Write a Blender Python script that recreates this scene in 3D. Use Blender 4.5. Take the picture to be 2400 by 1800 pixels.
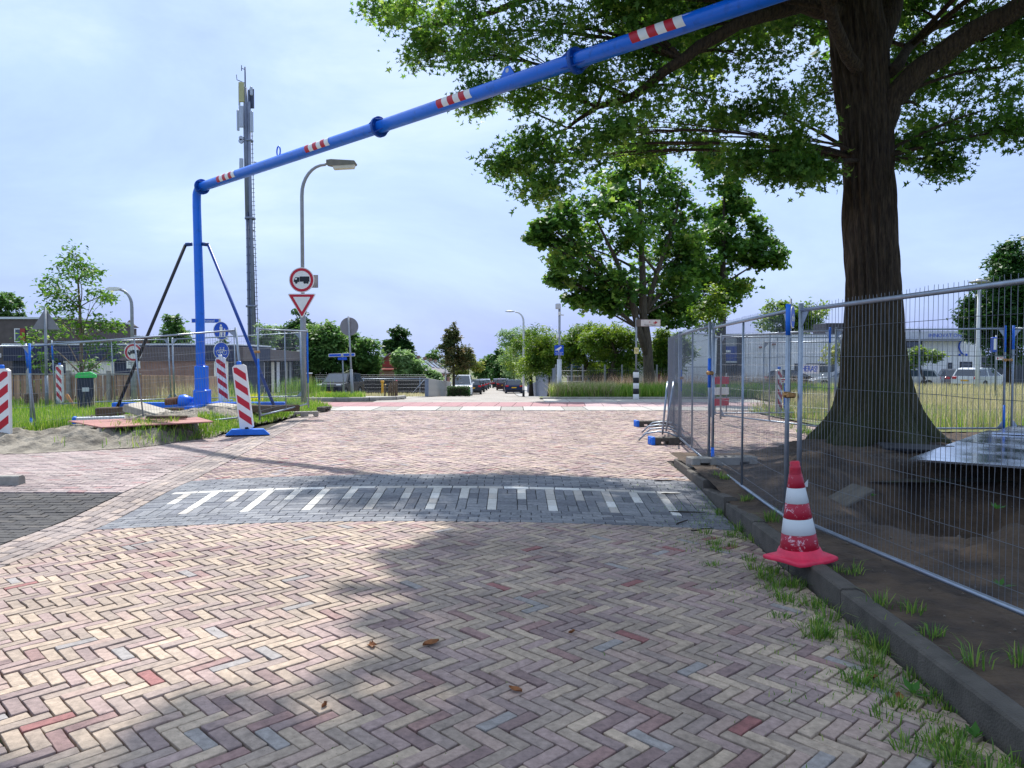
import bpy, math, random
import numpy as np
from mathutils import Vector, Matrix, Euler

random.seed(7)
np.random.seed(7)
RNG = np.random.default_rng(7)
for o in list(bpy.data.objects):
    bpy.data.objects.remove(o)
SC = bpy.context.scene
COL = SC.collection
R = math.radians

# ------------------------------------------------------------------ camera
EYE = 1.62
F = 1733.0                       # focal length in photograph pixels (2400 wide)
PITCH = math.atan(55.0 / F)      # camera looks slightly down
cam_data = bpy.data.cameras.new("camera")
cam_data.sensor_width = 36.0
cam_data.lens = F / 2400.0 * 36.0
cam_data.clip_start = 0.05
cam_data.clip_end = 4000.0
cam = bpy.data.objects.new("camera", cam_data)
COL.objects.link(cam)
cam.location = (0, 0, EYE)
cam.rotation_euler = (math.pi / 2 - PITCH, 0, 0)
SC.camera = cam

# ------------------------------------------------------------------ world and sun
SUN_EL = R(54.0)
SUN_DIR = Vector((-0.06, 1.0, 0)).normalized()      # horizontal direction towards the sun
sun_rot = math.atan2(SUN_DIR.x, SUN_DIR.y)
world = bpy.data.worlds.new("World")
SC.world = world
world.use_nodes = True
wn = world.node_tree
wn.nodes.clear()
w_out = wn.nodes.new("ShaderNodeOutputWorld")
w_bg = wn.nodes.new("ShaderNodeBackground")
w_bg.inputs["Strength"].default_value = 0.10
w_sky = wn.nodes.new("ShaderNodeTexSky")
w_sky.sky_type = 'NISHITA'
w_sky.sun_disc = False
w_sky.sun_elevation = SUN_EL
w_sky.sun_rotation = sun_rot
w_sky.air_density = 1.2
w_sky.dust_density = 2.0
w_sky.ozone_density = 2.0
w_tc = wn.nodes.new("ShaderNodeTexCoord")
w_map = wn.nodes.new("ShaderNodeMapping")
w_map.inputs["Scale"].default_value = (1.0, 1.0, 2.6)
w_no = wn.nodes.new("ShaderNodeTexNoise")
w_no.inputs["Scale"].default_value = 2.0
w_no.inputs["Detail"].default_value = 7.0
w_no.inputs["Roughness"].default_value = 0.6
w_no.inputs["Distortion"].default_value = 0.4
w_cr = wn.nodes.new("ShaderNodeValToRGB")
# veil of cloud: lavender-blue low down, white overhead, broken by noise
w_cr.color_ramp.elements[0].position = 0.26
w_cr.color_ramp.elements[0].color = (1.7, 2.4, 5.0, 1)
w_cr.color_ramp.elements[1].position = 0.95
w_cr.color_ramp.elements[1].color = (4.6, 5.4, 6.4, 1)
w_e = w_cr.color_ramp.elements.new(0.58)
w_e.color = (2.65, 3.6, 5.7, 1)
w_sep = wn.nodes.new("ShaderNodeSeparateXYZ")
w_ma = wn.nodes.new("ShaderNodeMath")
w_ma.operation = 'MULTIPLY_ADD'
w_ma.inputs[1].default_value = 0.62
w_sub = wn.nodes.new("ShaderNodeMath")
w_sub.operation = 'SUBTRACT'
w_sub.inputs[1].default_value = 0.12
w_mix = wn.nodes.new("ShaderNodeMix")
w_mix.data_type = 'RGBA'
w_mix.inputs[0].default_value = 0.85
wn.links.new(w_tc.outputs["Generated"], w_sep.inputs[0])
wn.links.new(w_sep.outputs["Z"], w_ma.inputs[0])
wn.links.new(w_tc.outputs["Generated"], w_map.inputs["Vector"])
wn.links.new(w_map.outputs["Vector"], w_no.inputs["Vector"])
wn.links.new(w_no.outputs["Fac"], w_ma.inputs[2])
wn.links.new(w_ma.outputs[0], w_sub.inputs[0])
wn.links.new(w_sub.outputs[0], w_cr.inputs["Fac"])
wn.links.new(w_cr.outputs["Color"], w_mix.inputs[7])
wn.links.new(w_sky.outputs["Color"], w_mix.inputs[6])
wn.links.new(w_mix.outputs[2], w_bg.inputs["Color"])
wn.links.new(w_bg.outputs["Background"], w_out.inputs["Surface"])

sun_data = bpy.data.lights.new("sun", 'SUN')
sun_data.energy = 2.9
sun_data.angle = R(0.9)
sun_data.color = (1.0, 0.965, 0.92)
sun = bpy.data.objects.new("sun", sun_data)
COL.objects.link(sun)
to_sun = Vector((SUN_DIR.x * math.cos(SUN_EL), SUN_DIR.y * math.cos(SUN_EL), math.sin(SUN_EL)))
sun.rotation_euler = (-to_sun).to_track_quat('-Z', 'Y').to_euler()
sun.location = (10, 20, 40)

SC.view_settings.view_transform = 'Standard'
SC.view_settings.look = 'None'
SC.view_settings.gamma = 1.0
SC.view_settings.use_curve_mapping = False
SC.view_settings.exposure = 1.05
SC.cycles.use_denoising = True
SC.cycles.max_bounces = 5
SC.cycles.transparent_max_bounces = 12
SC.render.film_transparent = False


# ------------------------------------------------------------------ helpers: places
def sm(a, b, x):
    t = np.clip((np.asarray(x, dtype=float) - a) / (b - a), 0, 1)
    return t * t * (3 - 2 * t)


def terr(X, Y):
    """Height of the lie of the land."""
    X = np.asarray(X, dtype=float)
    Y = np.asarray(Y, dtype=float)
    z = 0.12 * sm(7.2, 9.4, Y)
    yy = np.clip(Y, 29, 65) - 29
    far = np.clip(Y, 65, 260) - 65
    drop = 0.045 * yy * np.clip(yy / 6.0, 0, 1) + 0.023 * far
    z = z - drop * (1 - 0.5 * sm(3, 11, X))
    camb = np.maximum(0.05 - 0.09 * ((X + 1.0) / 3.15) ** 2, -0.04) * (1 - sm(10, 18, Y))
    z = z + camb
    z = z + 0.30 * sm(-10.5, -6.8, X) * (1 - sm(-6.7, -5.95, X)) * sm(13.3, 15.2, Y) * (1 - sm(19.5, 23.5, Y))
    return z


def tz(x, y):
    return float(terr(x, y))


_c, _s = math.cos(PITCH), math.sin(PITCH)


def ray(px, py):
    a, b = (px - 1200.0) / F, (900.0 - py) / F
    return Vector((a, _c + b * _s, -_s + b * _c))


def P(px, py, d):
    r = ray(px, py)
    k = d / r.y
    return Vector((r.x * k, d, EYE + r.z * k))


def XP(px, d):
    return P(px, 845, d).x


def ZP(py, d):
    return P(1200, py, d).z


def onterr(px, d):
    x = XP(px, d)
    return Vector((x, d, tz(x, d)))


# ------------------------------------------------------------------ helpers: materials
def S(r, g, b):
    def f(v):
        v /= 255.0
        return v / 12.92 if v <= 0.04045 else ((v + 0.055) / 1.055) ** 2.4
    return (f(r), f(g), f(b))


MATS = {}


def M(name, col, rough=0.6, metal=0.0, var=0.15, scale=6.0, bump=0.0, bscale=60.0, stretch=(1, 1, 1),
      col2=None, lo=0.42, hi=0.62, coat=0.0, spec=0.5, bdist=0.02, objvar=0.0, moss=None):
    if name in MATS:
        return MATS[name]
    m = bpy.data.materials.new(name)
    m.use_nodes = True
    nt = m.node_tree
    bs = nt.nodes["Principled BSDF"]
    bs.inputs["Roughness"].default_value = rough
    bs.inputs["Metallic"].default_value = metal
    bs.inputs["Coat Weight"].default_value = coat
    bs.inputs["Specular IOR Level"].default_value = spec
    tc = nt.nodes.new("ShaderNodeTexCoord")
    mp = nt.nodes.new("ShaderNodeMapping")
    mp.inputs["Scale"].default_value = stretch
    nt.links.new(tc.outputs["Object"], mp.inputs["Vector"])
    no = nt.nodes.new("ShaderNodeTexNoise")
    no.inputs["Scale"].default_value = scale
    no.inputs["Detail"].default_value = 6
    no.inputs["Roughness"].default_value = 0.6
    nt.links.new(mp.outputs["Vector"], no.inputs["Vector"])
    cr = nt.nodes.new("ShaderNodeValToRGB")
    if col2 is None:
        c1 = tuple(max(0, c * (1 - var)) for c in col)
        c2 = tuple(min(1, c * (1 + var)) for c in col)
        cr.color_ramp.elements[0].position = 0.3
        cr.color_ramp.elements[1].position = 0.7
    else:
        c1, c2 = col, col2
        cr.color_ramp.elements[0].position = lo
        cr.color_ramp.elements[1].position = hi
    cr.color_ramp.elements[0].color = (*c1, 1)
    cr.color_ramp.elements[1].color = (*c2, 1)
    nt.links.new(no.outputs["Fac"], cr.inputs["Fac"])
    last = cr.outputs["Color"]
    if objvar > 0:                      # pieces of one kind differ a little in tone
        oi = nt.nodes.new("ShaderNodeObjectInfo")
        om = nt.nodes.new("ShaderNodeMapRange")
        om.inputs[3].default_value = 1 - objvar
        om.inputs[4].default_value = 1 + objvar
        nt.links.new(oi.outputs["Random"], om.inputs[0])
        ox = nt.nodes.new("ShaderNodeMix")
        ox.data_type = 'RGBA'
        ox.blend_type = 'MULTIPLY'
        ox.inputs[0].default_value = 1
        nt.links.new(last, ox.inputs[6])
        nt.links.new(om.outputs[0], ox.inputs[7])
        last = ox.outputs[2]
    if moss is not None:                # moss climbing from the foot
        sz = nt.nodes.new("ShaderNodeSeparateXYZ")
        nt.links.new(tc.outputs["Object"], sz.inputs[0])
        hz_ = nt.nodes.new("ShaderNodeMapRange")
        hz_.inputs[1].default_value = 0.0
        hz_.inputs[2].default_value = 2.6
        hz_.inputs[3].default_value = 0.62
        hz_.inputs[4].default_value = 0.0
        nt.links.new(sz.outputs["Z"], hz_.inputs[0])
        nm = nt.nodes.new("ShaderNodeTexNoise")
        nm.inputs["Scale"].default_value = 2.4
        nm.inputs["Detail"].default_value = 7
        nt.links.new(tc.outputs["Object"], nm.inputs["Vector"])
        mm = nt.nodes.new("ShaderNodeMath")
        mm.operation = 'MULTIPLY'
        nt.links.new(hz_.outputs[0], mm.inputs[0])
        nt.links.new(nm.outputs["Fac"], mm.inputs[1])
        mxm = nt.nodes.new("ShaderNodeMix")
        mxm.data_type = 'RGBA'
        nt.links.new(mm.outputs[0], mxm.inputs[0])
        nt.links.new(last, mxm.inputs[6])
        mxm.inputs[7].default_value = (*moss, 1)
        mm.use_clamp = True
        mg = nt.nodes.new("ShaderNodeMath")
        mg.operation = 'MULTIPLY'
        mg.inputs[1].default_value = 2.6
        mg.use_clamp = True
        nt.links.new(mm.outputs[0], mg.inputs[0])
        nt.links.new(mg.outputs[0], mxm.inputs[0])
        last = mxm.outputs[2]
    nt.links.new(last, bs.inputs["Base Color"])
    if bump > 0:
        n2 = nt.nodes.new("ShaderNodeTexNoise")
        n2.inputs["Scale"].default_value = bscale
        n2.inputs["Detail"].default_value = 5
        nt.links.new(mp.outputs["Vector"], n2.inputs["Vector"])
        bp = nt.nodes.new("ShaderNodeBump")
        bp.inputs["Strength"].default_value = bump
        bp.inputs["Distance"].default_value = bdist
        nt.links.new(n2.outputs["Fac"], bp.inputs["Height"])
        nt.links.new(bp.outputs["Normal"], bs.inputs["Normal"])
    MATS[name] = m
    return m


def ramp_stops(cr, stops, interp='CONSTANT'):
    cr.interpolation = interp
    while len(cr.elements) > 1:
        cr.elements.remove(cr.elements[-1])
    cr.elements[0].position = stops[0][0]
    cr.elements[0].color = (*stops[0][1], 1)
    for p, c in stops[1:]:
        e = cr.elements.new(p)
        e.color = (*c, 1)


def paver_mat(name, stops, use_object, rough=0.75, mottle=0.28, bump=0.45, bscale=70, grime=None):
    """Pavers: one colour per paver (attribute or per-object random), grain and wear on top."""
    m = bpy.data.materials.new(name)
    m.use_nodes = True
    nt = m.node_tree
    bs = nt.nodes["Principled BSDF"]
    bs.inputs["Roughness"].default_value = rough
    bs.inputs["Specular IOR Level"].default_value = 0.35
    if use_object:
        src = nt.nodes.new("ShaderNodeObjectInfo").outputs["Random"]
    else:
        a = nt.nodes.new("ShaderNodeAttribute")
        a.attribute_name = "rnd"
        src = a.outputs["Fac"]
    cr = nt.nodes.new("ShaderNodeValToRGB")
    ramp_stops(cr.color_ramp, stops)
    nt.links.new(src, cr.inputs["Fac"])
    ge = nt.nodes.new("ShaderNodeNewGeometry")
    no = nt.nodes.new("ShaderNodeTexNoise")
    no.inputs["Scale"].default_value = 26
    no.inputs["Detail"].default_value = 6
    no.inputs["Roughness"].default_value = 0.65
    nt.links.new(ge.outputs["Position"], no.inputs["Vector"])
    mr = nt.nodes.new("ShaderNodeMapRange")
    mr.inputs[1].default_value = 0.3
    mr.inputs[2].default_value = 0.7
    mr.inputs[3].default_value = 1 - mottle
    mr.inputs[4].default_value = 1 + mottle
    nt.links.new(no.outputs["Fac"], mr.inputs[0])
    mu = nt.nodes.new("ShaderNodeMix")
    mu.data_type = 'RGBA'
    mu.blend_type = 'MULTIPLY'
    mu.inputs[0].default_value = 1
    nt.links.new(cr.outputs["Color"], mu.inputs[6])
    nt.links.new(mr.outputs[0], mu.inputs[7])
    last = mu.outputs[2]
    # broad stains over many pavers
    n3 = nt.nodes.new("ShaderNodeTexNoise")
    n3.inputs["Scale"].default_value = 0.9
    n3.inputs["Detail"].default_value = 5
    nt.links.new(ge.outputs["Position"], n3.inputs["Vector"])
    m3 = nt.nodes.new("ShaderNodeMapRange")
    m3.inputs[1].default_value = 0.35
    m3.inputs[2].default_value = 0.68
    m3.inputs[3].default_value = 0.80
    m3.inputs[4].default_value = 1.12
    nt.links.new(n3.outputs["Fac"], m3.inputs[0])
    mu2 = nt.nodes.new("ShaderNodeMix")
    mu2.data_type = 'RGBA'
    mu2.blend_type = 'MULTIPLY'
    mu2.inputs[0].default_value = 1
    nt.links.new(last, mu2.inputs[6])
    nt.links.new(m3.outputs[0], mu2.inputs[7])
    # dark specks and pits
    n4 = nt.nodes.new("ShaderNodeTexNoise")
    n4.inputs["Scale"].default_value = 95
    n4.inputs["Detail"].default_value = 3
    nt.links.new(ge.outputs["Position"], n4.inputs["Vector"])
    m4 = nt.nodes.new("ShaderNodeMapRange")
    m4.inputs[1].default_value = 0.66
    m4.inputs[2].default_value = 0.74
    m4.inputs[3].default_value = 1.0
    m4.inputs[4].default_value = 0.55
    nt.links.new(n4.outputs["Fac"], m4.inputs[0])
    mu3 = nt.nodes.new("ShaderNodeMix")
    mu3.data_type = 'RGBA'
    mu3.blend_type = 'MULTIPLY'
    mu3.inputs[0].default_value = 1
    nt.links.new(mu2.outputs[2], mu3.inputs[6])
    nt.links.new(m4.outputs[0], mu3.inputs[7])
    nt.links.new(mu3.outputs[2], bs.inputs["Base Color"])
    n2 = nt.nodes.new("ShaderNodeTexNoise")
    n2.inputs["Scale"].default_value = bscale
    n2.inputs["Detail"].default_value = 4
    nt.links.new(ge.outputs["Position"], n2.inputs["Vector"])
    bp = nt.nodes.new("ShaderNodeBump")
    bp.inputs["Strength"].default_value = bump
    bp.inputs["Distance"].default_value = 0.006
    nt.links.new(n2.outputs["Fac"], bp.inputs["Height"])
    nt.links.new(bp.outputs["Normal"], bs.inputs["Normal"])
    return m


def leaf_mat(name, stops, trans=0.35, rough=0.5):
    m = bpy.data.materials.new(name)
    m.use_nodes = True
    nt = m.node_tree
    bs = nt.nodes["Principled BSDF"]
    bs.inputs["Roughness"].default_value = rough
    bs.inputs["Specular IOR Level"].default_value = 0.3
    a = nt.nodes.new("ShaderNodeAttribute")
    a.attribute_name = "rnd"
    cr = nt.nodes.new("ShaderNodeValToRGB")
    ramp_stops(cr.color_ramp, stops, 'LINEAR')
    nt.links.new(a.outputs["Fac"], cr.inputs["Fac"])
    nt.links.new(cr.outputs["Color"], bs.inputs["Base Color"])
    tr = nt.nodes.new("ShaderNodeBsdfTranslucent")
    hs = nt.nodes.new("ShaderNodeHueSaturation")
    hs.inputs["Hue"].default_value = 0.485
    hs.inputs["Saturation"].default_value = 1.1
    hs.inputs["Value"].default_value = 1.5
    nt.links.new(cr.outputs["Color"], hs.inputs["Color"])
    nt.links.new(hs.outputs["Color"], tr.inputs["Color"])
    mx = nt.nodes.new("ShaderNodeMixShader")
    mx.inputs[0].default_value = trans
    nt.links.new(bs.outputs[0], mx.inputs[1])
    nt.links.new(tr.outputs[0], mx.inputs[2])
    nt.links.new(mx.outputs[0], nt.nodes["Material Output"].inputs["Surface"])
    return m


# ------------------------------------------------------------------ helpers: meshes
class MB:
    def __init__(self):
        self.v = []
        self.f = []
        self.smooth = []

    def add(self, verts, faces, smooth=False):
        b = len(self.v)
        self.v.extend([tuple(p) for p in verts])
        for f in faces:
            self.f.append([i + b for i in f])
            self.smooth.append(smooth)
        return self

    def box(self, c, s, rot=None, taper=1.0):
        hx, hy, hz = s[0] / 2, s[1] / 2, s[2] / 2
        vs = []
        for z in (-1, 1):
            k = taper if z > 0 else 1.0
            for x, y in ((-1, -1), (1, -1), (1, 1), (-1, 1)):
                vs.append(Vector((x * hx * k, y * hy * k, z * hz)))
        if rot is not None:
            mtx = rot.to_matrix() if isinstance(rot, Euler) else rot
            vs = [mtx @ v for v in vs]
        vs = [v + Vector(c) for v in vs]
        return self.add(vs, [(3, 2, 1, 0), (4, 5, 6, 7), (0, 1, 5, 4), (1, 2, 6, 5), (2, 3, 7, 6), (3, 0, 4, 7)])

    def bbox(self, c, s, b=0.01, rot=None):
        """box with chamfered edges"""
        hx, hy, hz = s[0] / 2, s[1] / 2, s[2] / 2
        b = min(b, hx * .49, hy * .49, hz * .49)
        lay = [(-hz, b), (-hz + b, 0), (hz - b, 0), (hz, b)]
        vs = []
        for z, i in lay:
            X, Y = hx - i, hy - i
            vs += [Vector(p) for p in ((-X + b, -Y, z), (X - b, -Y, z), (X, -Y + b, z), (X, Y - b, z), (X - b, Y, z), (-X + b, Y, z), (-X, Y - b, z), (-X, -Y + b, z))]
        if rot is not None:
            mtx = rot.to_matrix() if isinstance(rot, Euler) else rot
            vs = [mtx @ v for v in vs]
        vs = [v + Vector(c) for v in vs]
        fs = [tuple(range(7, -1, -1)), tuple(range(24, 32))]
        for k in range(3):
            for i in range(8):
                j = (i + 1) % 8
                fs.append((k * 8 + i, k * 8 + j, k * 8 + 8 + j, k * 8 + 8 + i))
        return self.add(vs, fs)

    def tube(self, pts, rad, n=8, caps=True, closed=False):
        pts = [Vector(p) for p in pts]
        k = len(pts)
        if not hasattr(rad, '__len__'):
            rad = [rad] * k
        vs = []
        up = None
        for i, p in enumerate(pts):
            if closed:
                t = pts[(i + 1) % k] - pts[i - 1]
            else:
                t = pts[min(i + 1, k - 1)] - pts[max(i - 1, 0)]
            if t.length < 1e-9:
                t = Vector((0, 0, 1))
            t.normalize()
            if up is None:
                up = Vector((0, 0, 1)) if abs(t.z) < 0.9 else Vector((1, 0, 0))
            a = t.cross(up)
            if a.length < 1e-4:
                a = t.cross(Vector((0.3, 1, 0.2)))
            a.normalize()
            b = a.cross(t).normalized()
            up = b
            for j in range(n):
                an = 2 * math.pi * j / n
                vs.append(p + (a * math.cos(an) - b * math.sin(an)) * rad[i])
        fs = []
        for i in range(k if closed else k - 1):
            i2 = (i + 1) % k
            for j in range(n):
                j2 = (j + 1) % n
                fs.append((i * n + j, i * n + j2, i2 * n + j2, i2 * n + j))
        self.add(vs, fs, n > 5)
        if caps and not closed:
            b0 = len(self.v) - k * n
            self.f.append([b0 + j for j in range(n)][::-1])
            self.smooth.append(False)
            self.f.append([b0 + (k - 1) * n + j for j in range(n)])
            self.smooth.append(False)
        return self

    def cyl(self, p0, p1, r0, r1=None, n=12):
        return self.tube([p0, p1], [r0, r0 if r1 is None else r1], n)

    def lathe(self, prof, c=(0, 0, 0), n=24, smooth=True):
        vs, fs = [], []
        for r, z in prof:
            for j in range(n):
                an = 2 * math.pi * j / n
                vs.append((c[0] + r * math.cos(an), c[1] + r * math.sin(an), c[2] + z))
        for i in range(len(prof) - 1):
            for j in range(n):
                j2 = (j + 1) % n
                fs.append((i * n + j, i * n + j2, (i + 1) * n + j2, (i + 1) * n + j))
        self.add(vs, fs, smooth)
        b0 = len(self.v) - len(vs)
        self.f.append([b0 + j for j in range(n)][::-1])
        self.smooth.append(False)
        self.f.append([b0 + (len(prof) - 1) * n + j for j in range(n)])
        self.smooth.append(False)
        return self

    def prism(self, poly, y0, y1, mtx=None):
        """poly in the local x-z plane, extruded along y"""
        k = len(poly)
        vs = [Vector((p[0], y0, p[1])) for p in poly] + [Vector((p[0], y1, p[1])) for p in poly]
        if mtx is not None:
            vs = [mtx @ v for v in vs]
        fs = [tuple(range(k)), tuple(range(2 * k - 1, k - 1, -1))]
        for i in range(k):
            j = (i + 1) % k
            fs.append((j, i, i + k, j + k))
        return self.add(vs, fs)

    def build(self, name, mat, parent=None, loc=None):
        me = bpy.data.meshes.new(name)
        me.from_pydata(self.v, [], self.f)
        me.polygons.foreach_set("use_smooth", self.smooth)
        me.update()
        if mat is not None:
            me.materials.append(mat)
        return link(name, me, parent, loc)


def link(name, me, parent=None, loc=None):
    o = bpy.data.objects.new(name, me)
    COL.objects.link(o)
    if parent is not None:
        o.parent = parent
    if loc is not None:
        o.location = loc
    return o


def tag(o, label=None, cat=None, group=None, kind=None):
    if label:
        o["label"] = label
    if cat:
        o["category"] = cat
    if group:
        o["group"] = group
    if kind:
        o["kind"] = kind
    return o


def thing(name, label, cat, loc=(0, 0, 0), rz=0.0, group=None):
    o = bpy.data.objects.new(name, None)
    o.empty_display_size = 0.2
    COL.objects.link(o)
    o.location = loc
    o.rotation_euler = (0, 0, rz)
    return tag(o, label, cat, group)


def struct(o):
    o["kind"] = "structure"
    return o


def np_mesh(name, V, F4, mat, parent=None, rnd=None, loc=None, smooth=False):
    """V (N,3); F4 (M,k) faces of equal size; rnd per-vertex float attribute."""
    me = bpy.data.meshes.new(name)
    V = np.asarray(V, dtype=np.float32)
    F4 = np.asarray(F4, dtype=np.int32)
    me.vertices.add(len(V))
    me.vertices.foreach_set("co", V.ravel())
    m, k = F4.shape
    me.loops.add(m * k)
    me.loops.foreach_set("vertex_index", F4.ravel())
    me.polygons.add(m)
    me.polygons.foreach_set("loop_start", np.arange(m, dtype=np.int32) * k)
    me.polygons.foreach_set("loop_total", np.full(m, k, dtype=np.int32))
    if smooth:
        me.polygons.foreach_set("use_smooth", np.ones(m, dtype=bool))
    me.update(calc_edges=True)
    if rnd is not None:
        at = me.attributes.new("rnd", 'FLOAT', 'POINT')
        at.data.foreach_set("value", np.asarray(rnd, dtype=np.float32))
    if mat is not None:
        me.materials.append(mat)
    return link(name, me, parent, loc)


def text_part(name, body, size, mat, parent, loc, rot, align='CENTER', depth=0.002, sx=1.0):
    cu = bpy.data.curves.new(name, 'FONT')
    cu.body = body
    cu.size = size
    cu.align_x = align
    cu.align_y = 'CENTER'
    cu.extrude = depth
    cu.resolution_u = 3
    t = bpy.data.objects.new(name + "_tmp", cu)
    COL.objects.link(t)
    dg = bpy.context.evaluated_depsgraph_get()
    me = bpy.data.meshes.new_from_object(t.evaluated_get(dg))
    bpy.data.objects.remove(t)
    bpy.data.curves.remove(cu)
    me.materials.clear()
    me.materials.append(mat)
    o = link(name, me, parent, loc)
    o.rotation_euler = rot
    o.scale = (sx, 1, 1)
    return o


FACE_CAM = (math.pi / 2, 0, 0)      # text standing upright, read from -y


def sheet(name, x0, x1, y0, y1, nx, ny, dz, mat, inside=None, extra=None):
    xs = np.linspace(x0, x1, nx)
    ys = np.linspace(y0, y1, ny)
    X, Y = np.meshgrid(xs, ys)
    Z = terr(X, Y) + dz
    if extra is not None:
        Z = Z + extra(X, Y)
    V = np.stack([X.ravel(), Y.ravel(), Z.ravel()], 1)
    idx = np.arange(nx * ny).reshape(ny, nx)
    Fq = np.stack([idx[:-1, :-1].ravel(), idx[:-1, 1:].ravel(), idx[1:, 1:].ravel(), idx[1:, :-1].ravel()], 1)
    if inside is not None:
        cx = V[Fq].mean(1)
        Fq = Fq[inside(cx[:, 0], cx[:, 1])]
    return struct(np_mesh(name, V, Fq, mat, smooth=True))


def strip_sheet(name, left, right, dz, mat, n=8):
    """sheet between two polylines of (x,y) with equal counts"""
    V, Fq = [], []
    for (a, b) in zip(left, right):
        for i in range(n + 1):
            t = i / n
            x, y = a[0] + (b[0] - a[0]) * t, a[1] + (b[1] - a[1]) * t
            V.append((x, y, tz(x, y) + dz))
    for r in range(len(left) - 1):
        for i in range(n):
            k = r * (n + 1) + i
            Fq.append((k, k + 1, k + n + 2, k + n + 1))
    return struct(np_mesh(name, V, Fq, mat, smooth=True))

# ================================================================== GROUND
m_ground = M("soil_and_turf", S(96, 92, 62), 0.95, var=0.3, scale=1.2, bump=0.6, bscale=30, col2=S(88, 104, 58))
gx = np.concatenate([np.linspace(-450, -34, 40), np.linspace(-33, 33, 133), np.linspace(34, 450, 40)])
gy = np.concatenate([np.linspace(-60, -2, 12), np.linspace(-1, 45, 93), np.linspace(47, 120, 30), np.linspace(125, 900, 40)])
GX, GY = np.meshgrid(gx, gy)
gi = np.arange(GX.size).reshape(GX.shape)
hole = (GX[:-1, :-1] > 2.4) & (GX[:-1, :-1] < 7.9) & (GY[:-1, :-1] > 4.4) & (GY[:-1, :-1] < 10.4)      # the dug pit
gq = np.stack([gi[:-1, :-1], gi[:-1, 1:], gi[1:, 1:], gi[1:, :-1]], -1)[~hole]
struct(np_mesh("ground", np.stack([GX.ravel(), GY.ravel(), terr(GX, GY).ravel() - 0.12], 1), gq, m_ground, smooth=True))

m_joint = M("joint_sand_moss", S(58, 51, 43), 0.95, scale=5, bump=0.5, bscale=120, col2=S(56, 68, 32), lo=0.50, hi=0.66)


def kx(y):
    return 1.98 + 0.035 * y


def clip_poly(poly, planes):
    for (a, b, c) in planes:            # keep a*x + b*y + c >= 0
        out = []
        k = len(poly)
        for i in range(k):
            p, q = poly[i], poly[(i + 1) % k]
            dp, dq = a * p[0] + b * p[1] + c, a * q[0] + b * q[1] + c
            if dp >= 0:
                out.append(p)
            if (dp >= 0) != (dq >= 0):
                t = dp / (dp - dq)
                out.append((p[0] + (q[0] - p[0]) * t, p[1] + (q[1] - p[1]) * t))
        poly = out
        if len(poly) < 3:
            return []
    return poly


def area(poly):
    return abs(sum(poly[i][0] * poly[(i + 1) % len(poly)][1] - poly[(i + 1) % len(poly)][0] * poly[i][1] for i in range(len(poly)))) / 2


def brick_verts(outline, bev, depth, zfun, dz=0.0, tilt=(0, 0)):
    """three rings (skirt, shoulder, top) for a paver outline; returns verts and faces"""
    k = len(outline)
    cx = sum(p[0] for p in outline) / k
    cy = sum(p[1] for p in outline) / k
    vs = []
    for ring in range(3):
        for p in outline:
            x, y = p
            if ring == 2:
                dx, dy = cx - x, cy - y
                L = math.hypot(dx, dy) + 1e-9
                s = min(bev * 0.9, L * .4) / L
                x, y = x + dx * s, y + dy * s
            z = zfun(x, y) + dz + tilt[0] * (x - cx) + tilt[1] * (y - cy)
            z += (-depth, -bev * 0.9, 0.0)[ring]
            vs.append((x, y, z))
    fs = []
    for r in range(2):
        for i in range(k):
            j = (i + 1) % k
            fs.append((r * k + i, r * k + j, (r + 1) * k + j, (r + 1) * k + i))
    fs.append(tuple(range(2 * k, 3 * k)))
    return vs, fs


def refine(outline, rng, jit, chip):
    """extra points along the edges, worn and chipped"""
    out = []
    k = len(outline)
    cx = sum(p[0] for p in outline) / k
    cy = sum(p[1] for p in outline) / k
    for i in range(k):
        p, q = outline[i], outline[(i + 1) % k]
        L = math.hypot(q[0] - p[0], q[1] - p[1])
        ts = (0.022, 0.5, 0.978) if L > 0.12 else (0.06, 0.94)
        for t in ts:
            x, y = p[0] + (q[0] - p[0]) * t, p[1] + (q[1] - p[1]) * t
            dx, dy = cx - x, cy - y
            D = math.hypot(dx, dy) + 1e-9
            inn = abs(rng.normal(0, jit)) + (chip if rng.random() < 0.04 else 0)
            out.append((x + dx / D * inn, y + dy / D * inn))
    return out


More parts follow.
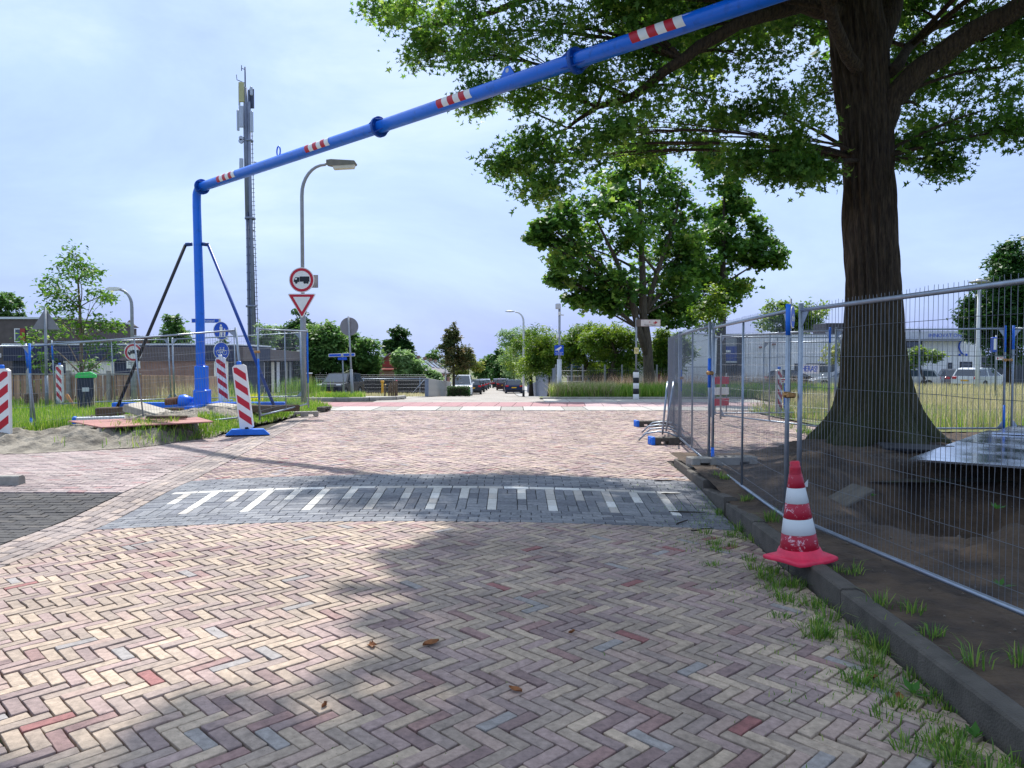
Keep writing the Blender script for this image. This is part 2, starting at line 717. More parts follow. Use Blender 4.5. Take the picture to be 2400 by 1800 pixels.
def herringbone(x0, x1, y0, y1, L=0.212, W=0.0715, gap=0.0075, planes=(), seed=1, wob=0.02):
    rng = np.random.default_rng(seed)
    n = 3
    c, s = math.cos(-math.pi / 4), math.sin(-math.pi / 4)
    ext = max(x1 - x0, y1 - y0)
    ox, oy = (x0 + x1) / 2, (y0 + y1) / 2
    kmax = int(ext / W) + 8
    out = []
    sx = L / 3.0
    for b in range(-kmax // 3 - 2, kmax // 3 + 3):
        for a in range(-kmax, kmax):
            for kind in (0, 1):
                lx, ly = a + b * n, a - b * n
                if kind == 0:
                    q = [(lx, ly), (lx + n, ly), (lx + n, ly + 1), (lx, ly + 1)]
                else:
                    q = [(lx + n, ly + 1 - n), (lx + n + 1, ly + 1 - n), (lx + n + 1, ly + 1), (lx + n, ly + 1)]
                cxu, cyu = sum(p[0] for p in q) / 4 * sx, sum(p[1] for p in q) / 4 * sx
                X, Y = ox + cxu * c - cyu * s, oy + cxu * s + cyu * c
                if not (x0 - .2 < X < x1 + .2 and y0 - .2 < Y < y1 + .2):
                    continue
                g = gap / 2
                poly = []
                mx, my = sum(p[0] for p in q) / 4, sum(p[1] for p in q) / 4
                for p in q:
                    ux = (p[0] - mx) * sx
                    uy = (p[1] - my) * sx
                    ux -= math.copysign(g, ux)
                    uy -= math.copysign(g, uy)
                    poly.append((ux, uy))
                wx = wob * math.sin(0.9 * X + 1.3 * Y) + rng.normal(0, 0.0015)
                wy = wob * math.sin(1.1 * X - 0.7 * Y + 2) + rng.normal(0, 0.0015)
                da = rng.normal(0, 0.012)
                cc, ss = math.cos(-math.pi / 4 + da), math.sin(-math.pi / 4 + da)
                world = [(X + wx + p[0] * cc - p[1] * ss, Y + wy + p[0] * ss + p[1] * cc) for p in poly]
                ang = -math.pi / 4 + da + (math.pi / 2 if kind else 0)
                full = all(pl[0] * p[0] + pl[1] * p[1] + pl[2] >= 0 for pl in planes for p in world)
                if not full:
                    world = clip_poly(world, planes)
                    if len(world) < 3 or area(world) < 0.0012:
                        continue
                out.append((world, full, X + wx, Y + wy, ang))
    return out


def running(x0, x1, y0, y1, L=0.2, W=0.1, gap=0.006, planes=(), seed=2, across=True, jit=0.0015):
    rng = np.random.default_rng(seed)
    out = []
    nr = int(round(((y1 - y0) if across else (x1 - x0)) / W))
    for r in range(nr):
        span = (x0, x1) if across else (y0, y1)
        u = span[0] - (L / 2 if r % 2 else 0) - rng.random() * 0.02
        while u < span[1]:
            if across:
                a, b, c, d = u, u + L, y0 + r * W, y0 + (r + 1) * W
            else:
                a, b, c, d = x0 + r * W, x0 + (r + 1) * W, u, u + L
            g = gap / 2
            j = rng.normal(0, jit, 2)
            q = [(a + g + j[0], c + g + j[1]), (b - g + j[0], c + g + j[1]), (b - g + j[0], d - g + j[1]), (a + g + j[0], d - g + j[1])]
            full = all(pl[0] * p[0] + pl[1] * p[1] + pl[2] >= 0 for pl in planes for p in q)
            if not full:
                q = clip_poly(q, planes)
            if len(q) >= 3 and area(q) > 0.001:
                out.append((q, full, (a + b) / 2, (c + d) / 2, 0.0 if across else math.pi / 2))
            u += L
    return out


def pave(parent, bricks, mat_obj, mat_attr, part, many, L, W, n_ind=300, jit=0.002, chip=0.012, bev=0.006, ups=0.003, seed=3, fine=True, gap=0.007):
    rng = np.random.default_rng(seed)
    order = sorted([i for i, b in enumerate(bricks) if b[1]], key=lambda i: math.hypot(bricks[i][2] * 0.8, bricks[i][3]) if abs(bricks[i][2]) < bricks[i][3] * 0.72 else 1e6)
    ind = set(order[:n_ind])
    variants = []
    for _ in range(12):
        g = gap / 2
        o = [(-L / 2 + g, -W / 2 + g), (L / 2 - g, -W / 2 + g), (L / 2 - g, W / 2 - g), (-L / 2 + g, W / 2 - g)]
        o = refine(o, rng, jit, chip)
        vs, fs = brick_verts(o, bev, 0.05, lambda x, y: 0.0)
        me = bpy.data.meshes.new(part)
        me.from_pydata(vs, [], fs)
        me.materials.append(mat_obj)
        me.update()
        variants.append(me)
    for i in sorted(ind):
        _, _, X, Y, ang = bricks[i]
        o = link(part, variants[int(rng.integers(12))], parent)
        e = 0.05
        gx = (tz(X + e, Y) - tz(X - e, Y)) / (2 * e) + rng.normal(0, ups * 4)
        gy = (tz(X, Y + e) - tz(X, Y - e)) / (2 * e) + rng.normal(0, ups * 4)
        n = Vector((-gx, -gy, 1)).normalized()
        q = Vector((0, 0, 1)).rotation_difference(n)
        o.rotation_mode = 'QUATERNION'
        o.rotation_quaternion = q @ Euler((0, 0, ang + (math.pi if rng.random() < .5 else 0))).to_quaternion()
        o.location = (X, Y, tz(X, Y) + rng.normal(0, ups * .6))
    V, Fc, A = [], [], []
    for i, (poly, full, X, Y, ang) in enumerate(bricks):
        if i in ind:
            continue
        o = refine(poly, rng, jit, chip) if (fine and len(poly) == 4) else poly
        vs, fs = brick_verts(o, bev, 0.03, tz0(X, Y), rng.normal(0, ups * .6), (rng.normal(0, ups * 3), rng.normal(0, ups * 3)))
        b = len(V)
        V += vs
        Fc += [[k + b for k in f] for f in fs]
        A += [rng.random()] * len(vs)
    if V:
        me = bpy.data.meshes.new(many)
        me.from_pydata(V, [], Fc)
        at = me.attributes.new("rnd", 'FLOAT', 'POINT')
        at.data.foreach_set("value", A)
        me.materials.append(mat_attr)
        tag(link(many, me, parent), kind="stuff")


def tz0(X, Y):
    """local linear terrain, fast"""
    e = 0.1
    z0 = tz(X, Y)
    gx = (tz(X + e, Y) - tz(X - e, Y)) / (2 * e)
    gy = (tz(X, Y + e) - tz(X, Y - e)) / (2 * e)
    return lambda x, y: z0 + gx * (x - X) + gy * (y - Y)


# --- clinker colours: beige, taupe, mauve, violet-brown, a few reds and blue-greys
CL = [(0.0, S(174, 159, 139)), (0.16, S(164, 150, 133)), (0.30, S(184, 168, 146)), (0.40, S(157, 144, 130)), (0.52, S(170, 151, 138)), (0.63, S(154, 140, 130)), (0.73, S(164, 145, 137)),
      (0.82, S(145, 129, 123)), (0.90, S(152, 149, 144)), (0.918, S(136, 117, 112)), (0.958, S(150, 124, 117)), (0.992, S(150, 104, 99))]
CL = [(p_, (c_[0], c_[1] * .955, c_[2] * .97)) for p_, c_ in CL]
m_cl_o = paver_mat("clinker_object", CL, True)
m_cl_a = paver_mat("clinker_attribute", CL, False)
LFT = (-1.5, 12.6)              # left edge line direction from (-4.1,9.4) to (-5.6,22)


def left_plane(off=0.0):
    # keep points to the right of the flaring left edge
    nx, ny = 12.6, 1.5
    L = math.hypot(nx, ny)
    nx, ny = nx / L, ny / L
    return (nx, ny, -(nx * (-4.1) + ny * 9.4) - off)


road = sheet("road", -4.4, 2.6, 0.6, 7.25, 57, 54, -0.024, m_joint)
near = herringbone(-4.1, 2.3, 1.4, 7.2, planes=[(1, 0, 4.1), (0, -1, 7.19), (-1, 0.035, 1.97)], seed=5)
pave(road, near, m_cl_o, m_cl_a, "brick", "bricks_beyond", 0.212, 0.0715, jit=0.0019, chip=0.008, bev=0.003, ups=0.0028, seed=11, gap=0.0075)

# --- speed ramp of grey concrete pavers with white teeth
GR = [(0.0, S(126, 128, 132)), (0.4, S(114, 116, 122)), (0.7, S(136, 137, 140)), (0.9, S(104, 106, 112))]
WH = [(0.0, S(206, 202, 194)), (0.45, S(184, 178, 170)), (0.75, S(220, 218, 212))]
m_gr_o = paver_mat("grey_paver_object", GR, True, bump=0.6, bscale=160)
m_gr_a = paver_mat("grey_paver_attribute", GR, False, bump=0.6, bscale=160)
m_wh_o = paver_mat("white_paver_object", WH, True, mottle=0.12)
ramp = sheet("speed_ramp", -4.3, 2.6, 7.22, 9.45, 47, 30, -0.016, m_joint)
rp = [(1, 0, 4.1), (-1, 0.035, 1.97)]
grey = running(-4.1, 2.35, 7.2, 7.7, 0.21, 0.1, planes=rp, seed=21)
white = []
TX0, TP = -3.79, 0.325
teeth = []
for k in range(19):
    tx = TX0 + TP * k
    if tx > 1.78:
        break
    teeth.append((tx, k % 2 == 1))


rngt = np.random.default_rng(5)


def put_grey(x0, x1, y0, y1, ang, full=False):
    q = [(x0 + .003, y0 + .003), (x1 - .003, y0 + .003), (x1 - .003, y1 - .003), (x0 + .003, y1 - .003)]
    q2 = clip_poly(q, rp)
    if len(q2) > 2 and area(q2) > .001:
        grey.append((q2, False, (x0 + x1) / 2, (y0 + y1) / 2, ang))


def fill_cell(x0, x1, y0, y1):
    """two or three pavers, upright or lying"""
    if x1 - x0 < .06:
        put_grey(x0, x1, y0, y1, 0)
    elif rngt.random() < .5:
        m = (y0 + y1) / 2
        put_grey(x0, x1, y0, m, 0)
        put_grey(x0, x1, m, y1, 0)
    else:
        m = (x0 + x1) / 2
        put_grey(x0, m, y0, y1, 0)
        put_grey(m, x1, y0, y1, 0)


for row in range(4):                       # zone with the teeth: rows of 0.225 m
    ya, yb = 7.7 + row * 0.225, 7.7 + (row + 1) * 0.225
    xprev = -4.1
    for tx, lng in teeth:
        fill_cell(xprev, tx - .052, ya, yb)
        if lng or row >= 2:
            white.append((tx, (ya + yb) / 2, .104, .222))
        else:
            put_grey(tx - .052, tx + .052, ya, yb, 0)
        xprev = tx + .052
    while xprev < 2.35:
        fill_cell(xprev, xprev + .22, ya, yb)
        xprev += .22
x = -4.0
while x < 1.8:
    white.append((x + 0.15, 8.65, 0.297, 0.097))
    x += 0.3
grey += running(-4.1, -4.0, 8.6, 8.7, 0.2, 0.1, planes=rp, seed=23)
grey += running(1.9, 2.4, 8.6, 8.7, 0.2, 0.1, planes=rp, seed=24)
grey += running(-4.1, 2.4, 8.7, 9.4, 0.21, 0.1, planes=rp, seed=22)
pave(ramp, grey, m_gr_o, m_gr_a, "paver", "pavers_beyond", 0.21, 0.1, jit=0.0008, chip=0.004, bev=0.004, ups=0.0015, seed=12, gap=0.006)
for (X, Y, w, l) in white:
    mb = MB()
    o = refine([(-w / 2 + .003, -l / 2 + .003), (w / 2 - .003, -l / 2 + .003), (w / 2 - .003, l / 2 - .003), (-w / 2 + .003, l / 2 - .003)], rngt, 0.0008, 0.004)
    vs, fs = brick_verts(o, 0.004, 0.05, lambda x, y: 0.0)
    mb.add(vs, fs)
    ob = mb.build("white_paver", m_wh_o, ramp, (X, Y, tz(X, Y) + 0.001))
    ob.rotation_euler = (math.atan((tz(X, Y + .1) - tz(X, Y - .1)) / .2), -math.atan((tz(X + .1, Y) - tz(X - .1, Y)) / .2), 0)

# --- raised crossing in clinker
CLP = [(p, tuple(min(1, c * k) for c, k in zip(col, (1.02, 1.0, 1.07)))) for p, col in CL]
m_pl_o = paver_mat("crossing_clinker_object", CLP, True)
m_pl_a = paver_mat("crossing_clinker_attribute", CLP, False)
plateau = sheet("raised_crossing", -6.0, 8.2, 9.42, 22.3, 60, 56, -0.016, m_joint)
pa = herringbone(-4.4, 2.4, 9.4, 11.3, planes=[left_plane(), (0, 1, -9.41), (-1, 0.035, 1.97), (0, -1, 11.3)], seed=6)
pb = herringbone(-5.7, 7.6, 11.3, 22.2, L=0.212, W=0.0715, planes=[left_plane(), (0, 1, -11.3), (0, -1, 22.15), (-1, 0, 7.6)], seed=7)
pave(plateau, pa + pb, m_pl_o, m_pl_a, "brick", "bricks_beyond", 0.212, 0.0715, seed=13, fine=False, gap=0.012, ups=0.004)

# --- gutter courses along the left edge
m_st_o = paver_mat("gutter_object", [(0, S(160, 146, 138)), (0.35, S(146, 134, 128)), (0.7, S(170, 154, 142)), (0.9, S(130, 118, 114))], True)
m_st_a = paver_mat("gutter_attribute", [(0, S(160, 146, 138)), (0.35, S(146, 134, 128)), (0.7, S(170, 154, 142)), (0.9, S(130, 118, 114))], False)
gutter = sheet("gutter", -6.6, -4.05, 1.0, 22, 24, 90, -0.019, m_joint, inside=lambda x, y: (x > np.where(y < 9.4, -4.75, -4.75 - (y - 9.4) * 1.5 / 12.6)) & (x < np.where(y < 9.4, -4.08, -4.08 - (y - 9.4) * 1.5 / 12.6)))
gl = []
rg = np.random.default_rng(9)
for r in range(5):
    y = 1.2 + rg.random() * .2
    while y < 21.8:
        def ex(yy):
            return (-4.11 if yy < 9.4 else -4.11 - (yy - 9.4) * 1.5 / 12.6)
        a0, a1 = ex(y), ex(y + .2)
        q = [(a0 - (r + 1) * .1 + .003, y + .003), (a0 - r * .1 - .003, y + .003), (a1 - r * .1 - .003, y + .197), (a1 - (r + 1) * .1 + .003, y + .197)]
        gl.append((q, y < 9.1, (a0 + a1) / 2 - (r + .5) * .1, y + .1, math.pi / 2))
        y += 0.2
pave(gutter, gl, m_st_o, m_st_a, "paver", "pavers_beyond", 0.2, 0.1, n_ind=200, seed=14, fine=False, gap=0.006)

# --- side entrance on the left: dark pavers, then red ones
DK = [(0, S(74, 72, 70)), (0.4, S(64, 62, 62)), (0.75, S(84, 80, 76))]
RD = [(0, S(162, 145, 141)), (0.3, S(150, 134, 131)), (0.55, S(168, 153, 147)), (0.8, S(146, 134, 131)), (0.94, S(156, 126, 123))]
m_dk_o, m_dk_a = paver_mat("dark_paver_object", DK, True), paver_mat("dark_paver_attribute", DK, False)
m_rd_o, m_rd_a = paver_mat("red_paver_object", RD, True), paver_mat("red_paver_attribute", RD, False)
dk = sheet("dark_bay", -12, -4.6, 1.0, 8.75, 20, 22, -0.022, m_joint)
dkb = running(-7.2, -4.63, 4.6, 8.7, 0.2, 0.1, planes=[(-1, 0, -4.63)], seed=31)
pave(dk, dkb, m_dk_o, m_dk_a, "paver", "pavers_beyond", 0.2, 0.1, n_ind=200, seed=15, fine=False, gap=0.006)
rdp = sheet("side_entrance", -14, -4.6, 8.7, 15.5, 60, 40, -0.022, m_joint, inside=lambda x, y: x < np.where(y < 9.4, -4.6, -4.6 - (y - 9.4) * 1.5 / 12.6))
lp = left_plane(-0.52)
rdb = running(-10.5, -4.6, 8.75, 15.2, 0.2, 0.1, planes=[(-lp[0], -lp[1], -lp[2]), (-1, 0, -4.63)], seed=32)
pave(rdp, rdb, m_rd_o, m_rd_a, "paver", "pavers_beyond", 0.2, 0.1, seed=16, fine=False, gap=0.006)
m_conc = M("weathered_concrete", S(150, 146, 138), 0.85, var=0.22, scale=9, bump=0.4, bscale=90)
m_concd = M("damp_dark_concrete", S(84, 79, 72), 0.85, var=0.3, scale=7, bump=0.5, bscale=90)


def kerb_stone(parent, x0, y0, x1, y1, w=0.14, top=0.12, mat=None, dz=0.0):
    dx, dy = x1 - x0, y1 - y0
    L = math.hypot(dx, dy)
    a = math.atan2(dy, dx)
    pr = [(-w / 2, -0.2), (w / 2, -0.2), (w / 2, top - .012), (w / 2 - .012, top), (-w / 2 + .055, top), (-w / 2 + .02, top - .015), (-w / 2 + .004, top - .05)]
    mb = MB()
    vs, fs = [], []
    for i, t in enumerate((0, 1)):
        for p in pr:
            vs.append((-L / 2 + .004 + (L - .008) * t, p[0], p[1]))
    k = len(pr)
    fs = [tuple(range(k - 1, -1, -1)), tuple(range(k, 2 * k))] + [(i, (i + 1) % k, (i + 1) % k + k, i + k) for i in range(k)]
    mb.add(vs, fs)
    cx, cy = (x0 + x1) / 2, (y0 + y1) / 2
    o = mb.build("kerb_stone", mat or m_concd, parent, (cx, cy, tz(cx, cy) + dz))
    o.rotation_euler = (random.uniform(-.02, .02), -math.atan2(tz(x1, y1) - tz(x0, y0), L), a)
    return o


kerb = struct(bpy.data.objects.new("kerb", None))
COL.objects.link(kerb)
y = 0.8
while y < 10.4:                     # the road face is on the left of the kerb
    x0, x1 = kx(y) + .09, kx(y + 1) + .09
    jog = random.uniform(-.012, .012)
    kerb_stone(kerb, x1 + jog, y + 1, x0 + jog, y, w=0.16, top=0.165 if y < 7 else 0.11, dz=random.uniform(-.008, .006)).rotation_euler[2] += math.pi
    y += 1.0
for (a, b) in (((2.44, 10.85), (2.75, 11.2)), ((2.78, 11.22), (3.3, 11.45))):
    kerb_stone(kerb, *b, *a, w=0.14, top=0.07).rotation_euler[2] += math.pi
kerb_l = struct(bpy.data.objects.new("kerb", None))
COL.objects.link(kerb_l)
for i in range(4):
    kerb_stone(kerb_l, -6.12 - i, 9.2 - i * .03, -7.11 - i, 9.17 - i * .03, top=0.11, mat=m_conc)

# --- red cycle path with pale concrete bands beyond the crossing
m_redc = M("red_path_concrete", S(158, 116, 117), 0.85, var=0.16, scale=3, bump=0.3, bscale=80)
m_pinkc = M("faded_path_concrete", S(176, 150, 150), 0.85, var=0.14, scale=3, bump=0.3, bscale=80)
m_pale = M("pale_concrete", S(170, 167, 160), 0.8, var=0.12, scale=4, bump=0.3, bscale=80)


def slab(parent, name, q, mat, dz=0.0, th=0.08):
    mb = MB()
    cx, cy = sum(p[0] for p in q) / len(q), sum(p[1] for p in q) / len(q)
    loc = [(p[0] - cx, p[1] - cy) for p in q]
    vs, fs = brick_verts(loc, 0.008, th, lambda x, y: tz(x + cx, y + cy) - tz(cx, cy))
    mb.add(vs, fs)
    return mb.build(name, mat, parent, (cx, cy, tz(cx, cy) + dz))


path = sheet("cycle_path", -9.5, 9.5, 22.0, 29.2, 30, 14, -0.03, m_joint)
x = -9.0
while x < 9.0:
    sk = 0.18
    red = x < 1.9
    slab(path, "path_slab", [(x + .008, 24.1), (x + .592, 24.1), (x + .592 + sk, 26.55), (x + .008 + sk, 26.55)], m_redc if red else m_pinkc, 0.004)
    x += 0.6
x = -6.2
k = 0
while x < 9.0:
    w = 1.25 if k % 2 else 0.7
    slab(path, "path_band", [(x + .01, 22.25), (x + w - .01, 22.25), (x + w - .01, 24.06), (x + .01, 24.06)], m_pale if (k % 2 or x > 1.9) else m_conc, 0.006 if k % 2 else 0.0)
    x += w
    k += 1
m_far = paver_mat("far_clinker", [(0, S(150, 143, 134)), (1, S(150, 143, 134))], False, mottle=0.3)
x = 1.2
while x < 9.3:
    slab(path, "footpath_slab", [(x + .006, 26.6), (x + .294 * 3, 26.6), (x + .294 * 3, 28.75), (x + .006, 28.75)], m_pale, 0.004)
    x += 0.9

# --- street beyond
def sxc(y):
    return -1.25 - 0.021 * (y - 30)


ys = [26.5, 28, 30, 33, 37, 42, 48, 55, 62, 70, 80, 95, 115, 140, 180, 240]


def hw(y):
    return 4.1 if y > 34 else 3.4 + 1.6 * (34 - y) / 7.5


street = strip_sheet("street", [(sxc(v) - 3.9, v) for v in ys], [(sxc(v) + min(hw(v), 2.45 + max(0, (33 - v)) * .6), v) for v in ys], -0.015, m_far, 6)
m_side = M("concrete_tile_paving", S(156, 154, 150), 0.85, var=0.15, scale=2, bump=0.2)
strip_sheet("pavement", [(sxc(v) - 3.92 - 2.6, v) for v in ys[2:]], [(sxc(v) - 3.92, v) for v in ys[2:]], 0.02, m_side, 3)
strip_sheet("pavement", [(sxc(v) + 2.5, v) for v in ys[3:]], [(sxc(v) + 6.0, v) for v in ys[3:]], 0.0, m_side, 3)
strip_sheet("pavement", [(-12, 29.4), (-12, 33), (-11, 36)], [(-4.2, 28.9), (-4.8, 33), (-5.3, 36)], 0.03, m_side, 4)
kb = struct(bpy.data.objects.new("kerb", None))
COL.objects.link(kb)
for (a, b) in (((-10.2, 27.6), (-9.0, 27.6)), ((-9.0, 27.6), (-7.8, 27.65)), ((-7.8, 27.65), (-6.6, 27.7)), ((-6.6, 27.7), (-5.4, 27.9)), ((-5.4, 27.9), (-4.5, 28.5)), ((-4.5, 28.5), (-4.3, 29.6))):
    kerb_stone(kb, *a, *b, top=0.12, mat=m_conc)
kb2 = struct(bpy.data.objects.new("kerb", None))
COL.objects.link(kb2)
for i in range(6):
    kerb_stone(kb2, 1.2 + i * 1.3, 28.85, 2.5 + i * 1.3, 28.85, top=0.08, mat=m_conc)
# gravel plot
m_grav = M("pale_gravel", S(120, 130, 150), 0.9, scale=14, bump=1.0, bscale=40, col2=S(200, 204, 212), lo=0.4, hi=0.6)
strip_sheet("gravel_plot", [(-20, 31), (-23, 40), (-30, 64)], [(-6.5, 30.2), (-10, 40), (-12, 64)], 0.015, m_grav, 8)

# ================================================================== VERGES, SOIL, GRASS
def vnoise(X, Y, s, seed):
    """cheap smooth noise from sines"""
    r = np.random.default_rng(seed)
    z = np.zeros_like(np.asarray(X, dtype=float))
    for k in range(5):
        a = r.uniform(0, 6.28, 2)
        f = s * (0.6 + 0.5 * k)
        ang = r.uniform(0, 6.28)
        z += np.sin((X * math.cos(ang) + Y * math.sin(ang)) * f + a[0]) * np.cos((X * math.sin(ang) - Y * math.cos(ang)) * f * .8 + a[1]) / (1 + .6 * k)
    return z / 2.2


def pit(X, Y):
    d = np.sqrt(((X - 5.15) / 2.0) ** 2 + ((Y - 8.0 - 0.25 * (X - 5)) / 2.1) ** 2)
    return -0.78 * (1 - sm(0.35, 1.0, d + 0.08 * vnoise(X, Y, 4, 3)))


def verge_h(X, Y):
    z = 0.14 + 0.035 * vnoise(X, Y, 1.7, 1) + 0.03 * vnoise(X, Y, 7, 2) * sm(2.9, 3.6, X) + 0.022 * np.abs(vnoise(X, Y, 13, 9)) * sm(2.9, 3.4, X) + 0.014 * vnoise(X, Y, 19, 5) + 0.006 * vnoise(X, Y, 47, 6)
    z = z - 0.0 * sm(0, 0.6, np.asarray(kx(Y)) + 0.5 - X) + pit(X, Y) * (1 - 0.0 * X)
    pit_d = np.sqrt(((X - 5.15) / 2.0) ** 2 + ((Y - 8.0 - 0.25 * (X - 5)) / 2.1) ** 2)
    z = z + 0.05 * np.exp(-((pit_d - 1.15) / .18) ** 2) * (1 + vnoise(X, Y, 9, 8))
    z = z + (0.16 * np.exp(-(((X - 3.75) / .55) ** 2 + ((Y - 8.5) / .9) ** 2)) + 0.14 * np.exp(-(((X - 4.2) / .8) ** 2 + ((Y - 5.6) / .5) ** 2)) + .12 * np.exp(-(((X - 4.4) / .7) ** 2 + ((Y - 10.1) / .4) ** 2))) * (1 + .6 * vnoise(X, Y, 8, 31) + .35 * np.abs(vnoise(X, Y, 23, 32)))
    z = z + 0.07 * np.exp(-(((X - 6.0) / 1.5) ** 2 + ((Y - 12.3) / 1.5) ** 2))
    return z


def verge_z(x, y):
    return tz(x, y) + float(verge_h(np.array(x), np.array(y)))


m_soil = M("damp_soil", S(52, 42, 34), 0.95, scale=2.2, bump=1.0, bscale=26, col2=S(96, 79, 62), lo=0.38, hi=0.66)
verge = sheet("soil_verge", 2.0, 13.0, 0.5, 14.6, 260, 280, -0.012, m_soil,
              inside=lambda x, y: (x > kx(y) + 0.05) & (y < 11.35 + np.clip(x - 3.6, 0, 3.2) * 0.9), extra=verge_h)

# grass / soil lot behind the fences on the right
m_dry = M("dry_turf", S(112, 110, 66), 0.95, scale=1.5, bump=0.5, col2=S(92, 112, 58))
lot = sheet("grass_lot", 6.9, 60, 14.2, 29.4, 60, 30, 0.04, m_dry, inside=lambda x, y: (y > 15.2 + np.clip(8.4 - x, 0, 2) * 1.6) & ((x > 9.3) | (y < 21.8)))
lot2 = sheet("grass_verge", 1.1, 60, 28.9, 48, 60, 30, 0.04, m_dry, inside=lambda x, y: x > sxc(y) + 2.6 + np.clip(y - 30, 0, 4) * .8)
# left verge
m_sand = M("dug_sand", S(96, 90, 80), 0.95, scale=3.4, bump=1.0, bscale=30, col2=S(150, 142, 128), lo=0.36, hi=0.62)
SB = [(-16, 11.9), (-9.5, 11.9), (-8.0, 12.1), (-6.5, 12.9), (-5.9, 14.5), (-5.75, 18), (-5.62, 23.2), (-7.5, 26.5), (-10.4, 27.4), (-16, 27.4)]


def in_poly(X, Y, poly):
    X, Y = np.asarray(X), np.asarray(Y)
    r = np.zeros(X.shape, dtype=bool)
    n = len(poly)
    for i in range(n):
        x1, y1 = poly[i]
        x2, y2 = poly[(i + 1) % n]
        c = ((y1 > Y) != (y2 > Y)) & (X < (x2 - x1) * (Y - y1) / (y2 - y1 + 1e-12) + x1)
        r ^= c
    return r


def sand_h(X, Y):
    heap = 0.20 * np.exp(-(((X + 7.6) / 1.3) ** 2 + ((Y - 13.6) / .8) ** 2)) + 0.15 * np.exp(-(((X + 8.9) / .8) ** 2 + ((Y - 13.3) / .6) ** 2)) + 0.12 * np.exp(-(((X + 6.7) / .5) ** 2 + ((Y - 14.1) / .6) ** 2))
    yf = np.interp(X, [-16, -9.5, -8.0, -6.5, -5.9], [11.9, 11.9, 12.1, 12.9, 14.5])
    fade = sm(-.1, .7, Y - yf)
    z = 0.005 + fade * (0.03 + heap * (1 + .75 * vnoise(X, Y, 4.5, 12)) + 0.05 * vnoise(X, Y, 6, 13) + 0.06 * np.abs(vnoise(X, Y, 11, 14)) + .03 * np.abs(vnoise(X, Y, 27, 15)) + .012 * vnoise(X, Y, 53, 16))
    # hollow beneath the plate
    z = z - 0.25 * np.exp(-(((X + 7.9) / 1.0) ** 2 + ((Y - 14.55) / .45) ** 2))
    return z


def sand_z(x, y):
    return tz(x, y) + float(sand_h(np.array(float(x)), np.array(float(y))))


lv = sheet("sandy_verge", -12, -5.5, 11.8, 19.8, 240, 260, 0.0, m_sand, inside=lambda x, y: in_poly(x, y, SB) & (y < 19.7), extra=sand_h)
m_turf = M("verge_turf", S(96, 108, 60), 0.95, scale=2.0, bump=0.6, col2=S(120, 118, 78))
lv2 = sheet("turf_verge", -40, -5.5, 16.2, 31, 150, 80, 0.02, m_turf, inside=lambda x, y: (in_poly(x, y, SB) & (y > 19.5)) | ((x < -12) & (y > 14)) | ((x < -16) & (y > 11)))
lv3 = sheet("turf_verge", -60, -14, 2, 16.4, 40, 20, 0.02, m_turf)

G1 = leaf_mat("grass_green", [(0, S(86, 128, 48)), (0.5, S(114, 154, 60)), (0.8, S(142, 172, 76)), (1, S(176, 180, 112))], trans=0.35)
G2 = leaf_mat("grass_dry", [(0, S(134, 140, 94)), (0.5, S(170, 165, 122)), (1, S(206, 196, 160))], trans=0.35)
G3 = leaf_mat("grass_seed", [(0, S(176, 150, 118)), (0.5, S(196, 168, 140)), (1, S(214, 190, 160))], trans=0.3)
G4 = leaf_mat("weed_green", [(0, S(66, 104, 44)), (0.6, S(102, 144, 60)), (1, S(152, 168, 84))], trans=0.35)


def blades(name, pts, h, w, mat, label=None, seed=0, lean=0.35, parent=None, cat="grass", out=None):
    r = np.random.default_rng(seed)
    pts = np.asarray(pts, dtype=float)
    n = len(pts)
    h = np.broadcast_to(np.asarray(h, dtype=float), (n,)) * r.uniform(.55, 1.2, n)
    az = r.uniform(0, 6.283, n)
    la = r.uniform(0, 6.283, n)
    if out is not None:
        la = np.arctan2(out[:, 1], out[:, 0]) + r.normal(0, .5, n)
    lm = np.abs(r.normal(0, lean, n)) * h
    wx, wy = np.cos(az) * w / 2, np.sin(az) * w / 2
    lx, ly = np.cos(la) * lm, np.sin(la) * lm
    V = np.zeros((n, 5, 3))
    V[:, 0] = pts - np.stack([wx, wy, np.full(n, .02)], 1)
    V[:, 1] = pts + np.stack([wx, wy, np.full(n, -.02)], 1)
    mid = pts + np.stack([lx * .35, ly * .35, h * .6], 1)
    V[:, 2] = mid + np.stack([wx * .75, wy * .75, np.zeros(n)], 1)
    V[:, 3] = mid - np.stack([wx * .75, wy * .75, np.zeros(n)], 1)
    V[:, 4] = pts + np.stack([lx, ly, h * np.sqrt(np.clip(1 - (lm / h) ** 2 * .5, .2, 1))], 1)
    b = np.arange(n)[:, None] * 5
    T = np.concatenate([b + np.array([0, 1, 2]), b + np.array([0, 2, 3]), b + np.array([3, 2, 4])])
    rnd = np.repeat(r.random(n), 5)
    o = np_mesh(name, V.reshape(-1, 3), T, mat, parent, rnd)
    return tag(o, label, cat, kind="stuff")


def scatter(n, x0, x1, y0, y1, seed, inside=None, dz=0.03, clump=0.0, extra=None):
    r = np.random.default_rng(seed)
    X, Y = r.uniform(x0, x1, n), r.uniform(y0, y1, n)
    k = np.ones(n, dtype=bool)
    if inside is not None:
        k &= inside(X, Y)
    if clump > 0:
        k &= (vnoise(X, Y, 1.3, seed + 50) + r.normal(0, .25, n)) > clump
    X, Y = X[k], Y[k]
    Z = terr(X, Y) + dz
    if extra is not None:
        Z = Z + extra(X, Y)
    return np.stack([X, Y, Z], 1)


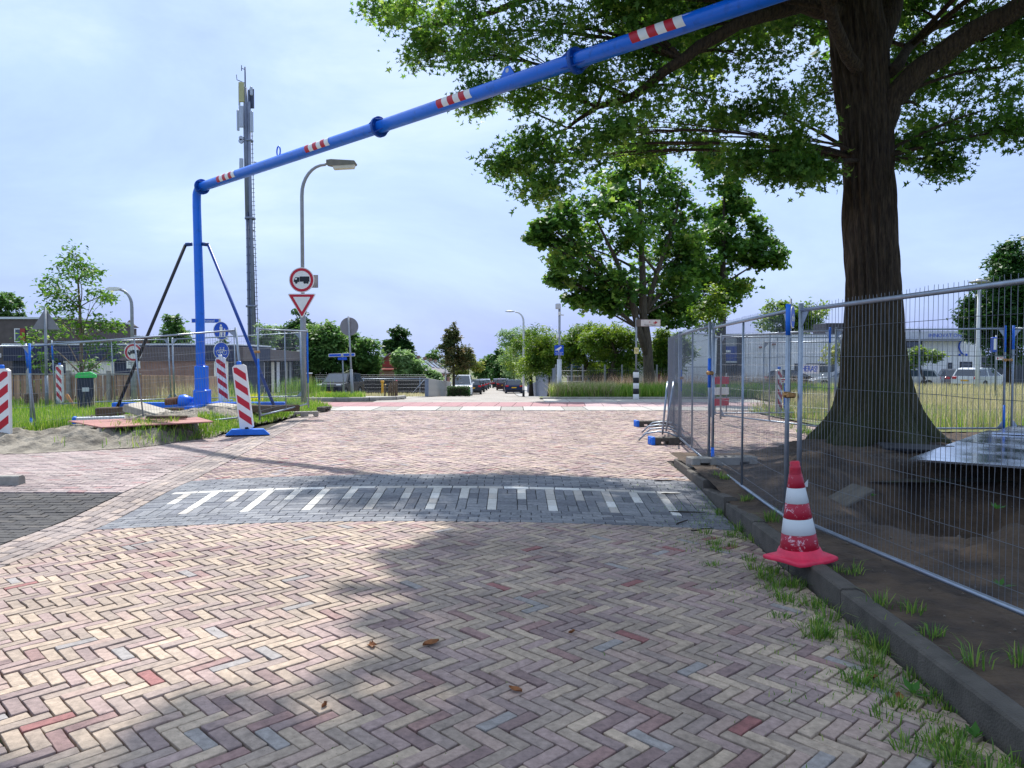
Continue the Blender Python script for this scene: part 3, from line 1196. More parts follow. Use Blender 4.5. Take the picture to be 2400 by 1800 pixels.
lot_in = lambda x, y: (y > 15.6 + np.clip(8.4 - x, 0, 2) * 1.6) & ((x > 9.4) | (y < 21.6)) & (x < 0.78 * y)
p = scatter(60000, 6.9, 34, 14.4, 29, 41, lot_in)
blades("tall_grass", p, 0.42 + .1 * vnoise(p[:, 0], p[:, 1], .8, 4), 0.012, G2, "pale drying grass filling the lot behind the right-hand fences", 41, .3)
p = scatter(16000, 6.9, 20, 14.4, 23, 42, lambda x, y: lot_in(x, y) & (x < 12), clump=.0)
blades("green_grass", p, 0.32, 0.012, G1, "fresh green grass along the far side of the mesh fence by the oak", 42, .4)
vin = lambda x, y: (x > sxc(y) + 2.75 + np.clip(y - 30, 0, 4) * .8) & (y > 29.0)
p = scatter(26000, 1.2, 13, 29, 35, 43, vin)
blades("verge_grass", p, 0.55, 0.022, G1, "bright green grass of the verge around the striped signpost base", 43, .35)
p = scatter(5000, 1.2, 13, 30.6, 36, 44, vin)
blades("seed_grass", p, 0.95, 0.010, G3, "tall pinkish grass gone to seed behind the green verge", 44, .25)
p = scatter(5000, 1.2, 4.2, 29.1, 31.5, 45, vin)
blades("bleached_grass", p, 0.62, 0.02, G2, "yellow-green overhanging grass at the street corner end of the verge", 45, .6)
p = scatter(20000, 8, 40, 29, 46, 46, lambda x, y: (x < 0.72 * y))
blades("meadow_grass", p, 0.5, 0.02, G2, "straw-coloured meadow grass in front of the white warehouse", 46, .3)
# left side
lin = lambda x, y: in_poly(x, y, SB) | ((x < -12) & (y > 13))
p = scatter(52000, -22, -5.8, 15.6, 27.2, 47, lambda x, y: lin(x, y) & (x > -0.72 * y) & ((y > 20.2) | (x < -10.3)), extra=None)
p = np.concatenate([p, scatter(2600, -9.5, -5.9, 16.2, 20.2, 147, lin, clump=.35)])
blades("verge_grass", p, 0.19 + .07 * vnoise(p[:, 0], p[:, 1], .9, 7), 0.014, G1, "rough green grass behind the left mesh fence and blue post", 47, .4)
p = scatter(1600, -22, -5.8, 20.5, 27.2, 48, lambda x, y: lin(x, y) & (x > -0.72 * y), clump=.1)
blades("seed_grass", p, 0.62, 0.009, G2, "thin pale seeding grass standing in the left verge", 48, .25)
edge = lambda x, y: in_poly(x, y, SB) & (x > -6.35 - .25 * np.sin(y * 2.1)) & (x > -6.9 + np.clip(14.6 - y, 0, 3) * .2) & ~((x < -6.6) & (y < 14.4))
p = scatter(16000, -7.2, -5.65, 13.4, 23.2, 49, edge, clump=-.1, extra=lambda x, y: np.where(y < 19.7, sand_h(x, y) - .03, 0))
blades("edge_grass", p, 0.12, 0.014, G1, "short grass along the brick edge by the leaning marker post", 49, .5)
p = scatter(3000, -7.9, -6.0, 12.6, 14.4, 50, lambda x, y: in_poly(x, y, SB), clump=.25, extra=lambda x, y: sand_h(x, y) - .03)
blades("sand_grass", p, 0.16, 0.014, G1, "grass tufts on the sand heap below the left fence", 50, .5)
p = scatter(9000, -12, -8.6, 12.6, 16, 51, lambda x, y: lin(x, y) & (x < -9.4), extra=lambda x, y: np.where(x > -16, .02, 0))
blades("edge_grass", p, 0.28, 0.014, G1, "green weeds behind the fence at the far left edge", 51, .4)
p = scatter(5200, -11.5, -6.0, 27.7, 30.5, 52, lambda x, y: (x > -.262 * y) | (y < 28.6), clump=-.2)
blades("corner_grass", p, 0.24, 0.018, G1, "ragged green grass around the round sign back pole at the corner", 52, .35)
p = scatter(9000, -30, -6, 44, 58, 53, lambda x, y: x > -.55 * y)
blades("field_grass", p, 0.25, 0.03, G2, "mown yellowish grass behind the pipe rail across the street", 53, .4)

# tufts along the kerb on the right
tuft_pts, tuft_h, tuft_c = [], [], []
rt = np.random.default_rng(77)
for (px, py, n, h, sp) in ((1665, 1270, 240, .10, .16), (1700, 1268, 120, .09, .12), (1790, 1235, 420, .20, .17), (1720, 1190, 160, .14, .12), (1690, 1150, 80, .10, .1),
                           (1800, 1345, 420, .16, .16), (1860, 1385, 420, .15, .18), (1905, 1425, 300, .09, .14), (1990, 1495, 520, .17, .17),
                           (1960, 1350, 300, .16, .16), (2060, 1570, 520, .11, .18), (2190, 1690, 420, .13, .17), (2240, 1725, 420, .15, .16), (2330, 1760, 420, .14, .2),
                           (2120, 1440, 260, .24, .12), (2200, 1600, 120, .10, .14), (2300, 1620, 90, .10, .2), (1900, 1040, 900, .16, .55), (1700, 1240, 300, .10, .2), (1750, 1310, 300, .12, .2), (1830, 1330, 300, .16, .2), (1900, 1450, 300, .10, .15), (1980, 1440, 200, .18, .2), (2080, 1500, 250, .14, .2), (2230, 1560, 200, .16, .25), (2100, 1610, 400, .10, .2), (2260, 1780, 400, .12, .2), (2380, 1600, 200, .12, .3), (1770, 1290, 150, .12, .15), (2150, 1620, 200, .07, .2), (2020, 1620, 160, .05, .25), (1930, 1470, 160, .05, .2)):
    r0 = ray(px, py)
    k = (0.04 - EYE) / r0.z
    cx, cy = r0.x * k, r0.y * k
    for tuft_i in range(max(2, n // 95)):
        ux, uy = cx + rt.normal(0, sp * .55), cy + rt.normal(0, sp * .75)
        if pit(np.array(ux), np.array(uy)) < -.05:
            continue
        if kx(uy) - .02 < ux < kx(uy) + .17:
            ux = kx(uy) - .03 if rt.random() < .6 else kx(uy) + .2
        hs_ = h * rt.uniform(.5, 1.1)
        for _ in range(int(26 + 30 * rt.random())):
            x, y = ux + rt.normal(0, .03), uy + rt.normal(0, .03)
            z = verge_z(x, y) - .01 if x > kx(y) + .13 else (tz(x, y) + .13 if x > kx(y) + .03 else tz(x, y) - .006)
            tuft_pts.append((x, y, z))
            tuft_h.append(hs_ * .68)
            tuft_c.append((x - ux, y - uy))
blades("kerb_grass", tuft_pts, np.array(tuft_h), 0.0065, G4, "grass tufts growing along the right-hand kerb and under the fence", 78, .9, out=np.array(tuft_c))
# low moss and weeds in the joints near the kerb
wp, wh = [], []
for _ in range(4200):
    y = rt.uniform(2.2, 9)
    x = kx(y) - abs(rt.normal(0, .42)) + .02
    if vnoise(np.array(x), np.array(y), 6, 91) + rt.normal(0, .2) < .15:
        continue
    wp.append((x, y, tz(x, y) - .01))
    wh.append(.028 + .02 * rt.random())
blades("joint_weeds", wp, np.array(wh), 0.006, G4, "small weeds and moss sprouting between bricks beside the kerb", 79, .9, cat="weeds")
wp = []
for _ in range(2600):
    y = rt.uniform(2.4, 7)
    x = rt.uniform(-3.6, 1.6)
    if vnoise(np.array(x), np.array(y), 5, 92) < .35:
        continue
    wp.append((x, y, tz(x, y) - .012))
blades("joint_moss", wp, 0.017, 0.006, G4, "specks of moss in the brick joints of the near road", 80, .9, cat="moss")
# dead twigs and leaves on the ramp corner
m_twig = M("dead_twig", S(46, 38, 30), 0.9)
for i, (px, py, L) in enumerate(((1610, 1190, .35), (1575, 1160, .25), (1600, 1210, .22), (1560, 1135, .3), (1650, 1225, .25))):
    r0 = ray(px, py)
    k = (0.06 - EYE) / r0.z
    x, y = r0.x * k, r0.y * k
    pts = []
    a = rt.uniform(-.5, .9)
    for j in range(5):
        pts.append((math.cos(a) * L * (j / 4 - .5) + rt.normal(0, .012), math.sin(a) * L * (j / 4 - .5) + rt.normal(0, .012), 0.008 + .004 * j % 2))
    tw = MB().tube(pts, [.006, .008, .007, .006, .003], 5).build("fallen_twig", m_twig, None, (x, y, tz(x, y) + .004))
    tag(tw, ["longest dead twig lying on the white tooth at the ramp's right end", "short dead twig across the right end of the white line", "dead twig beside the kerb below the last white tooth",
             "dead twig at the corner where the ramp meets the verge", "dead twig at the foot of the kerb beside the ramp bottom"][i], "twig", "dead twigs on the ramp corner")
# fallen brown leaves on the road
m_dleaf = M("dead_leaf", S(132, 84, 48), .8, var=.3, scale=30)
for i, (px, py, L_, lab) in enumerate(((872, 1518, .09, "curled brown leaf on the shaded bricks, left of the middle"), (1010, 1512, .11, "largest curled brown leaf lying on the bricks near the middle"), (1208, 1618, .08, "brown leaf on the bricks in the lower middle"),
                                       (2045, 1560, .07, "brown leaf fragment in the kerb grass, lower right"), (2110, 1605, .08, "reddish brown leaf at the kerb foot, lower right"), (760, 1660, .05, "small brown leaf crumb on the bricks, lower left of the middle"), (1340, 1480, .05, "small brown leaf crumb in the shade right of the middle"))):
    r0 = ray(px, py)
    k = (0.045 - EYE) / r0.z
    x, y = r0.x * k, r0.y * k
    mb = MB()
    n_ = 6
    vs, fs = [], []
    for j in range(n_ + 1):
        t = j / n_
        w_ = L_ * .3 * math.sin(math.pi * min(.98, max(.04, t))) * rt.uniform(.6, 1.1)
        zc_ = .008 + .012 * abs(t - .5)
        vs += [(L_ * (t - .5), -w_, zc_ + .008 * rt.random()), (L_ * (t - .5), 0, zc_ - .008), (L_ * (t - .5), w_, zc_ + .010 * rt.random())]
    for j in range(n_):
        b_ = j * 3
        fs += [(b_, b_ + 1, b_ + 4, b_ + 3), (b_ + 1, b_ + 2, b_ + 5, b_ + 4)]
    mb.add(vs, fs)
    o = mb.build("fallen_leaf", m_dleaf, None, (x, y, tz(x, y) + .002))
    o.rotation_euler = (0, 0, rt.uniform(0, 6.28))
    tag(o, lab, "leaf", "fallen brown leaves on the road")
# broadleaf weeds in the pit
wl = leaf_mat("weed_leaf", [(0, S(70, 120, 50)), (1, S(110, 160, 70))], .4)
for i, (px, py) in enumerate(((2335, 1195), (2345, 1378), (2045, 1165), (2285, 1735), (2140, 1630))):
    r0 = ray(px, py)
    k = (0.10 - EYE) / r0.z
    for _ in range(6):                      # settle on the soil
        x, y = r0.x * k, r0.y * k
        zz = verge_z(x, y) if x > kx(y) + .13 else tz(x, y)
        k = (zz - EYE) / r0.z
    x, y = r0.x * k, r0.y * k
    mb = MB()
    for j in range(7):
        a = j * .9 + rt.random()
        L = rt.uniform(.05, .1)
        e = rt.uniform(.2, .9)
        d = Vector((math.cos(a) * math.cos(e), math.sin(a) * math.cos(e), math.sin(e)))
        s = Vector((-math.sin(a), math.cos(a), 0)) * L * .22
        b0 = Vector((0, 0, 0.01))
        mb.add([b0, b0 + d * L * .5 + s, b0 + d * L, b0 + d * L * .5 - s], [(0, 1, 2), (0, 2, 3)])
    wd = mb.build("broadleaf_weed", wl, None, (x, y, zz))
    tag(wd, ["lone leafy weed on the soil slope near the right picture edge, upper one", "lone leafy weed on the dark soil below the pit at right", "tiny leafy weed beside the wooden plank in the pit",
             "leafy weed growing at the foot of the kerb, lower right corner", "leafy weed among bricks by the kerb, middle of the lower right"][i], "weed", "broadleaf weeds on the right")

# ================================================================== TREES
SHAPES = {
    'oak': np.array([(0, 0), (.22, .05), (.26, .30), (.40, .08), (.58, .40), (.66, .09), (1.0, 0), (.66, -.09), (.58, -.40), (.40, -.08), (.26, -.30), (.22, -.05)]),
    'maple': np.array([(0, 0), (.15, .42), (.42, .20), (.62, .48), (1.0, 0), (.62, -.48), (.42, -.20), (.15, -.42)]),
    'oval': np.array([(0, 0), (.5, .26), (1.0, 0), (.5, -.26)]),
    'narrow': np.array([(0, 0), (.45, .13), (1.0, 0), (.45, -.13)]),
}


def leaf_arrays(centers, size, shape, r, outward=None, droop=0.25, flat=0.55):
    sh = SHAPES[shape]
    n, k = len(centers), len(sh)
    az = r.uniform(0, 6.283, n)
    el = r.normal(-droop, .45, n)
    d = np.stack([np.cos(az) * np.cos(el), np.sin(az) * np.cos(el), np.sin(el)], 1)
    up = np.stack([r.normal(0, flat, n), r.normal(0, flat, n), np.ones(n)], 1)
    s = np.cross(up, d)
    s /= np.linalg.norm(s, axis=1, keepdims=True) + 1e-9
    nn = np.cross(d, s)
    L = size * r.uniform(.5, 1.35, n)
    curl = r.normal(0, .12, n)
    V = centers[:, None, :] + d[:, None, :] * (sh[None, :, 0:1] * L[:, None, None]) + s[:, None, :] * (sh[None, :, 1:2] * L[:, None, None]) \
        + nn[:, None, :] * ((np.abs(sh[None, :, 1:2]) * .5 + sh[None, :, 0:1] ** 2 * curl[:, None, None]) * L[:, None, None])
    Fc = np.arange(n * k).reshape(n, k)
    return V.reshape(-1, 3), Fc


def crown(name, pads, size, shape, mat, parent, seed, sig=0.22, flat=.55, droop=.25, shell=0.45, base=Vector((0, 0, 0)), tone=None):
    """pads: (center, (rx,ry,rz), clusters, leaves per cluster); returns cluster centres"""
    r = np.random.default_rng(seed)
    C, RN, clus = [], [], []
    for (c, rad, nc, nl) in pads:
        u = r.normal(0, 1, (nc, 3))
        u /= np.linalg.norm(u, axis=1, keepdims=True)
        q = r.uniform(shell, 1, nc) ** .6
        cc = np.array(c)[None] + u * q[:, None] * np.array(rad)[None]
        clus.append(cc)
        sg = sig * min(1.6, max(.5, np.mean(rad)))
        off = r.normal(0, 1, (nc, nl, 3)) * sg * np.array([1, 1, .62])
        pts = cc[:, None, :] + off
        C.append(pts.reshape(-1, 3))
        t = r.uniform(0, 1, (nc, 1)) * .6 + r.uniform(0, 1, (nc, nl)) * .4
        RN.append(t.ravel())
    C = np.concatenate(C)
    RN = np.concatenate(RN)
    V, Fc = leaf_arrays(C, size, shape, r, droop=droop, flat=flat)
    o = np_mesh(name, V - np.array(base)[None], Fc, mat, parent, np.repeat(RN, len(SHAPES[shape])))
    return o, clus


def bez(a, b, c, n):
    return [a * (1 - t) ** 2 + b * 2 * t * (1 - t) + c * t * t for t in [i / n for i in range(n + 1)]]


def branches(mb, trunk, trad, pads, clus, base, r, twigs=5, thick=0.28, low=0.45, rmax=1.0):
    """limbs from the trunk to the pads and twigs on to leaf clusters"""
    for (c, rad, nc, nl), cc in zip(pads, clus):
        c = Vector(c)
        best, bi = 1e9, 0
        for i, t in enumerate(trunk):
            dz = c.z - t.z
            hd = math.hypot(c.x - t.x, c.y - t.y)
            cost = abs(dz - hd * low) + (3 if dz < -.3 else 0) + hd * .2
            if cost < best:
                best, bi = cost, i
        a = trunk[bi]
        mid = (a + c) / 2 + Vector((r.normal(0, .15), r.normal(0, .15), (c - a).length * .10 + r.normal(0, .1)))
        pts = bez(a, mid, c, 6)
        r0 = min(trad[bi] * .6, max(.02, (c - a).length * .022) + .012, rmax) * (thick / .28)
        mb.tube([p - base for p in pts], [r0 * (1 - .8 * i / 6) + .004 for i in range(7)], 6)
        for j in range(min(twigs, len(cc))):
            e = Vector(cc[int(r.integers(len(cc)))])
            s0 = pts[int(r.integers(3, 7))]
            m2 = (s0 + e) / 2 + Vector((r.normal(0, .06), r.normal(0, .06), r.normal(.05, .06)))
            q = bez(s0, m2, e, 3)
            mb.tube([p - base for p in q], [r0 * .22 + .003, r0 * .16 + .003, r0 * .1 + .002, .002], 4)


def bark(name, c1, c2, scale=6, bump=0.8, moss=None):
    return M(name, c1, 0.95, moss=moss, scale=scale, stretch=(5, 5, .7), bump=bump, bscale=7, col2=c2, lo=.35, hi=.68, bdist=.06)


b_oak = bark("oak_bark", S(46, 36, 27), S(90, 74, 55), bump=1.0, moss=S(50, 58, 26))
b_grey = bark("maple_bark", S(58, 52, 44), S(98, 90, 76), 5)
b_dark = bark("dark_bark", S(48, 42, 36), S(76, 66, 54), 5)
b_young = bark("young_bark", S(100, 86, 74), S(134, 118, 100), 5)

L_oak = leaf_mat("oak_leaf", [(0, S(52, 88, 38)), (.4, S(76, 116, 50)), (.75, S(108, 146, 62)), (1, S(166, 186, 92))], .5)
L_map = leaf_mat("maple_leaf", [(0, S(50, 86, 42)), (.45, S(72, 112, 50)), (.8, S(104, 140, 62)), (1, S(156, 172, 90))], .48)
L_lime = leaf_mat("hedge_leaf", [(0, S(52, 84, 30)), (.4, S(78, 112, 40)), (.75, S(118, 146, 56)), (1, S(160, 174, 80))], .4)
L_mid = leaf_mat("mid_leaf", [(0, S(54, 90, 46)), (.5, S(80, 118, 60)), (1, S(126, 156, 92))], .38)
L_dark = leaf_mat("dark_leaf", [(0, S(30, 62, 30)), (.5, S(46, 82, 38)), (1, S(72, 108, 52))], .33)
L_pale = leaf_mat("pale_leaf", [(0, S(92, 128, 76)), (.5, S(122, 154, 98)), (1, S(160, 184, 130))], .42)
L_brown = leaf_mat("bronze_leaf", [(0, S(62, 78, 46)), (.5, S(84, 96, 56)), (.8, S(112, 100, 68)), (1, S(140, 130, 86))], .4)
L_yel = leaf_mat("yellow_green_leaf", [(0, S(90, 112, 48)), (.5, S(128, 144, 66)), (1, S(168, 166, 88))], .4)


def finish_tree(name, label, base, trunk, trad, pads, size, shape, lmat, bmat, seed, group=None, nside=8, twigs=5, sig=.22, thick=.28, flat=.55, droop=.25, shell=.45, low=.45, limbs=()):
    root = thing(name, label, "tree", base, 0, group)
    r = np.random.default_rng(seed)
    cr, clus = crown("crown", pads, size, shape, lmat, root, seed, sig, flat, droop, shell, base)
    mb = MB()
    mb.tube([t - base for t in trunk], trad, nside)
    tk, tr = list(trunk), list(trad)
    for (lp_, lr_) in limbs:
        mb.tube([q - base for q in lp_], lr_, 8)
        tk += lp_[1:]
        tr += lr_[1:]
    branches(mb, tk, tr, pads, clus, base, r, twigs, thick, low)
    mb.build("trunk", bmat, root)
    return root


def simple_tree(name, label, px, d, top, bot, halfw, lmat, seed, size=.35, nc=16, nl=60, npad=9, bmat=None, group=None, trunk_r=.16, shape='oval', basez=None, kind='round', sig=.24, depthk=.8):
    """a crown between picture rows top and bot (photo pixels), halfw wide, at distance d"""
    base = onterr(px, d)
    if basez is not None:
        base.z = basez
    zt, zb = ZP(top, d), ZP(bot, d)
    hw_ = halfw / F * d * 1.05
    r = np.random.default_rng(seed)
    cz, hz = (zt + zb) / 2, (zt - zb) / 2
    pads = []
    for i in range(npad):
        for _ in range(30):
            u = r.uniform(-1, 1, 3)
            if np.dot(u, u) < 1 and np.dot(u, u) > .15:
                break
        k = 1.0
        if kind == 'cone':
            k = .35 + .65 * (1 - (u[2] + 1) / 2)
        pr = r.uniform(.26, .48)
        pads.append((Vector((base.x + u[0] * hw_ * .66 * k, base.y + u[1] * hw_ * .66 * k * depthk, cz + u[2] * hz * .66)), (hw_ * pr * k, hw_ * pr * k * depthk, hz * pr * .9), nc, nl))
    if kind == 'cone':
        pads.append((Vector((base.x, base.y, zt - hz * .30)), (hw_ * .26, hw_ * .26, hz * .30), nc, nl))
        pads.append((Vector((base.x, base.y, cz)), (hw_ * .5, hw_ * .5, hz * .5), nc, nl))
    # stretch the pads so that the crown really fills its height and width
    lo_z = min(q[0].z - q[1][2] for q in pads)
    hi_z = max(q[0].z + q[1][2] for q in pads)
    wm = max(max(abs(q[0].x - base.x) + q[1][0] for q in pads), 1e-3)
    kz, kw = (zt - zb) / (hi_z - lo_z), hw_ / wm
    pads = [(Vector((base.x + (q[0].x - base.x) * kw, base.y + (q[0].y - base.y) * kw, zb + (q[0].z - lo_z) * kz)), (q[1][0] * kw, q[1][1] * kw, q[1][2] * kz), q[2], q[3]) for q in pads]
    trunk = [base + Vector((r.normal(0, .04) * i, r.normal(0, .04) * i, (zt - base.z) * .86 * i / 6)) for i in range(7)]
    trad = [trunk_r * (1.25 if i == 0 else 1) * (1 - .14 * i) for i in range(7)]
    return finish_tree(name, label, base, trunk, trad, pads, size, shape, lmat, bmat or b_dark, seed, group, twigs=4, sig=sig)


# ---------- the big oak
ob = Vector((P(2052, 1045, 12.3).x, 12.3, 0))
ob.z = verge_z(ob.x, ob.y)
oak = thing("oak_tree", "massive dark oak trunk with spreading leafy crown behind the right-hand mesh fence", "tree", ob)
tr_px = [(2054, 1046), (2054, 1010), (2053, 960), (2051, 880), (2047, 720), (2040, 540), (2034, 380), (2026, 250), (2012, 120), (1995, -20), (1975, -220), (1950, -480)]
tr_rad = [.95, .78, .62, .50, .415, .39, .375, .39, .42, .38, .30, .18]
axis = [P(a, b, 12.3) for a, b in tr_px]
axis[0].z = ob.z - 0.25
NS, NT = 96, 150
zs = np.array([a.z for a in axis])
tt = np.linspace(0, 1, NT) ** 1.15
zz = zs[0] + tt * (zs[-1] - zs[0])
ax_x = np.interp(zz, zs, [a.x for a in axis])
ax_r = np.interp(zz, zs, tr_rad)
th = np.linspace(0, 2 * math.pi, NS, endpoint=False)
TH, ZZ = np.meshgrid(th, zz)
RR = np.repeat(ax_r[:, None], NS, 1)
hgt = np.clip(ZZ - ob.z, 0, None)
flare = np.exp(-hgt / .42)
RR = RR * (1 + flare * .26 * np.cos(5 * TH + .6) + flare * .12 * np.cos(9 * TH + 2))
rr_ = np.random.default_rng(3)
ridge = np.zeros_like(RR)
for k in range(7):
    f = rr_.integers(18, 44)
    ridge += np.sin(f * TH + 2.2 * np.sin(ZZ * rr_.uniform(.8, 2.4) + rr_.uniform(0, 6)) + rr_.uniform(0, 6))
RR = RR + .0115 * ridge + .01 * np.sin(ZZ * 3.1 + 3 * TH)
V = np.stack([ax_x[:, None] + RR * np.cos(TH) - ob.x, 0 * RR + RR * np.sin(TH), ZZ - ob.z], -1).reshape(-1, 3)
ii = np.arange(NS * NT).reshape(NT, NS)
jn = np.roll(ii, -1, axis=1)
Fq = np.stack([ii[:-1].ravel(), jn[:-1].ravel(), jn[1:].ravel(), ii[1:].ravel()], 1)
np_mesh("trunk", V, Fq, b_oak, oak, smooth=True)


def limb(px_pts, rad):
    pts = [P(a, b, d) for a, b, d in px_pts]
    return pts, rad


limbs = [limb([(2055, 330, 12.3), (2085, 235, 12.1), (2160, 160, 11.9), (2280, 75, 11.6), (2400, 8, 11.2), (2550, -60, 10.8)], [.24, .20, .18, .165, .15, .12]),
         limb([(2030, 260, 12.4), (2050, 130, 12.6), (2090, 0, 12.8), (2130, -160, 13)], [.22, .21, .19, .14]),
         limb([(2000, 40, 12.2), (1880, 10, 12), (1730, 55, 11.7), (1600, 140, 11.6), (1480, 228, 12), (1400, 250, 12.3), (1330, 300, 12.6)], [.16, .13, .10, .085, .065, .045, .025]),
         limb([(1995, -20, 12.4), (1800, -90, 12.6), (1560, -80, 13), (1300, -20, 13.6), (1080, 50, 14.2), (960, 70, 14.4)], [.15, .12, .10, .07, .04, .02]),
         limb([(2040, 215, 12.3), (1985, 130, 11.8), (1945, 20, 11.3), (1900, -120, 10.8)], [.12, .10, .09, .06]),
         limb([(2085, 170, 12.1), (2130, 110, 13), (2200, 60, 14), (2290, 40, 15)], [.10, .08, .06, .03])]
PX = [(905, 30, 55, 40, 10.2), (985, 20, 70, 55, 10), (1050, 85, 75, 60, 10.3), (1000, 120, 45, 40, 10.2), (1110, 20, 80, 60, 10.5), (1140, 130, 75, 60, 10), (1115, 215, 45, 42, 9.8),
      (1230, 50, 90, 70, 11), (1230, 190, 70, 62, 10.5), (1350, 90, 90, 75, 11.3), (1350, 215, 85, 62, 11), (1255, 335, 70, 52, 10.6), (1195, 385, 44, 30, 10.4), (1330, 350, 85, 60, 10.8), (1290, 435, 46, 36, 10.5),
      (1420, 320, 70, 66, 11.4), (1480, 60, 85, 75, 11.8), (1500, 190, 85, 75, 12), (1530, 310, 65, 75, 12.5), (1600, 80, 80, 80, 12.3), (1640, 220, 70, 75, 12.8), (1690, 320, 66, 60, 12.4),
      (1740, 130, 80, 80, 12.8), (1800, 250, 66, 66, 12.2), (1760, 375, 48, 28, 11.6), (1860, 60, 70, 70, 13.5), (1880, 330, 50, 50, 11.8), (1905, 395, 52, 26, 11.4), (1840, 400, 40, 22, 11.3),
      (1900, 200, 70, 80, 13.6), (2150, 250, 66, 66, 13), (2150, 345, 58, 42, 12.4), (2212, 378, 40, 34, 11.6), (2240, 160, 70, 66, 13.8), (2300, 260, 78, 66, 12.3), (2170, 110, 60, 60, 14.5),
      (2350, 160, 66, 70, 12.4), (2385, 300, 45, 50, 11), (2300, 30, 80, 44, 13.8), (2110, 30, 60, 50, 14.6), (2395, 80, 60, 60, 11.6), (2120, 180, 45, 60, 14.2), (1960, 30, 60, 60, 14.6),
      (1420, 10, 80, 50, 11.6), (1560, -10, 90, 40, 11.8), (1700, 10, 80, 50, 12.2)]
PE0 = XP(466, 19.0)
opads = []
for (a, b, rx, ry, d) in PX:
    # keep the foliage behind the blue portal beam
    kb_ = (a - 1200) / F
    tb = (kb_ * 19.0 - PE0) / (0.7445 + kb_ * 0.6677)
    dbm = 19.0 - 0.6677 * tb
    rr = (rx + ry) / 2 * dbm / F * 1.1
    d = max(d, dbm + rr + .55) if a < 1900 else d
    c = P(a, b, d)
    k = d / F
    opads.append((c, (rx * k, (rx + ry) / 2 * k * 1.1, ry * k), 8, 88))
r_o = np.random.default_rng(12)
high = []
while len(high) < 50:                       # the crown above the picture, which shades the road
    u = r_o.uniform(-1, 1, 3)
    if np.dot(u, u) > 1:
        continue
    c = Vector((5.2 + u[0] * 7.2, 10.9 + u[1] * 7.0, 10.3 + u[2] * 2.9))
    if c.x < -.9 + .3 * r_o.random():
        continue
    if c.z < EYE + 0.56 * c.y + 0.4:
        continue
    high.append((c, (1.3, 1.3, .8), 12, 34))
rsh = np.random.default_rng(55)
for _ in range(34):                         # unseen boughs added overhead, placed sunward to shade the near road
    zq = rsh.uniform(8.6, 11.5)
    tx_, ty_ = rsh.uniform(-1.1, 3.0), rsh.uniform(1.2, 7.6)
    q_ = Vector((tx_ - .06 * zq / 1.376, ty_ + zq / 1.376, zq))
    if q_.z < EYE + .5 * q_.y + .9:
        q_.z = EYE + .5 * q_.y + .9 + rsh.uniform(0, .6)
    high.append((q_, (.95, .95, .5), 10, 27))
for _ in range(18):                         # the far side of the crown, shading the trunk foot
    high.append((Vector((rsh.uniform(3.4, 10.5), rsh.uniform(15.3, 19.5), rsh.uniform(9.6, 12.6))), (1.2, 1.2, .7), 12, 34))
cr1, cl1 = crown("crown", opads, .135, 'oak', L_oak, oak, 21, sig=.33, flat=.85, droop=.35, base=ob, shell=.25)
cr2, cl2 = crown("crown_top", high, .30, 'maple', L_oak, oak, 22, sig=.30, flat=.7, base=ob)
mb = MB()
tk, trr = list(axis[6:]), list(tr_rad[6:])
for (lp_, lr_) in limbs:
    fine = [lp_[0]]
    for q in range(len(lp_) - 1):
        a0, a1 = lp_[q], lp_[q + 1]
        fine += [a0.lerp(a1, t) + Vector((r_o.normal(0, .02), 0, r_o.normal(0, .02))) for t in (.34, .67)] + [a1]
    fr = list(np.interp(np.linspace(0, 1, len(fine)), np.linspace(0, 1, len(lr_)), lr_))
    mb.tube([q - ob for q in fine], fr, 12)
    tk += lp_[1:]
    trr += lr_[1:]
branches(mb, tk, trr, opads, cl1, ob, r_o, twigs=10, thick=.28, low=.35, rmax=.034)
branches(mb, tk, trr, high, cl2, ob, r_o, twigs=2, thick=.25, low=.3)
mb.build("limbs", b_oak, oak)

# ---------- maple behind the signpost, with a second slimmer one to its right
mbase = onterr(1522, 33.5)
k33 = 33.5 / F
mt = [P(1524, 915, 33.5), P(1520, 860, 33.5), P(1516, 800, 33.4), P(1508, 740, 33.4), P(1506, 640, 33.4), P(1500, 520, 33.4), P(1500, 420, 33.4)]
mt[0].z = mbase.z - .1
mr_ = [.30, .235, .22, .19, .15, .10, .05]
fork = ([P(1516, 830, 33.4), P(1496, 770, 33.2), P(1480, 700, 33.0), P(1440, 600, 32.6), P(1400, 520, 32.2)], [.17, .16, .13, .09, .04])
fork2 = ([P(1508, 745, 33.4), P(1540, 640, 33.8), P(1580, 520, 34.2), P(1600, 430, 34.5)], [.14, .11, .08, .03])
mp_ = [(1480, 430, 70, 60, 34), (1410, 450, 62, 50, 33), (1540, 440, 62, 60, 35), (1350, 500, 60, 40, 32), (1290, 535, 40, 24, 31.5), (1440, 540, 80, 66, 32.5), (1530, 540, 76, 70, 34.5), (1330, 600, 60, 44, 32), (1370, 580, 62, 50, 34),
       (1450, 640, 84, 60, 33), (1540, 650, 80, 64, 35), (1310, 650, 34, 26, 33), (1366, 690, 50, 36, 33.5), (1400, 715, 52, 34, 33.5), (1590, 600, 60, 60, 34.5), (1600, 690, 56, 50, 34), (1480, 700, 60, 40, 35.5), (1500, 370, 50, 40, 34), (1600, 520, 56, 50, 35), (1630, 610, 50, 46, 35.5), (1560, 735, 50, 28, 34), (1260, 560, 30, 16, 31.5), (1420, 690, 50, 40, 33)]
finish_tree("maple_tree", "full maple with forked grey trunk behind the striped signpost", mbase, mt, mr_,
            [(P(a, b, d), (rx * d / F, (rx + ry) / 2 * d / F, ry * d / F), 11, 62) for a, b, rx, ry, d in mp_], .24, 'maple', L_map, b_grey, 31, twigs=6, sig=.26, limbs=[fork, fork2], shell=.35, low=.6)
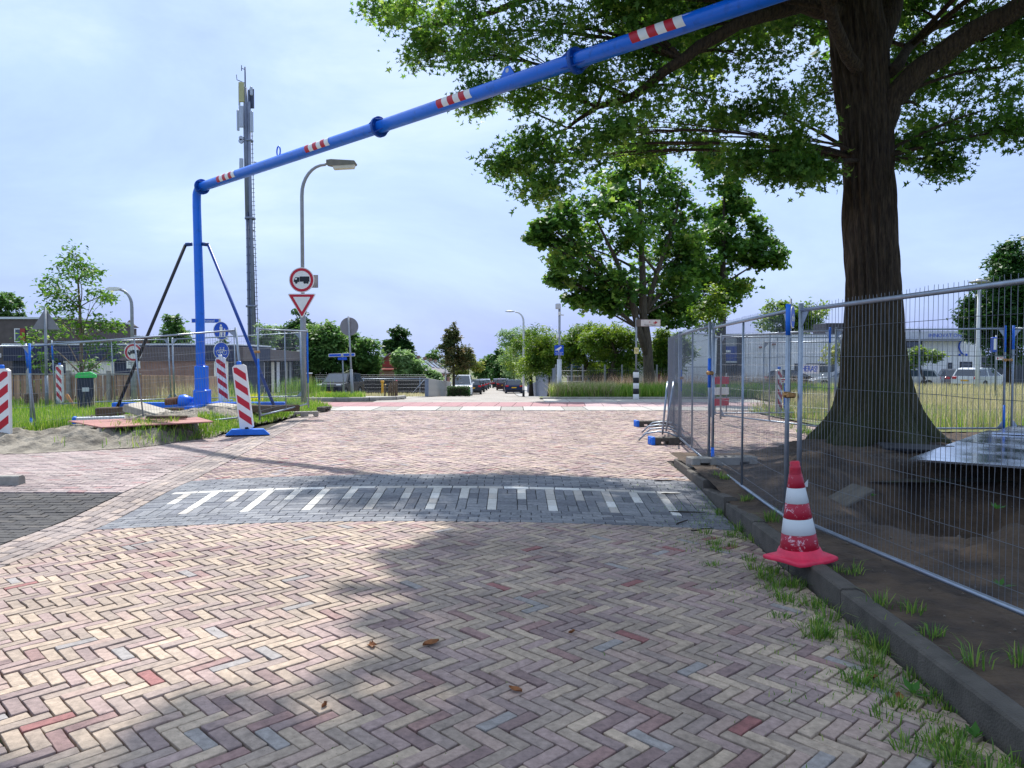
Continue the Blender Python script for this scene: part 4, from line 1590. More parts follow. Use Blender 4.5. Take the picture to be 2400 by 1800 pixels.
m2b = onterr(1690, 37)
mp2 = [(1690, 420, 44, 44, 37), (1700, 500, 50, 44, 37.5), (1740, 470, 40, 24, 37), (1680, 570, 56, 50, 37), (1740, 590, 56, 40, 37.5), (1650, 640, 60, 50, 37), (1720, 650, 60, 44, 38), (1800, 610, 48, 24, 37), (1670, 710, 60, 40, 37.5), (1620, 720, 40, 36, 36.5), (1730, 540, 50, 40, 38), (1790, 560, 40, 24, 38), (1660, 360, 34, 34, 37.5)]
finish_tree("maple_tree", "slimmer dark maple standing right of the forked one, above the fence corner", m2b, [m2b + Vector((.02 * i, .03 * i, 1.35 * i)) for i in range(9)], [.3, .25, .22, .2, .17, .13, .1, .06, .03],
            [(P(a, b, d), (rx * d / F, (rx + ry) / 2 * d / F, ry * d / F), 12, 58) for a, b, rx, ry, d in mp2], .25, 'maple', L_map, b_dark, 32, twigs=5, sig=.26, shell=.3, low=.6)
# young shoots beside the fence corner
sb = onterr(1665, 26)
finish_tree("sapling", "small bright green sapling poking up at the fence corner", sb, [sb + Vector((0, .02 * i, .8 * i)) for i in range(6)], [.04, .035, .03, .025, .02, .01],
            [(P(a, b, 26), (rx * 26 / F, rx * 26 / F, ry * 26 / F), 9, 40) for a, b, rx, ry in ((1668, 690, 24, 20), (1650, 725, 26, 22), (1685, 725, 26, 20), (1665, 760, 30, 22))], .14, 'oval', L_lime, b_young, 33, sig=.3)

# ---------- clipped broad trees in a row behind the verge
for i, (px, d, top, bot, hwid, lab) in enumerate(((1290, 47, 762, 890, 78, "bushy yellow-green street tree nearest the white lamp post"), (1372, 45, 752, 880, 62, "bushy green tree just right of the camera pole"),
                                                  (1440, 42, 758, 885, 74, "bushy lime-green tree left of the maple trunk"), (1556, 42, 770, 885, 66, "bushy green tree right of the maple trunk before the white wall"),
                                                  (1245, 60, 770, 900, 60, "bushy green tree behind the street lamp on the right side"))):
    simple_tree("broad_tree", lab, px, d, top, bot, hwid, L_lime, 60 + i, size=.26, nc=16, nl=60, npad=12, group="broad trees behind the verge", shape='narrow', sig=.28, trunk_r=.18)
simple_tree("feathery_tree", "tall feathery pale green tree beyond the white lamp post", 1205, 95, 765, 905, 45, L_pale, 70, size=.45, nc=12, nl=50, npad=9, shape='narrow')
# ---------- trees of the left and the far street
simple_tree("street_tree", "bronze-green street tree rising above the clipped hedge box", 1062, 62, 755, 888, 52, L_brown, 71, size=.24, nc=11, nl=44, npad=13, trunk_r=.14, kind='cone', sig=.2)
simple_tree("street_tree", "yellow-green street tree just right of the bronze one", 1098, 78, 822, 900, 34, L_yel, 72, size=.3, nc=10, nl=44, npad=8)
simple_tree("street_tree", "far round green tree at the end of the street, left one", 1140, 170, 832, 900, 28, L_mid, 73, size=.8, nc=9, nl=40, npad=8)
simple_tree("street_tree", "far dark green tree at the end of the street, right one", 1182, 150, 815, 902, 36, L_dark, 74, size=.7, nc=10, nl=44, npad=9)
simple_tree("street_tree", "far bright green tree closing the street end in the middle", 1160, 185, 828, 898, 22, L_mid, 75, size=.8, nc=9, nl=40, npad=7)
simple_tree("street_tree", "far tree showing above the row house roofs", 1020, 140, 822, 880, 30, L_mid, 76, size=.7, nc=9, nl=40, npad=7)
simple_tree("garden_tree", "broad grey-green tree behind the round sign back, left half", 742, 66, 756, 905, 66, L_mid, 77, size=.36, nc=18, nl=58, npad=14, trunk_r=.3, sig=.24)
simple_tree("garden_tree", "broad dark green tree behind the round sign back, right half", 838, 68, 772, 910, 62, L_mid, 78, size=.36, nc=18, nl=58, npad=14, trunk_r=.3, sig=.24)
simple_tree("garden_tree", "tall dark tree rising behind the yield sign", 705, 80, 712, 880, 42, L_dark, 79, size=.42, nc=14, nl=50, npad=11, trunk_r=.3)
simple_tree("garden_tree", "dense dark conical tree beside the red roofed house", 935, 84, 766, 870, 42, L_dark, 80, size=.42, nc=16, nl=60, npad=12, kind='cone', trunk_r=.25)
simple_tree("garden_tree", "light green poplar-like tree in front of the row houses", 952, 70, 820, 908, 46, L_pale, 81, size=.36, nc=13, nl=50, npad=10, trunk_r=.15)
simple_tree("garden_tree", "small pale green tree by the plank fence along the street", 1012, 70, 870, 912, 26, L_pale, 82, size=.34, nc=9, nl=40, npad=7, trunk_r=.1)
simple_tree("garden_tree", "pointed bright green treetop behind the low office roof", 408, 62, 735, 830, 42, L_mid, 83, size=.34, nc=12, nl=46, npad=9, kind='cone')
simple_tree("garden_tree", "feathery small tree beside the mast foot", 632, 70, 752, 850, 34, L_pale, 84, size=.3, nc=9, nl=34, npad=8)
simple_tree("garden_tree", "dark small treetop over the office roof edge", 660, 74, 770, 850, 26, L_dark, 85, size=.34, nc=9, nl=36, npad=7)
simple_tree("garden_tree", "leafy treetop behind the grey house at the far left", 8, 64, 676, 800, 44, L_mid, 86, size=.36, nc=13, nl=46, npad=9)
simple_tree("garden_tree", "dark treetop peeping over the office roof near the cycle sign", 520, 90, 788, 850, 20, L_dark, 87, size=.4, nc=8, nl=34, npad=6)
simple_tree("lot_tree", "round green treetop behind the white warehouse roof", 1855, 84, 700, 820, 82, L_lime, 88, size=.42, nc=14, nl=50, npad=12, trunk_r=.3)
simple_tree("lot_tree", "tall dark tree with tiered foliage at the right picture edge", 2366, 46, 556, 860, 118, L_dark, 89, size=.3, nc=20, nl=60, npad=24, trunk_r=.3, kind='cone', sig=.2)
simple_tree("lot_tree", "small umbrella-shaped tree on the car park behind the oak, right side", 2160, 44, 812, 862, 52, L_lime, 90, size=.2, nc=10, nl=40, npad=8, trunk_r=.12)
simple_tree("lot_tree", "small yellowish tree before the warehouse, left of the oak trunk", 1985, 46, 800, 868, 46, L_yel, 91, size=.2, nc=9, nl=36, npad=8, trunk_r=.1)
# small dark treetop over the white wall edge
simple_tree("lot_tree", "tiny dark treetop above the end of the white wall", 1602, 110, 782, 830, 20, L_dark, 92, size=.5, nc=8, nl=34, npad=5)
# background wood that closes the view between the buildings
rw = np.random.default_rng(99)
for i, (px, d, top, hwid, lab) in enumerate(((560, 120, 812, 40, "distant treetops just left of the mast foot"), (330, 120, 815, 50, "distant treetops behind the office roof at the short lamp post"), (1590, 150, 815, 40, "distant treetops beyond the white hall end"),
                                            (2060, 140, 815, 50, "distant treetops behind the oak trunk"), (2240, 130, 810, 60, "distant treetops behind the lettered showroom"), (880, 130, 835, 30, "distant treetop between the sign back and the dark conical tree"))):
    simple_tree("distant_tree", lab, px, d, top, 880, hwid, L_mid if i % 2 else L_dark, 120 + i, size=.8, nc=10, nl=36, npad=7, group="distant trees on the skyline")

# ---------- young tree behind the left fence
yb = onterr(192, 26)
k26 = 26 / F
yt = [yb + Vector((0, 0, -.05)), P(191, 880, 26), P(190, 800, 26), P(187, 720, 26), P(183, 660, 26), P(180, 605, 26)]
yp = [(180, 600, 22, 18), (160, 628, 26, 16), (205, 622, 20, 14), (130, 660, 30, 16), (180, 650, 26, 18), (225, 648, 18, 14), (115, 690, 22, 14), (155, 690, 28, 16), (230, 700, 22, 20), (250, 690, 14, 14), (120, 730, 20, 12),
      (65, 780, 26, 22), (135, 780, 22, 20), (185, 750, 20, 26), (240, 755, 18, 16), (268, 765, 8, 10), (215, 800, 16, 14), (262, 820, 8, 12), (210, 860, 14, 12), (95, 850, 12, 20), (85, 900, 22, 8), (160, 720, 20, 16)]
finish_tree("young_tree", "slender young tree with open sparse crown behind the left fence", yb, yt, [.075, .06, .055, .045, .03, .015],
            [(P(a, b, 26 + rw.normal(0, .5)), (rx * k26, rx * k26 * .9, ry * k26), 6, 24) for a, b, rx, ry in yp], .16, 'oval', L_map, b_young, 140, twigs=3, sig=.36, thick=.2, low=.8)

# ================================================================== STEEL, FENCES, SIGNS
m_galv = M("galvanised_steel", S(150, 160, 172), 0.42, 0.75, var=0.14, scale=12)
m_galvd = M("dull_galvanised", S(128, 134, 142), 0.5, 0.6, var=0.18, scale=10)
m_wire = M("mesh_wire", S(118, 124, 132), 0.5, 0.6, var=0.1)
m_bluep = M("fence_blue_paint", S(16, 108, 216), 0.5, var=0.18, scale=14)
m_brass = M("brassy_clamp", S(176, 134, 84), 0.4, 0.7, var=0.3, scale=40)
m_portal = M("portal_blue_paint", S(0, 108, 226), 0.38, scale=7, col2=S(0, 84, 176), lo=.55, hi=.78, coat=0.15)
m_portald = M("worn_blue_paint", S(14, 58, 118), 0.55, var=0.3, scale=9, col2=S(52, 44, 44), lo=.58, hi=.72)
m_white = M("white_enamel", S(228, 228, 226), 0.45, var=0.05)
m_red = M("sign_red", S(186, 18, 44), 0.45, var=0.06)
m_sblue = M("sign_blue", S(14, 78, 196), 0.45, var=0.06)
m_black = M("sign_black", S(18, 20, 28), 0.5, var=0.1)
m_alu = M("sign_back_grey", S(136, 134, 140), 0.55, 0.4, var=0.1)
m_polegrey = M("pole_grey_paint", S(146, 150, 156), 0.5, 0.3, var=0.12)
m_polelite = M("pole_light_paint", S(196, 200, 204), 0.5, 0.1, var=0.08)
m_dkrub = M("black_rubber", S(30, 30, 32), 0.8, var=0.2)
m_blueplas = M("blue_plastic_foot", S(10, 110, 220), 0.5, var=0.15, scale=12)
m_glassd = M("dark_glass", S(30, 38, 46), 0.08, var=0.1, spec=0.8)
m_lamp = M("lamp_plastic", S(206, 200, 178), 0.35, var=0.08)

FL, FH = 3.45, 2.0


def fence_meshes():
    out = {}
    r = np.random.default_rng(4)
    mb = MB()
    mb.tube([(0, 0, -.04), (0, 0, FH)], .0215, 10)
    out["post"] = mb
    out["post2"] = MB().tube([(FL, 0, -.04), (FL, 0, FH)], .0215, 10)
    out["top_rail"] = MB().tube([(0.02, 0, FH - .06), (FL - .02, 0, FH - .06)], .0185, 10)
    out["bottom_rail"] = MB().tube([(0.02, 0, .06), (FL * .5, 0, .055), (FL - .02, 0, .06)], .0185, 10)
    out["brace"] = MB().tube([(FL * .5, 0, .06), (FL * .5, 0, FH - .06)], .014, 8)
    for gi_, (s, x, za, zb_) in enumerate(((1, .02, FH - .07, FH - .22), (-1, FL - .02, FH - .07, FH - .22), (1, .02, .07, .22), (-1, FL - .02, .07, .22))):
        out["gusset%d" % gi_] = MB().prism([(x, za), (x + s * .12, za), (x, zb_)], -.003, .003)
    mb = MB()
    nv = 74
    for i in range(1, nv):
        x = FL * i / nv
        bend = r.normal(0, .004)
        if r.random() < .06:
            bend = r.normal(0, .02)
        tip = r.normal(0, .006)
        up = FH - .05 + (0.035 + r.uniform(0, .012))
        mb.tube([(x, .02, .05), (x + bend, .021, .55), (x - bend * .6, .02, 1.1), (x + bend * .5, .021, 1.6), (x + tip * .4, .02, FH - .05), (x + tip, .02, up)], .0019, 3, caps=False)
    for z in (.16, .42, .70, .98, 1.26, 1.52, 1.76):
        pts = [(FL * j / 10, .0165, z + r.normal(0, .004)) for j in range(11)]
        mb.tube(pts, .0022, 3, caps=False)
    out["wire_mesh"] = mb
    res = {}
    for k, v in out.items():
        nm = k.rstrip("0123456789")
        me = bpy.data.meshes.new(nm)
        me.from_pydata(v.v, [], v.f)
        me.polygons.foreach_set("use_smooth", v.smooth)
        me.materials.append(m_wire if k == "wire_mesh" else m_galv)
        res[k] = me
    return res


FM = fence_meshes()


def fence(a, b, label, blue=(), clamp=None, brace=True):
    """a, b: Vectors of the two foot points (bottom of the panel)"""
    d = b - a
    L = d.length
    root = thing("mesh_fence_panel", label, "fence", a, 0, "temporary mesh fence panels")
    root.rotation_euler = (0, -math.asin(d.z / L), math.atan2(d.y, d.x))
    root.scale = (L / FL, 1, 1)
    for k, me in FM.items():
        if k != "brace" or brace:
            link(k.rstrip("0123456789"), me, root)
    for (end, z0, z1) in blue:
        x = 0 if end == 0 else FL
        MB().tube([(x, 0, z0), (x, 0, z1)], .0228, 10).build("paint_band", m_bluep, root)
    if clamp is not None:
        x = FL if clamp[0] else 0
        mb = MB()
        s = 1 if clamp[0] else -1
        mb.bbox((x, 0, clamp[1]), (.07, .075, .055), .012).bbox((x + s * .06, 0, clamp[1]), (.09, .05, .035), .01).bbox((x + s * .12, 0, clamp[1]), (.06, .075, .05), .012)
        mb.cyl((x + s * .05, -.05, clamp[1]), (x + s * .05, .05, clamp[1]), .012, n=6)
        mb.build("clamp", m_brass, root)
    return root


def V3(px, d, z):
    return Vector((XP(px, d), d, z))


BASE_R = EYE - 1.49
fA0, fA1 = V3(1846, 6.72, BASE_R), V3(1672, 10.1, BASE_R)
fB0, fB1 = V3(1876, 6.62, BASE_R), None
dirB = Vector((0.13, -1, 0)).normalized()
fB1 = fB0 + dirB * FL
fence(fA1, fA0, "mesh fence panel between the traffic cone and the first concrete foot", blue=((1, 1.72, 2.0), (0, .0, .3)), clamp=(1, 1.18))
fB = fence(fB0, fB1, "nearest mesh fence panel running out of the picture beside the pit", brace=False)
fC0 = V3(1663, 10.15, BASE_R + .02)
fC1 = fC0 + Vector((0.36, 3.4, 0.0))
fence(fC0, fC1, "mesh fence panel seen almost edge-on behind the concrete foot", blue=((0, 1.1, 1.5),), clamp=(0, 1.3))
fC2 = fC1 + Vector((.05, .12, 0))
fence(fC2, fC2 + Vector((.5, 3.4, 0)), "second edge-on mesh fence panel, behind the leaning crowd barriers", blue=((0, .9, 1.3),), clamp=(0, 1.15))
zD = 0.26
fD0, fD1 = V3(1690, 17.6, zD), V3(1944, 14.3, zD)
fence(fD0, fD1, "mesh fence panel with the blue lettered plate, left of the oak trunk", blue=((1, 1.7, 2.0),))
fE0, fE1 = V3(1960, 14.2, zD), V3(2356, 13.95, zD + .02)
fence(fE0, fE1, "mesh fence panel passing right behind the oak trunk", blue=((1, 0, .5), (1, 1.5, 2.0)), clamp=(1, 1.35))
fence(V3(2374, 13.95, zD + .02), V3(2374, 13.95, zD + .02) + Vector((3.4, -.3, 0)), "mesh fence panel at the right picture edge behind the steel plate", blue=((0, 1.55, 2.0),))
fence(V3(1668, 18.2, zD), V3(1668, 18.2, zD) + Vector((3.4, .5, 0)), "mesh fence panel crossing behind the lettered one, further back")
fence(V3(1790, 21.2, .2), V3(1790, 21.2, .2) + Vector((3.4, -.7, 0)), "rearmost mesh fence panel in the grass lot left of the oak")
# HERAS plate on panel D
dd = (fD1 - fD0).normalized()
pc = fD0 + dd * 3.0 + Vector((0, 0, 1.19))
nrm = Vector((dd.y, -dd.x, 0))
hp = thing("fence_plate", "white plate with blue letters wired to the fence left of the oak", "sign", pc + nrm * .03, math.atan2(dd.y, dd.x))
MB().bbox((0, 0, 0), (.52, .004, .18), .001).build("plate", m_white, hp)
text_part("lettering", "HERAS!", .165, m_sblue, hp, (0, -.004, 0), FACE_CAM, sx=.85)
# left fences
zl = [sand_z, tz]
fL1b = Vector((XP(70, 14.9), 14.9, EYE - 1.655))
fL2a = Vector((XP(84, 15.0), 15.0, EYE - 1.65))
fL2b = Vector((XP(574, 16.0), 16.0, EYE - 1.28))
fL3a = Vector((XP(607, 16.1), 16.1, EYE - 1.26))
fL3b = Vector((XP(722, 19.2), 19.2, EYE - 1.18))
fence(fL1b + Vector((-3.4, -.35, 0)), fL1b, "mesh fence panel running out of the left picture edge", blue=((1, 0, .5), (1, 1.4, 2.0)))
fence(fL2a, fL2b, "leaning mesh fence panel in front of the sand heap and blue portal foot", blue=((0, 1.5, 1.95),))
fence(fL3a, fL3b, "mesh fence panel between the leaning marker post and the lamp post", blue=((0, .4, 1.3), (1, .6, 1.9)), clamp=(0, 1.45))
fence(Vector((XP(128, 22.5), 22.5, tz(-13, 22.5) + .12)), Vector((XP(400, 23.5), 23.5, EYE - 1.27)), "back mesh fence panel in the grass behind the portal brace", blue=((0, 1.4, 1.9),))
fence(Vector((XP(408, 23.5), 23.5, EYE - 1.27)), Vector((XP(708, 22.0), 22.0, EYE - 1.12)), "back mesh fence panel behind the blue portal post")


def foot(name, label, c, rz, L=.72, mat=None, cap=None, hole=True, group="fence ballast blocks"):
    """long block with fork-lift notches and post holes"""
    root = thing(name, label, "ballast block", c, rz, group)
    mb = MB()
    h, w = .13, .22
    for (x0, x1, z0) in ((-L / 2, -L / 2 + .12, 0), (-L / 2 + .12, -L / 2 + .26, .06), (-L / 2 + .26, L / 2 - .26, 0), (L / 2 - .26, L / 2 - .12, .06), (L / 2 - .12, L / 2, 0)):
        mb.bbox(((x0 + x1) / 2, 0, (z0 + h) / 2), (x1 - x0 - .0006, w, h - z0), .008)
    mb.build("block", mat or m_concd, root)
    hb = MB()
    for x in (-.17, -.06, .06, .17):
        hb.cyl((x, 0, h - .01), (x, 0, h + .003), .026, n=10)
    hb.build("socket", m_dkrub, root)
    if cap:
        MB().bbox((-L / 2 - .03, 0, .07), (.07, w + .01, .15), .01).bbox((-L / 2 - .068, 0, .07), (.012, .12, .08), .003).build("end_cap", cap, root)
    return root


foot("ballast_block", "grey concrete fence foot under the joint of the two mesh panels at the kerb", (fA1.x + .12, fA1.y - .02, verge_z(fA1.x + .1, fA1.y) - .03), R(10), L=.95, mat=m_conc)
foot("ballast_block", "fence foot with bright blue end cap below the crowd barriers", (fC1.x - .15, fC1.y - .1, tz(fC1.x, fC1.y) + .0), R(8), cap=m_blueplas)
foot("ballast_block", "farther fence foot with blue end cap behind the crowd barriers", (fC1.x + .15, fC1.y + 3.3, tz(fC1.x, fC1.y + 3.3)), R(8), cap=m_blueplas)
foot("ballast_block", "dark weathered fence foot at the left brick edge below the fence joint", (-9.55, 14.1, sand_z(-9.55, 14.1)), R(100))
foot("ballast_block", "white and blue fence foot beside the red plate", (-8.75, 15.7, sand_z(-8.75, 15.7) + .01), R(25), L=.9, mat=M("white_foot", S(196, 200, 204), .7), cap=m_blueplas)
foot("ballast_block", "pale concrete fence foot in the grass at the corner by the lamp post", (XP(712, 19.6), 19.6, tz(XP(712, 19.6), 19.6) + .02), R(20), mat=m_conc)
foot("ballast_block", "dark fence foot standing on end in the corner grass beside the lamp post", (XP(758, 21.6), 21.6, tz(XP(758, 21.6), 21.6) + .02), R(80), L=.5)

# ---------- the blue height portal
pb0 = Vector((XP(470, 19.0), 19.0, 0))
pb0.z = tz(pb0.x, pb0.y) + .02
portal = thing("height_portal", "blue steel pipe portal spanning the road with red and white warning bands", "portal", pb0)
BZ = 6.0
e0 = Vector((XP(466, 19.0), 19.0, BZ))
bd = Vector((1.115, -1.0, 0)).normalized()
ww = lambda v: v - pb0
top_c = e0
# column with elbow
el = [pb0 + Vector((0, 0, .1)), pb0 + Vector((0, 0, 2.5)), Vector((e0.x, e0.y, BZ - .45))]
for i in range(1, 7):
    a = i / 6 * math.pi / 2
    el.append(Vector((e0.x, e0.y, BZ - .22)) + bd * (.22 * (1 - math.cos(a))) + Vector((0, 0, .22 * math.sin(a))))
MB().tube([ww(q) for q in el], [.112] * 2 + [.102] * (len(el) - 2), 20).build("column", m_portal, portal)
bs_ = e0 + bd * .22
end = e0 + bd * 23.0
MB().tube([ww(bs_), ww(end)], .118, 20).build("beam", m_portal, portal)
# far column beyond the right picture edge
fe = Vector((end.x, end.y, 0))
fe.z = tz(fe.x, fe.y)
MB().tube([ww(end), ww(end + bd * .3 + Vector((0, 0, -.1))), ww(end + bd * .45 + Vector((0, 0, -.5))), ww(Vector((end.x, end.y, fe.z + .05)) + bd * .45)], .135, 16).build("column", m_portal, portal)
rotb = Matrix(((bd.x, -bd.y, 0), (bd.y, bd.x, 0), (0, 0, 1)))


def flange(t):
    c = ww(e0 + bd * t)
    mb = MB()
    mb.tube([c - bd * .03, c + bd * .03], .19, 24)
    for a in range(8):
        an = a * math.pi / 4
        o = Vector((-bd.y, bd.x, 0)) * math.cos(an) * .16 + Vector((0, 0, 1)) * math.sin(an) * .16
        mb.cyl(c + o - bd * .055, c + o + bd * .055, .018, n=6)
    for s in (-1, 1):
        for a in range(4):
            an = a * math.pi / 2 + math.pi / 4
            n = Vector((-bd.y, bd.x, 0)) * math.cos(an) + Vector((0, 0, 1)) * math.sin(an)
            p0_, p1_, p2_ = c + n * .11 + bd * s * .03, c + n * .18 + bd * s * .03, c + n * .11 + bd * s * .24
            sd = bd.cross(n) * .006
            mb.add([p0_ - sd, p1_ - sd, p2_ - sd, p0_ + sd, p1_ + sd, p2_ + sd], [(0, 1, 2), (5, 4, 3), (0, 3, 4, 1), (1, 4, 5, 2), (2, 5, 3, 0)])
    mb.build("flange", m_portald if False else M("portal_dark_blue", S(4, 74, 166), .45), portal)


def beam_t(px):
    # distance along the beam seen at picture column px
    k = (px - 1200) / F
    # e0.x + bd.x t = k (e0.y + bd.y t)
    return (k * e0.y - e0.x) / (bd.x - k * bd.y)


flange(.3)
for px in (892, 1348):
    flange(beam_t(px))
flange(beam_t(1348) + 5.2)


def band(px0, px1, n=6):
    t0, t1 = beam_t(px0), beam_t(px1)
    for i in range(n):
        a, b = t0 + (t1 - t0) * i / n, t0 + (t1 - t0) * (i + 1) / n
        mb = MB()
        vs, fs = [], []
        rad = .1195
        na = 12
        for j in range(na + 1):
            an = math.radians(-38 + 120 * j / na)
            nrm_ = Vector((bd.y, -bd.x, 0)) * math.cos(an) + Vector((0, 0, 1)) * math.sin(an)
            sh = .10 * (j / na - .5) * -1
            for t in (a, b):
                vs.append(ww(e0 + bd * (t + sh)) + nrm_ * rad)
        for j in range(na):
            fs.append((2 * j, 2 * j + 1, 2 * j + 3, 2 * j + 2))
        mb.add(vs, fs, True)
        mb.build("warning_stripe", m_red if i % 2 == 0 else m_white, portal)


for q in ((522, 563), (728, 783), (1034, 1112), (1480, 1602)):
    band(*q)
for px in (658, 1190):
    c = ww(e0 + bd * beam_t(px)) + Vector((0, 0, .118))
    if px < 1000:
        ring = [c + bd * (.07 * math.cos(a)) + Vector((0, 0, .09 + .11 * math.sin(a))) for a in [i / 12 * 2 * math.pi for i in range(12)]]
        MB().tube(ring, .016, 8, closed=True).build("lifting_eye", m_portal, portal)
    else:
        lg = MB()
        prof = [(-.16, -.02), (.16, -.02), (.1, .08), (.05, .15), (-.05, .15), (-.1, .08)]
        for s in (-.012, .012):
            pass
        mtx = Matrix.Translation(c) @ rotb.to_4x4()
        lg.prism(prof, -.014, .014, mtx)
        lg.build("lifting_lug", m_portal, portal)
        MB().prism([(.035 * math.cos(a), .085 + .035 * math.sin(a)) for a in [i / 10 * 2 * math.pi for i in range(10)]], -.016, .016, mtx).build("lug_hole", m_polelite, portal)
# foot: sleeve, base beams, braces
MB().bbox((0.03, -.02, .62), (.27, .27, 1.0), .02).bbox((.05, -.04, .26), (.34, .34, .5), .02).build("sleeve", m_portal, portal)
MB().bbox((0, -.05, .10), (4.3, .22, .17), .01, Euler((0, 0, R(4)))).build("base_beam", m_portal, portal)
MB().bbox((0, .6, .06), (.22, 3.2, .15), .01, Euler((0, 0, R(4)))).build("base_beam", m_portal, portal)
jz = ZP(572, 19.0)
for s, (fx, fy) in ((-1, (272, 962)), (1, (645, 958))):
    a = Vector((e0.x + s * .13, 19, jz))
    a2 = a + Vector((s * .16, -.02, -.02))
    f = P(fx, fy, 18.6)
    f.z = max(f.z, tz(f.x, 18.6) + .08)
    m_ = M("black_brace", S(36, 36, 40), .6, var=.3) if s < 0 else M("brace_blue", S(14, 66, 150), .45, var=.25, scale=9)
    MB().tube([ww(a), ww(a2)], .048, 10).build("brace_bracket", m_portald, portal)
    MB().tube([ww(a2), ww(f)], .04, 10).build("brace", m_, portal)
    if s > 0:
        MB().tube([ww(f), ww(f + Vector((-.9, .1, -.05)))], .05, 8).build("brace_foot", m_portal, portal)
# elbow pipe end lying at the foot (blue end, rusty collar)
MB().tube([(-.2, -.02, .16), (-.42, -.05, .2), (-.52, -.06, .2)], [.14, .19, .17], 16).build("pipe_stub", m_portal, portal)
m_rust = M("rusty_steel", S(104, 68, 48), 0.85, var=0.4, scale=14, bump=.4)
MB().tube([(-.53, -.06, .19), (-.85, -.1, .16)], [.15, .13], 14).build("pipe_collar", m_rust, portal)

# ---------- ballast at the portal foot
m_slab = M("stained_concrete_slab", S(168, 160, 146), 0.85, var=0.2, scale=6, bump=.3)
m_timber = M("old_timber", S(92, 76, 60), 0.9, var=0.4, scale=6, stretch=(.5, 5, 5), bump=.5)


def block(name, label, cat, c, s, rot, mat, group=None, bev=.012):
    o = MB().bbox((0, 0, 0), s, bev).build(name, mat, None, c)
    o.rotation_euler = rot
    return tag(o, label, cat, group)


q = P(355, 968, 17.6)
block("concrete_slab", "tilted pale concrete slab weighing down the left base beam", "slab", (q.x, 17.6, q.z + .02), (1.15, .55, .17), (R(4), R(13), R(-14)), m_slab, "ballast slabs")
q = P(536, 958, 18.4)
block("concrete_slab", "brownish concrete slab right of the blue post foot", "slab", (q.x, 18.4, q.z), (.85, .6, .18), (R(2), R(5), R(-12)), m_slab, "ballast slabs")
for i, (px, py, d, L, rz, w, lab) in enumerate(((258, 964, 18.2, .62, 4, .2, "thick weathered timber block at the left brace foot"), (238, 978, 18.6, .75, 8, .13, "thin dark timber under the weathered block on the left"), (610, 958, 18.0, .55, 10, .18, "dark timber block behind the leaning marker post"),
                                             (655, 957, 18.2, .95, 22, .16, "weathered sleeper lying at the right brace foot"), (412, 963, 18.4, .55, 8, .16, "dark timber block beside the rusty pipe collar"), (400, 955, 19.0, .9, 12, .1, "long grey plank behind the rusty pipe collar"))):
    q = P(px, py, d)
    block("timber_block", lab, "timber", (q.x, d, q.z), (L, .24, w), (R(random.uniform(-3, 3)), R(random.uniform(-4, 4)), R(rz)), m_timber, "timbers at the portal foot", .02)
m_rplate = M("red_oxide_plate", S(160, 108, 98), 0.7, var=0.2, scale=4)
q0 = [P(150, 985, 15.6), P(240, 1003, 14.7), P(555, 990, 15.2), P(500, 975, 16.6)]
pz = EYE - 1.42
rp_ = MB()
pts = []
for (px, py) in ((160, 986), (238, 1001), (500, 991), (455, 978)):
    r0 = ray(px, py)
    k = (.43 - EYE) / r0.z
    pts.append(Vector((r0.x * k, r0.y * k, .43 + (.03 if px > 400 else 0))))
cen = sum(pts, Vector()) / 4
vs = [p - cen for p in pts] + [p - cen - Vector((0, 0, .02)) for p in pts]
rp_.add(vs, [(0, 1, 2, 3), (7, 6, 5, 4), (0, 4, 5, 1), (1, 5, 6, 2), (2, 6, 7, 3), (3, 7, 4, 0)])
tag(rp_.build("steel_plate", m_rplate, None, cen), "reddish steel road plate bridging the hollow by the sand heap", "steel plate")
block("timber_block", "flat dark timber lying on the red steel plate", "timber", (cen.x + .3, cen.y + .25, .50), (.75, .16, .06), (0, 0, R(3)), m_timber, "timbers at the portal foot", .01)
# ---------- steel plates over the pit on the right
m_wet = M("wet_steel_plate", S(196, 202, 210), 0.10, 1.0, var=0.25, scale=3, bump=0)
nt = m_wet.node_tree
bsn = nt.nodes["Principled BSDF"]
nz = nt.nodes.new("ShaderNodeTexNoise")
nz.inputs["Scale"].default_value = 1.4
nz.inputs["Detail"].default_value = 8
tcw = nt.nodes.new("ShaderNodeTexCoord")
nt.links.new(tcw.outputs["Object"], nz.inputs["Vector"])
mrw = nt.nodes.new("ShaderNodeMapRange")
mrw.inputs[1].default_value = .42
mrw.inputs[2].default_value = .62
mrw.inputs[3].default_value = .12
mrw.inputs[4].default_value = .24
nt.links.new(nz.outputs["Fac"], mrw.inputs[0])
nt.links.new(mrw.outputs[0], bsn.inputs["Roughness"])


def plate(name, label, quad, z, th=.025, tilt=0.0):
    c = Vector((sum(p[0] for p in quad) / 4, sum(p[1] for p in quad) / 4, z))
    top = [Vector((p[0] - c.x, p[1] - c.y, tilt * (p[1] - c.y))) for p in quad]
    mb = MB()
    mb.add(top + [t - Vector((0, 0, th)) for t in top], [(0, 1, 2, 3), (7, 6, 5, 4), (0, 4, 5, 1), (1, 5, 6, 2), (2, 6, 7, 3), (3, 7, 4, 0)])
    return tag(mb.build(name, m_wet, None, c), label, "steel plate", "wet steel plates")


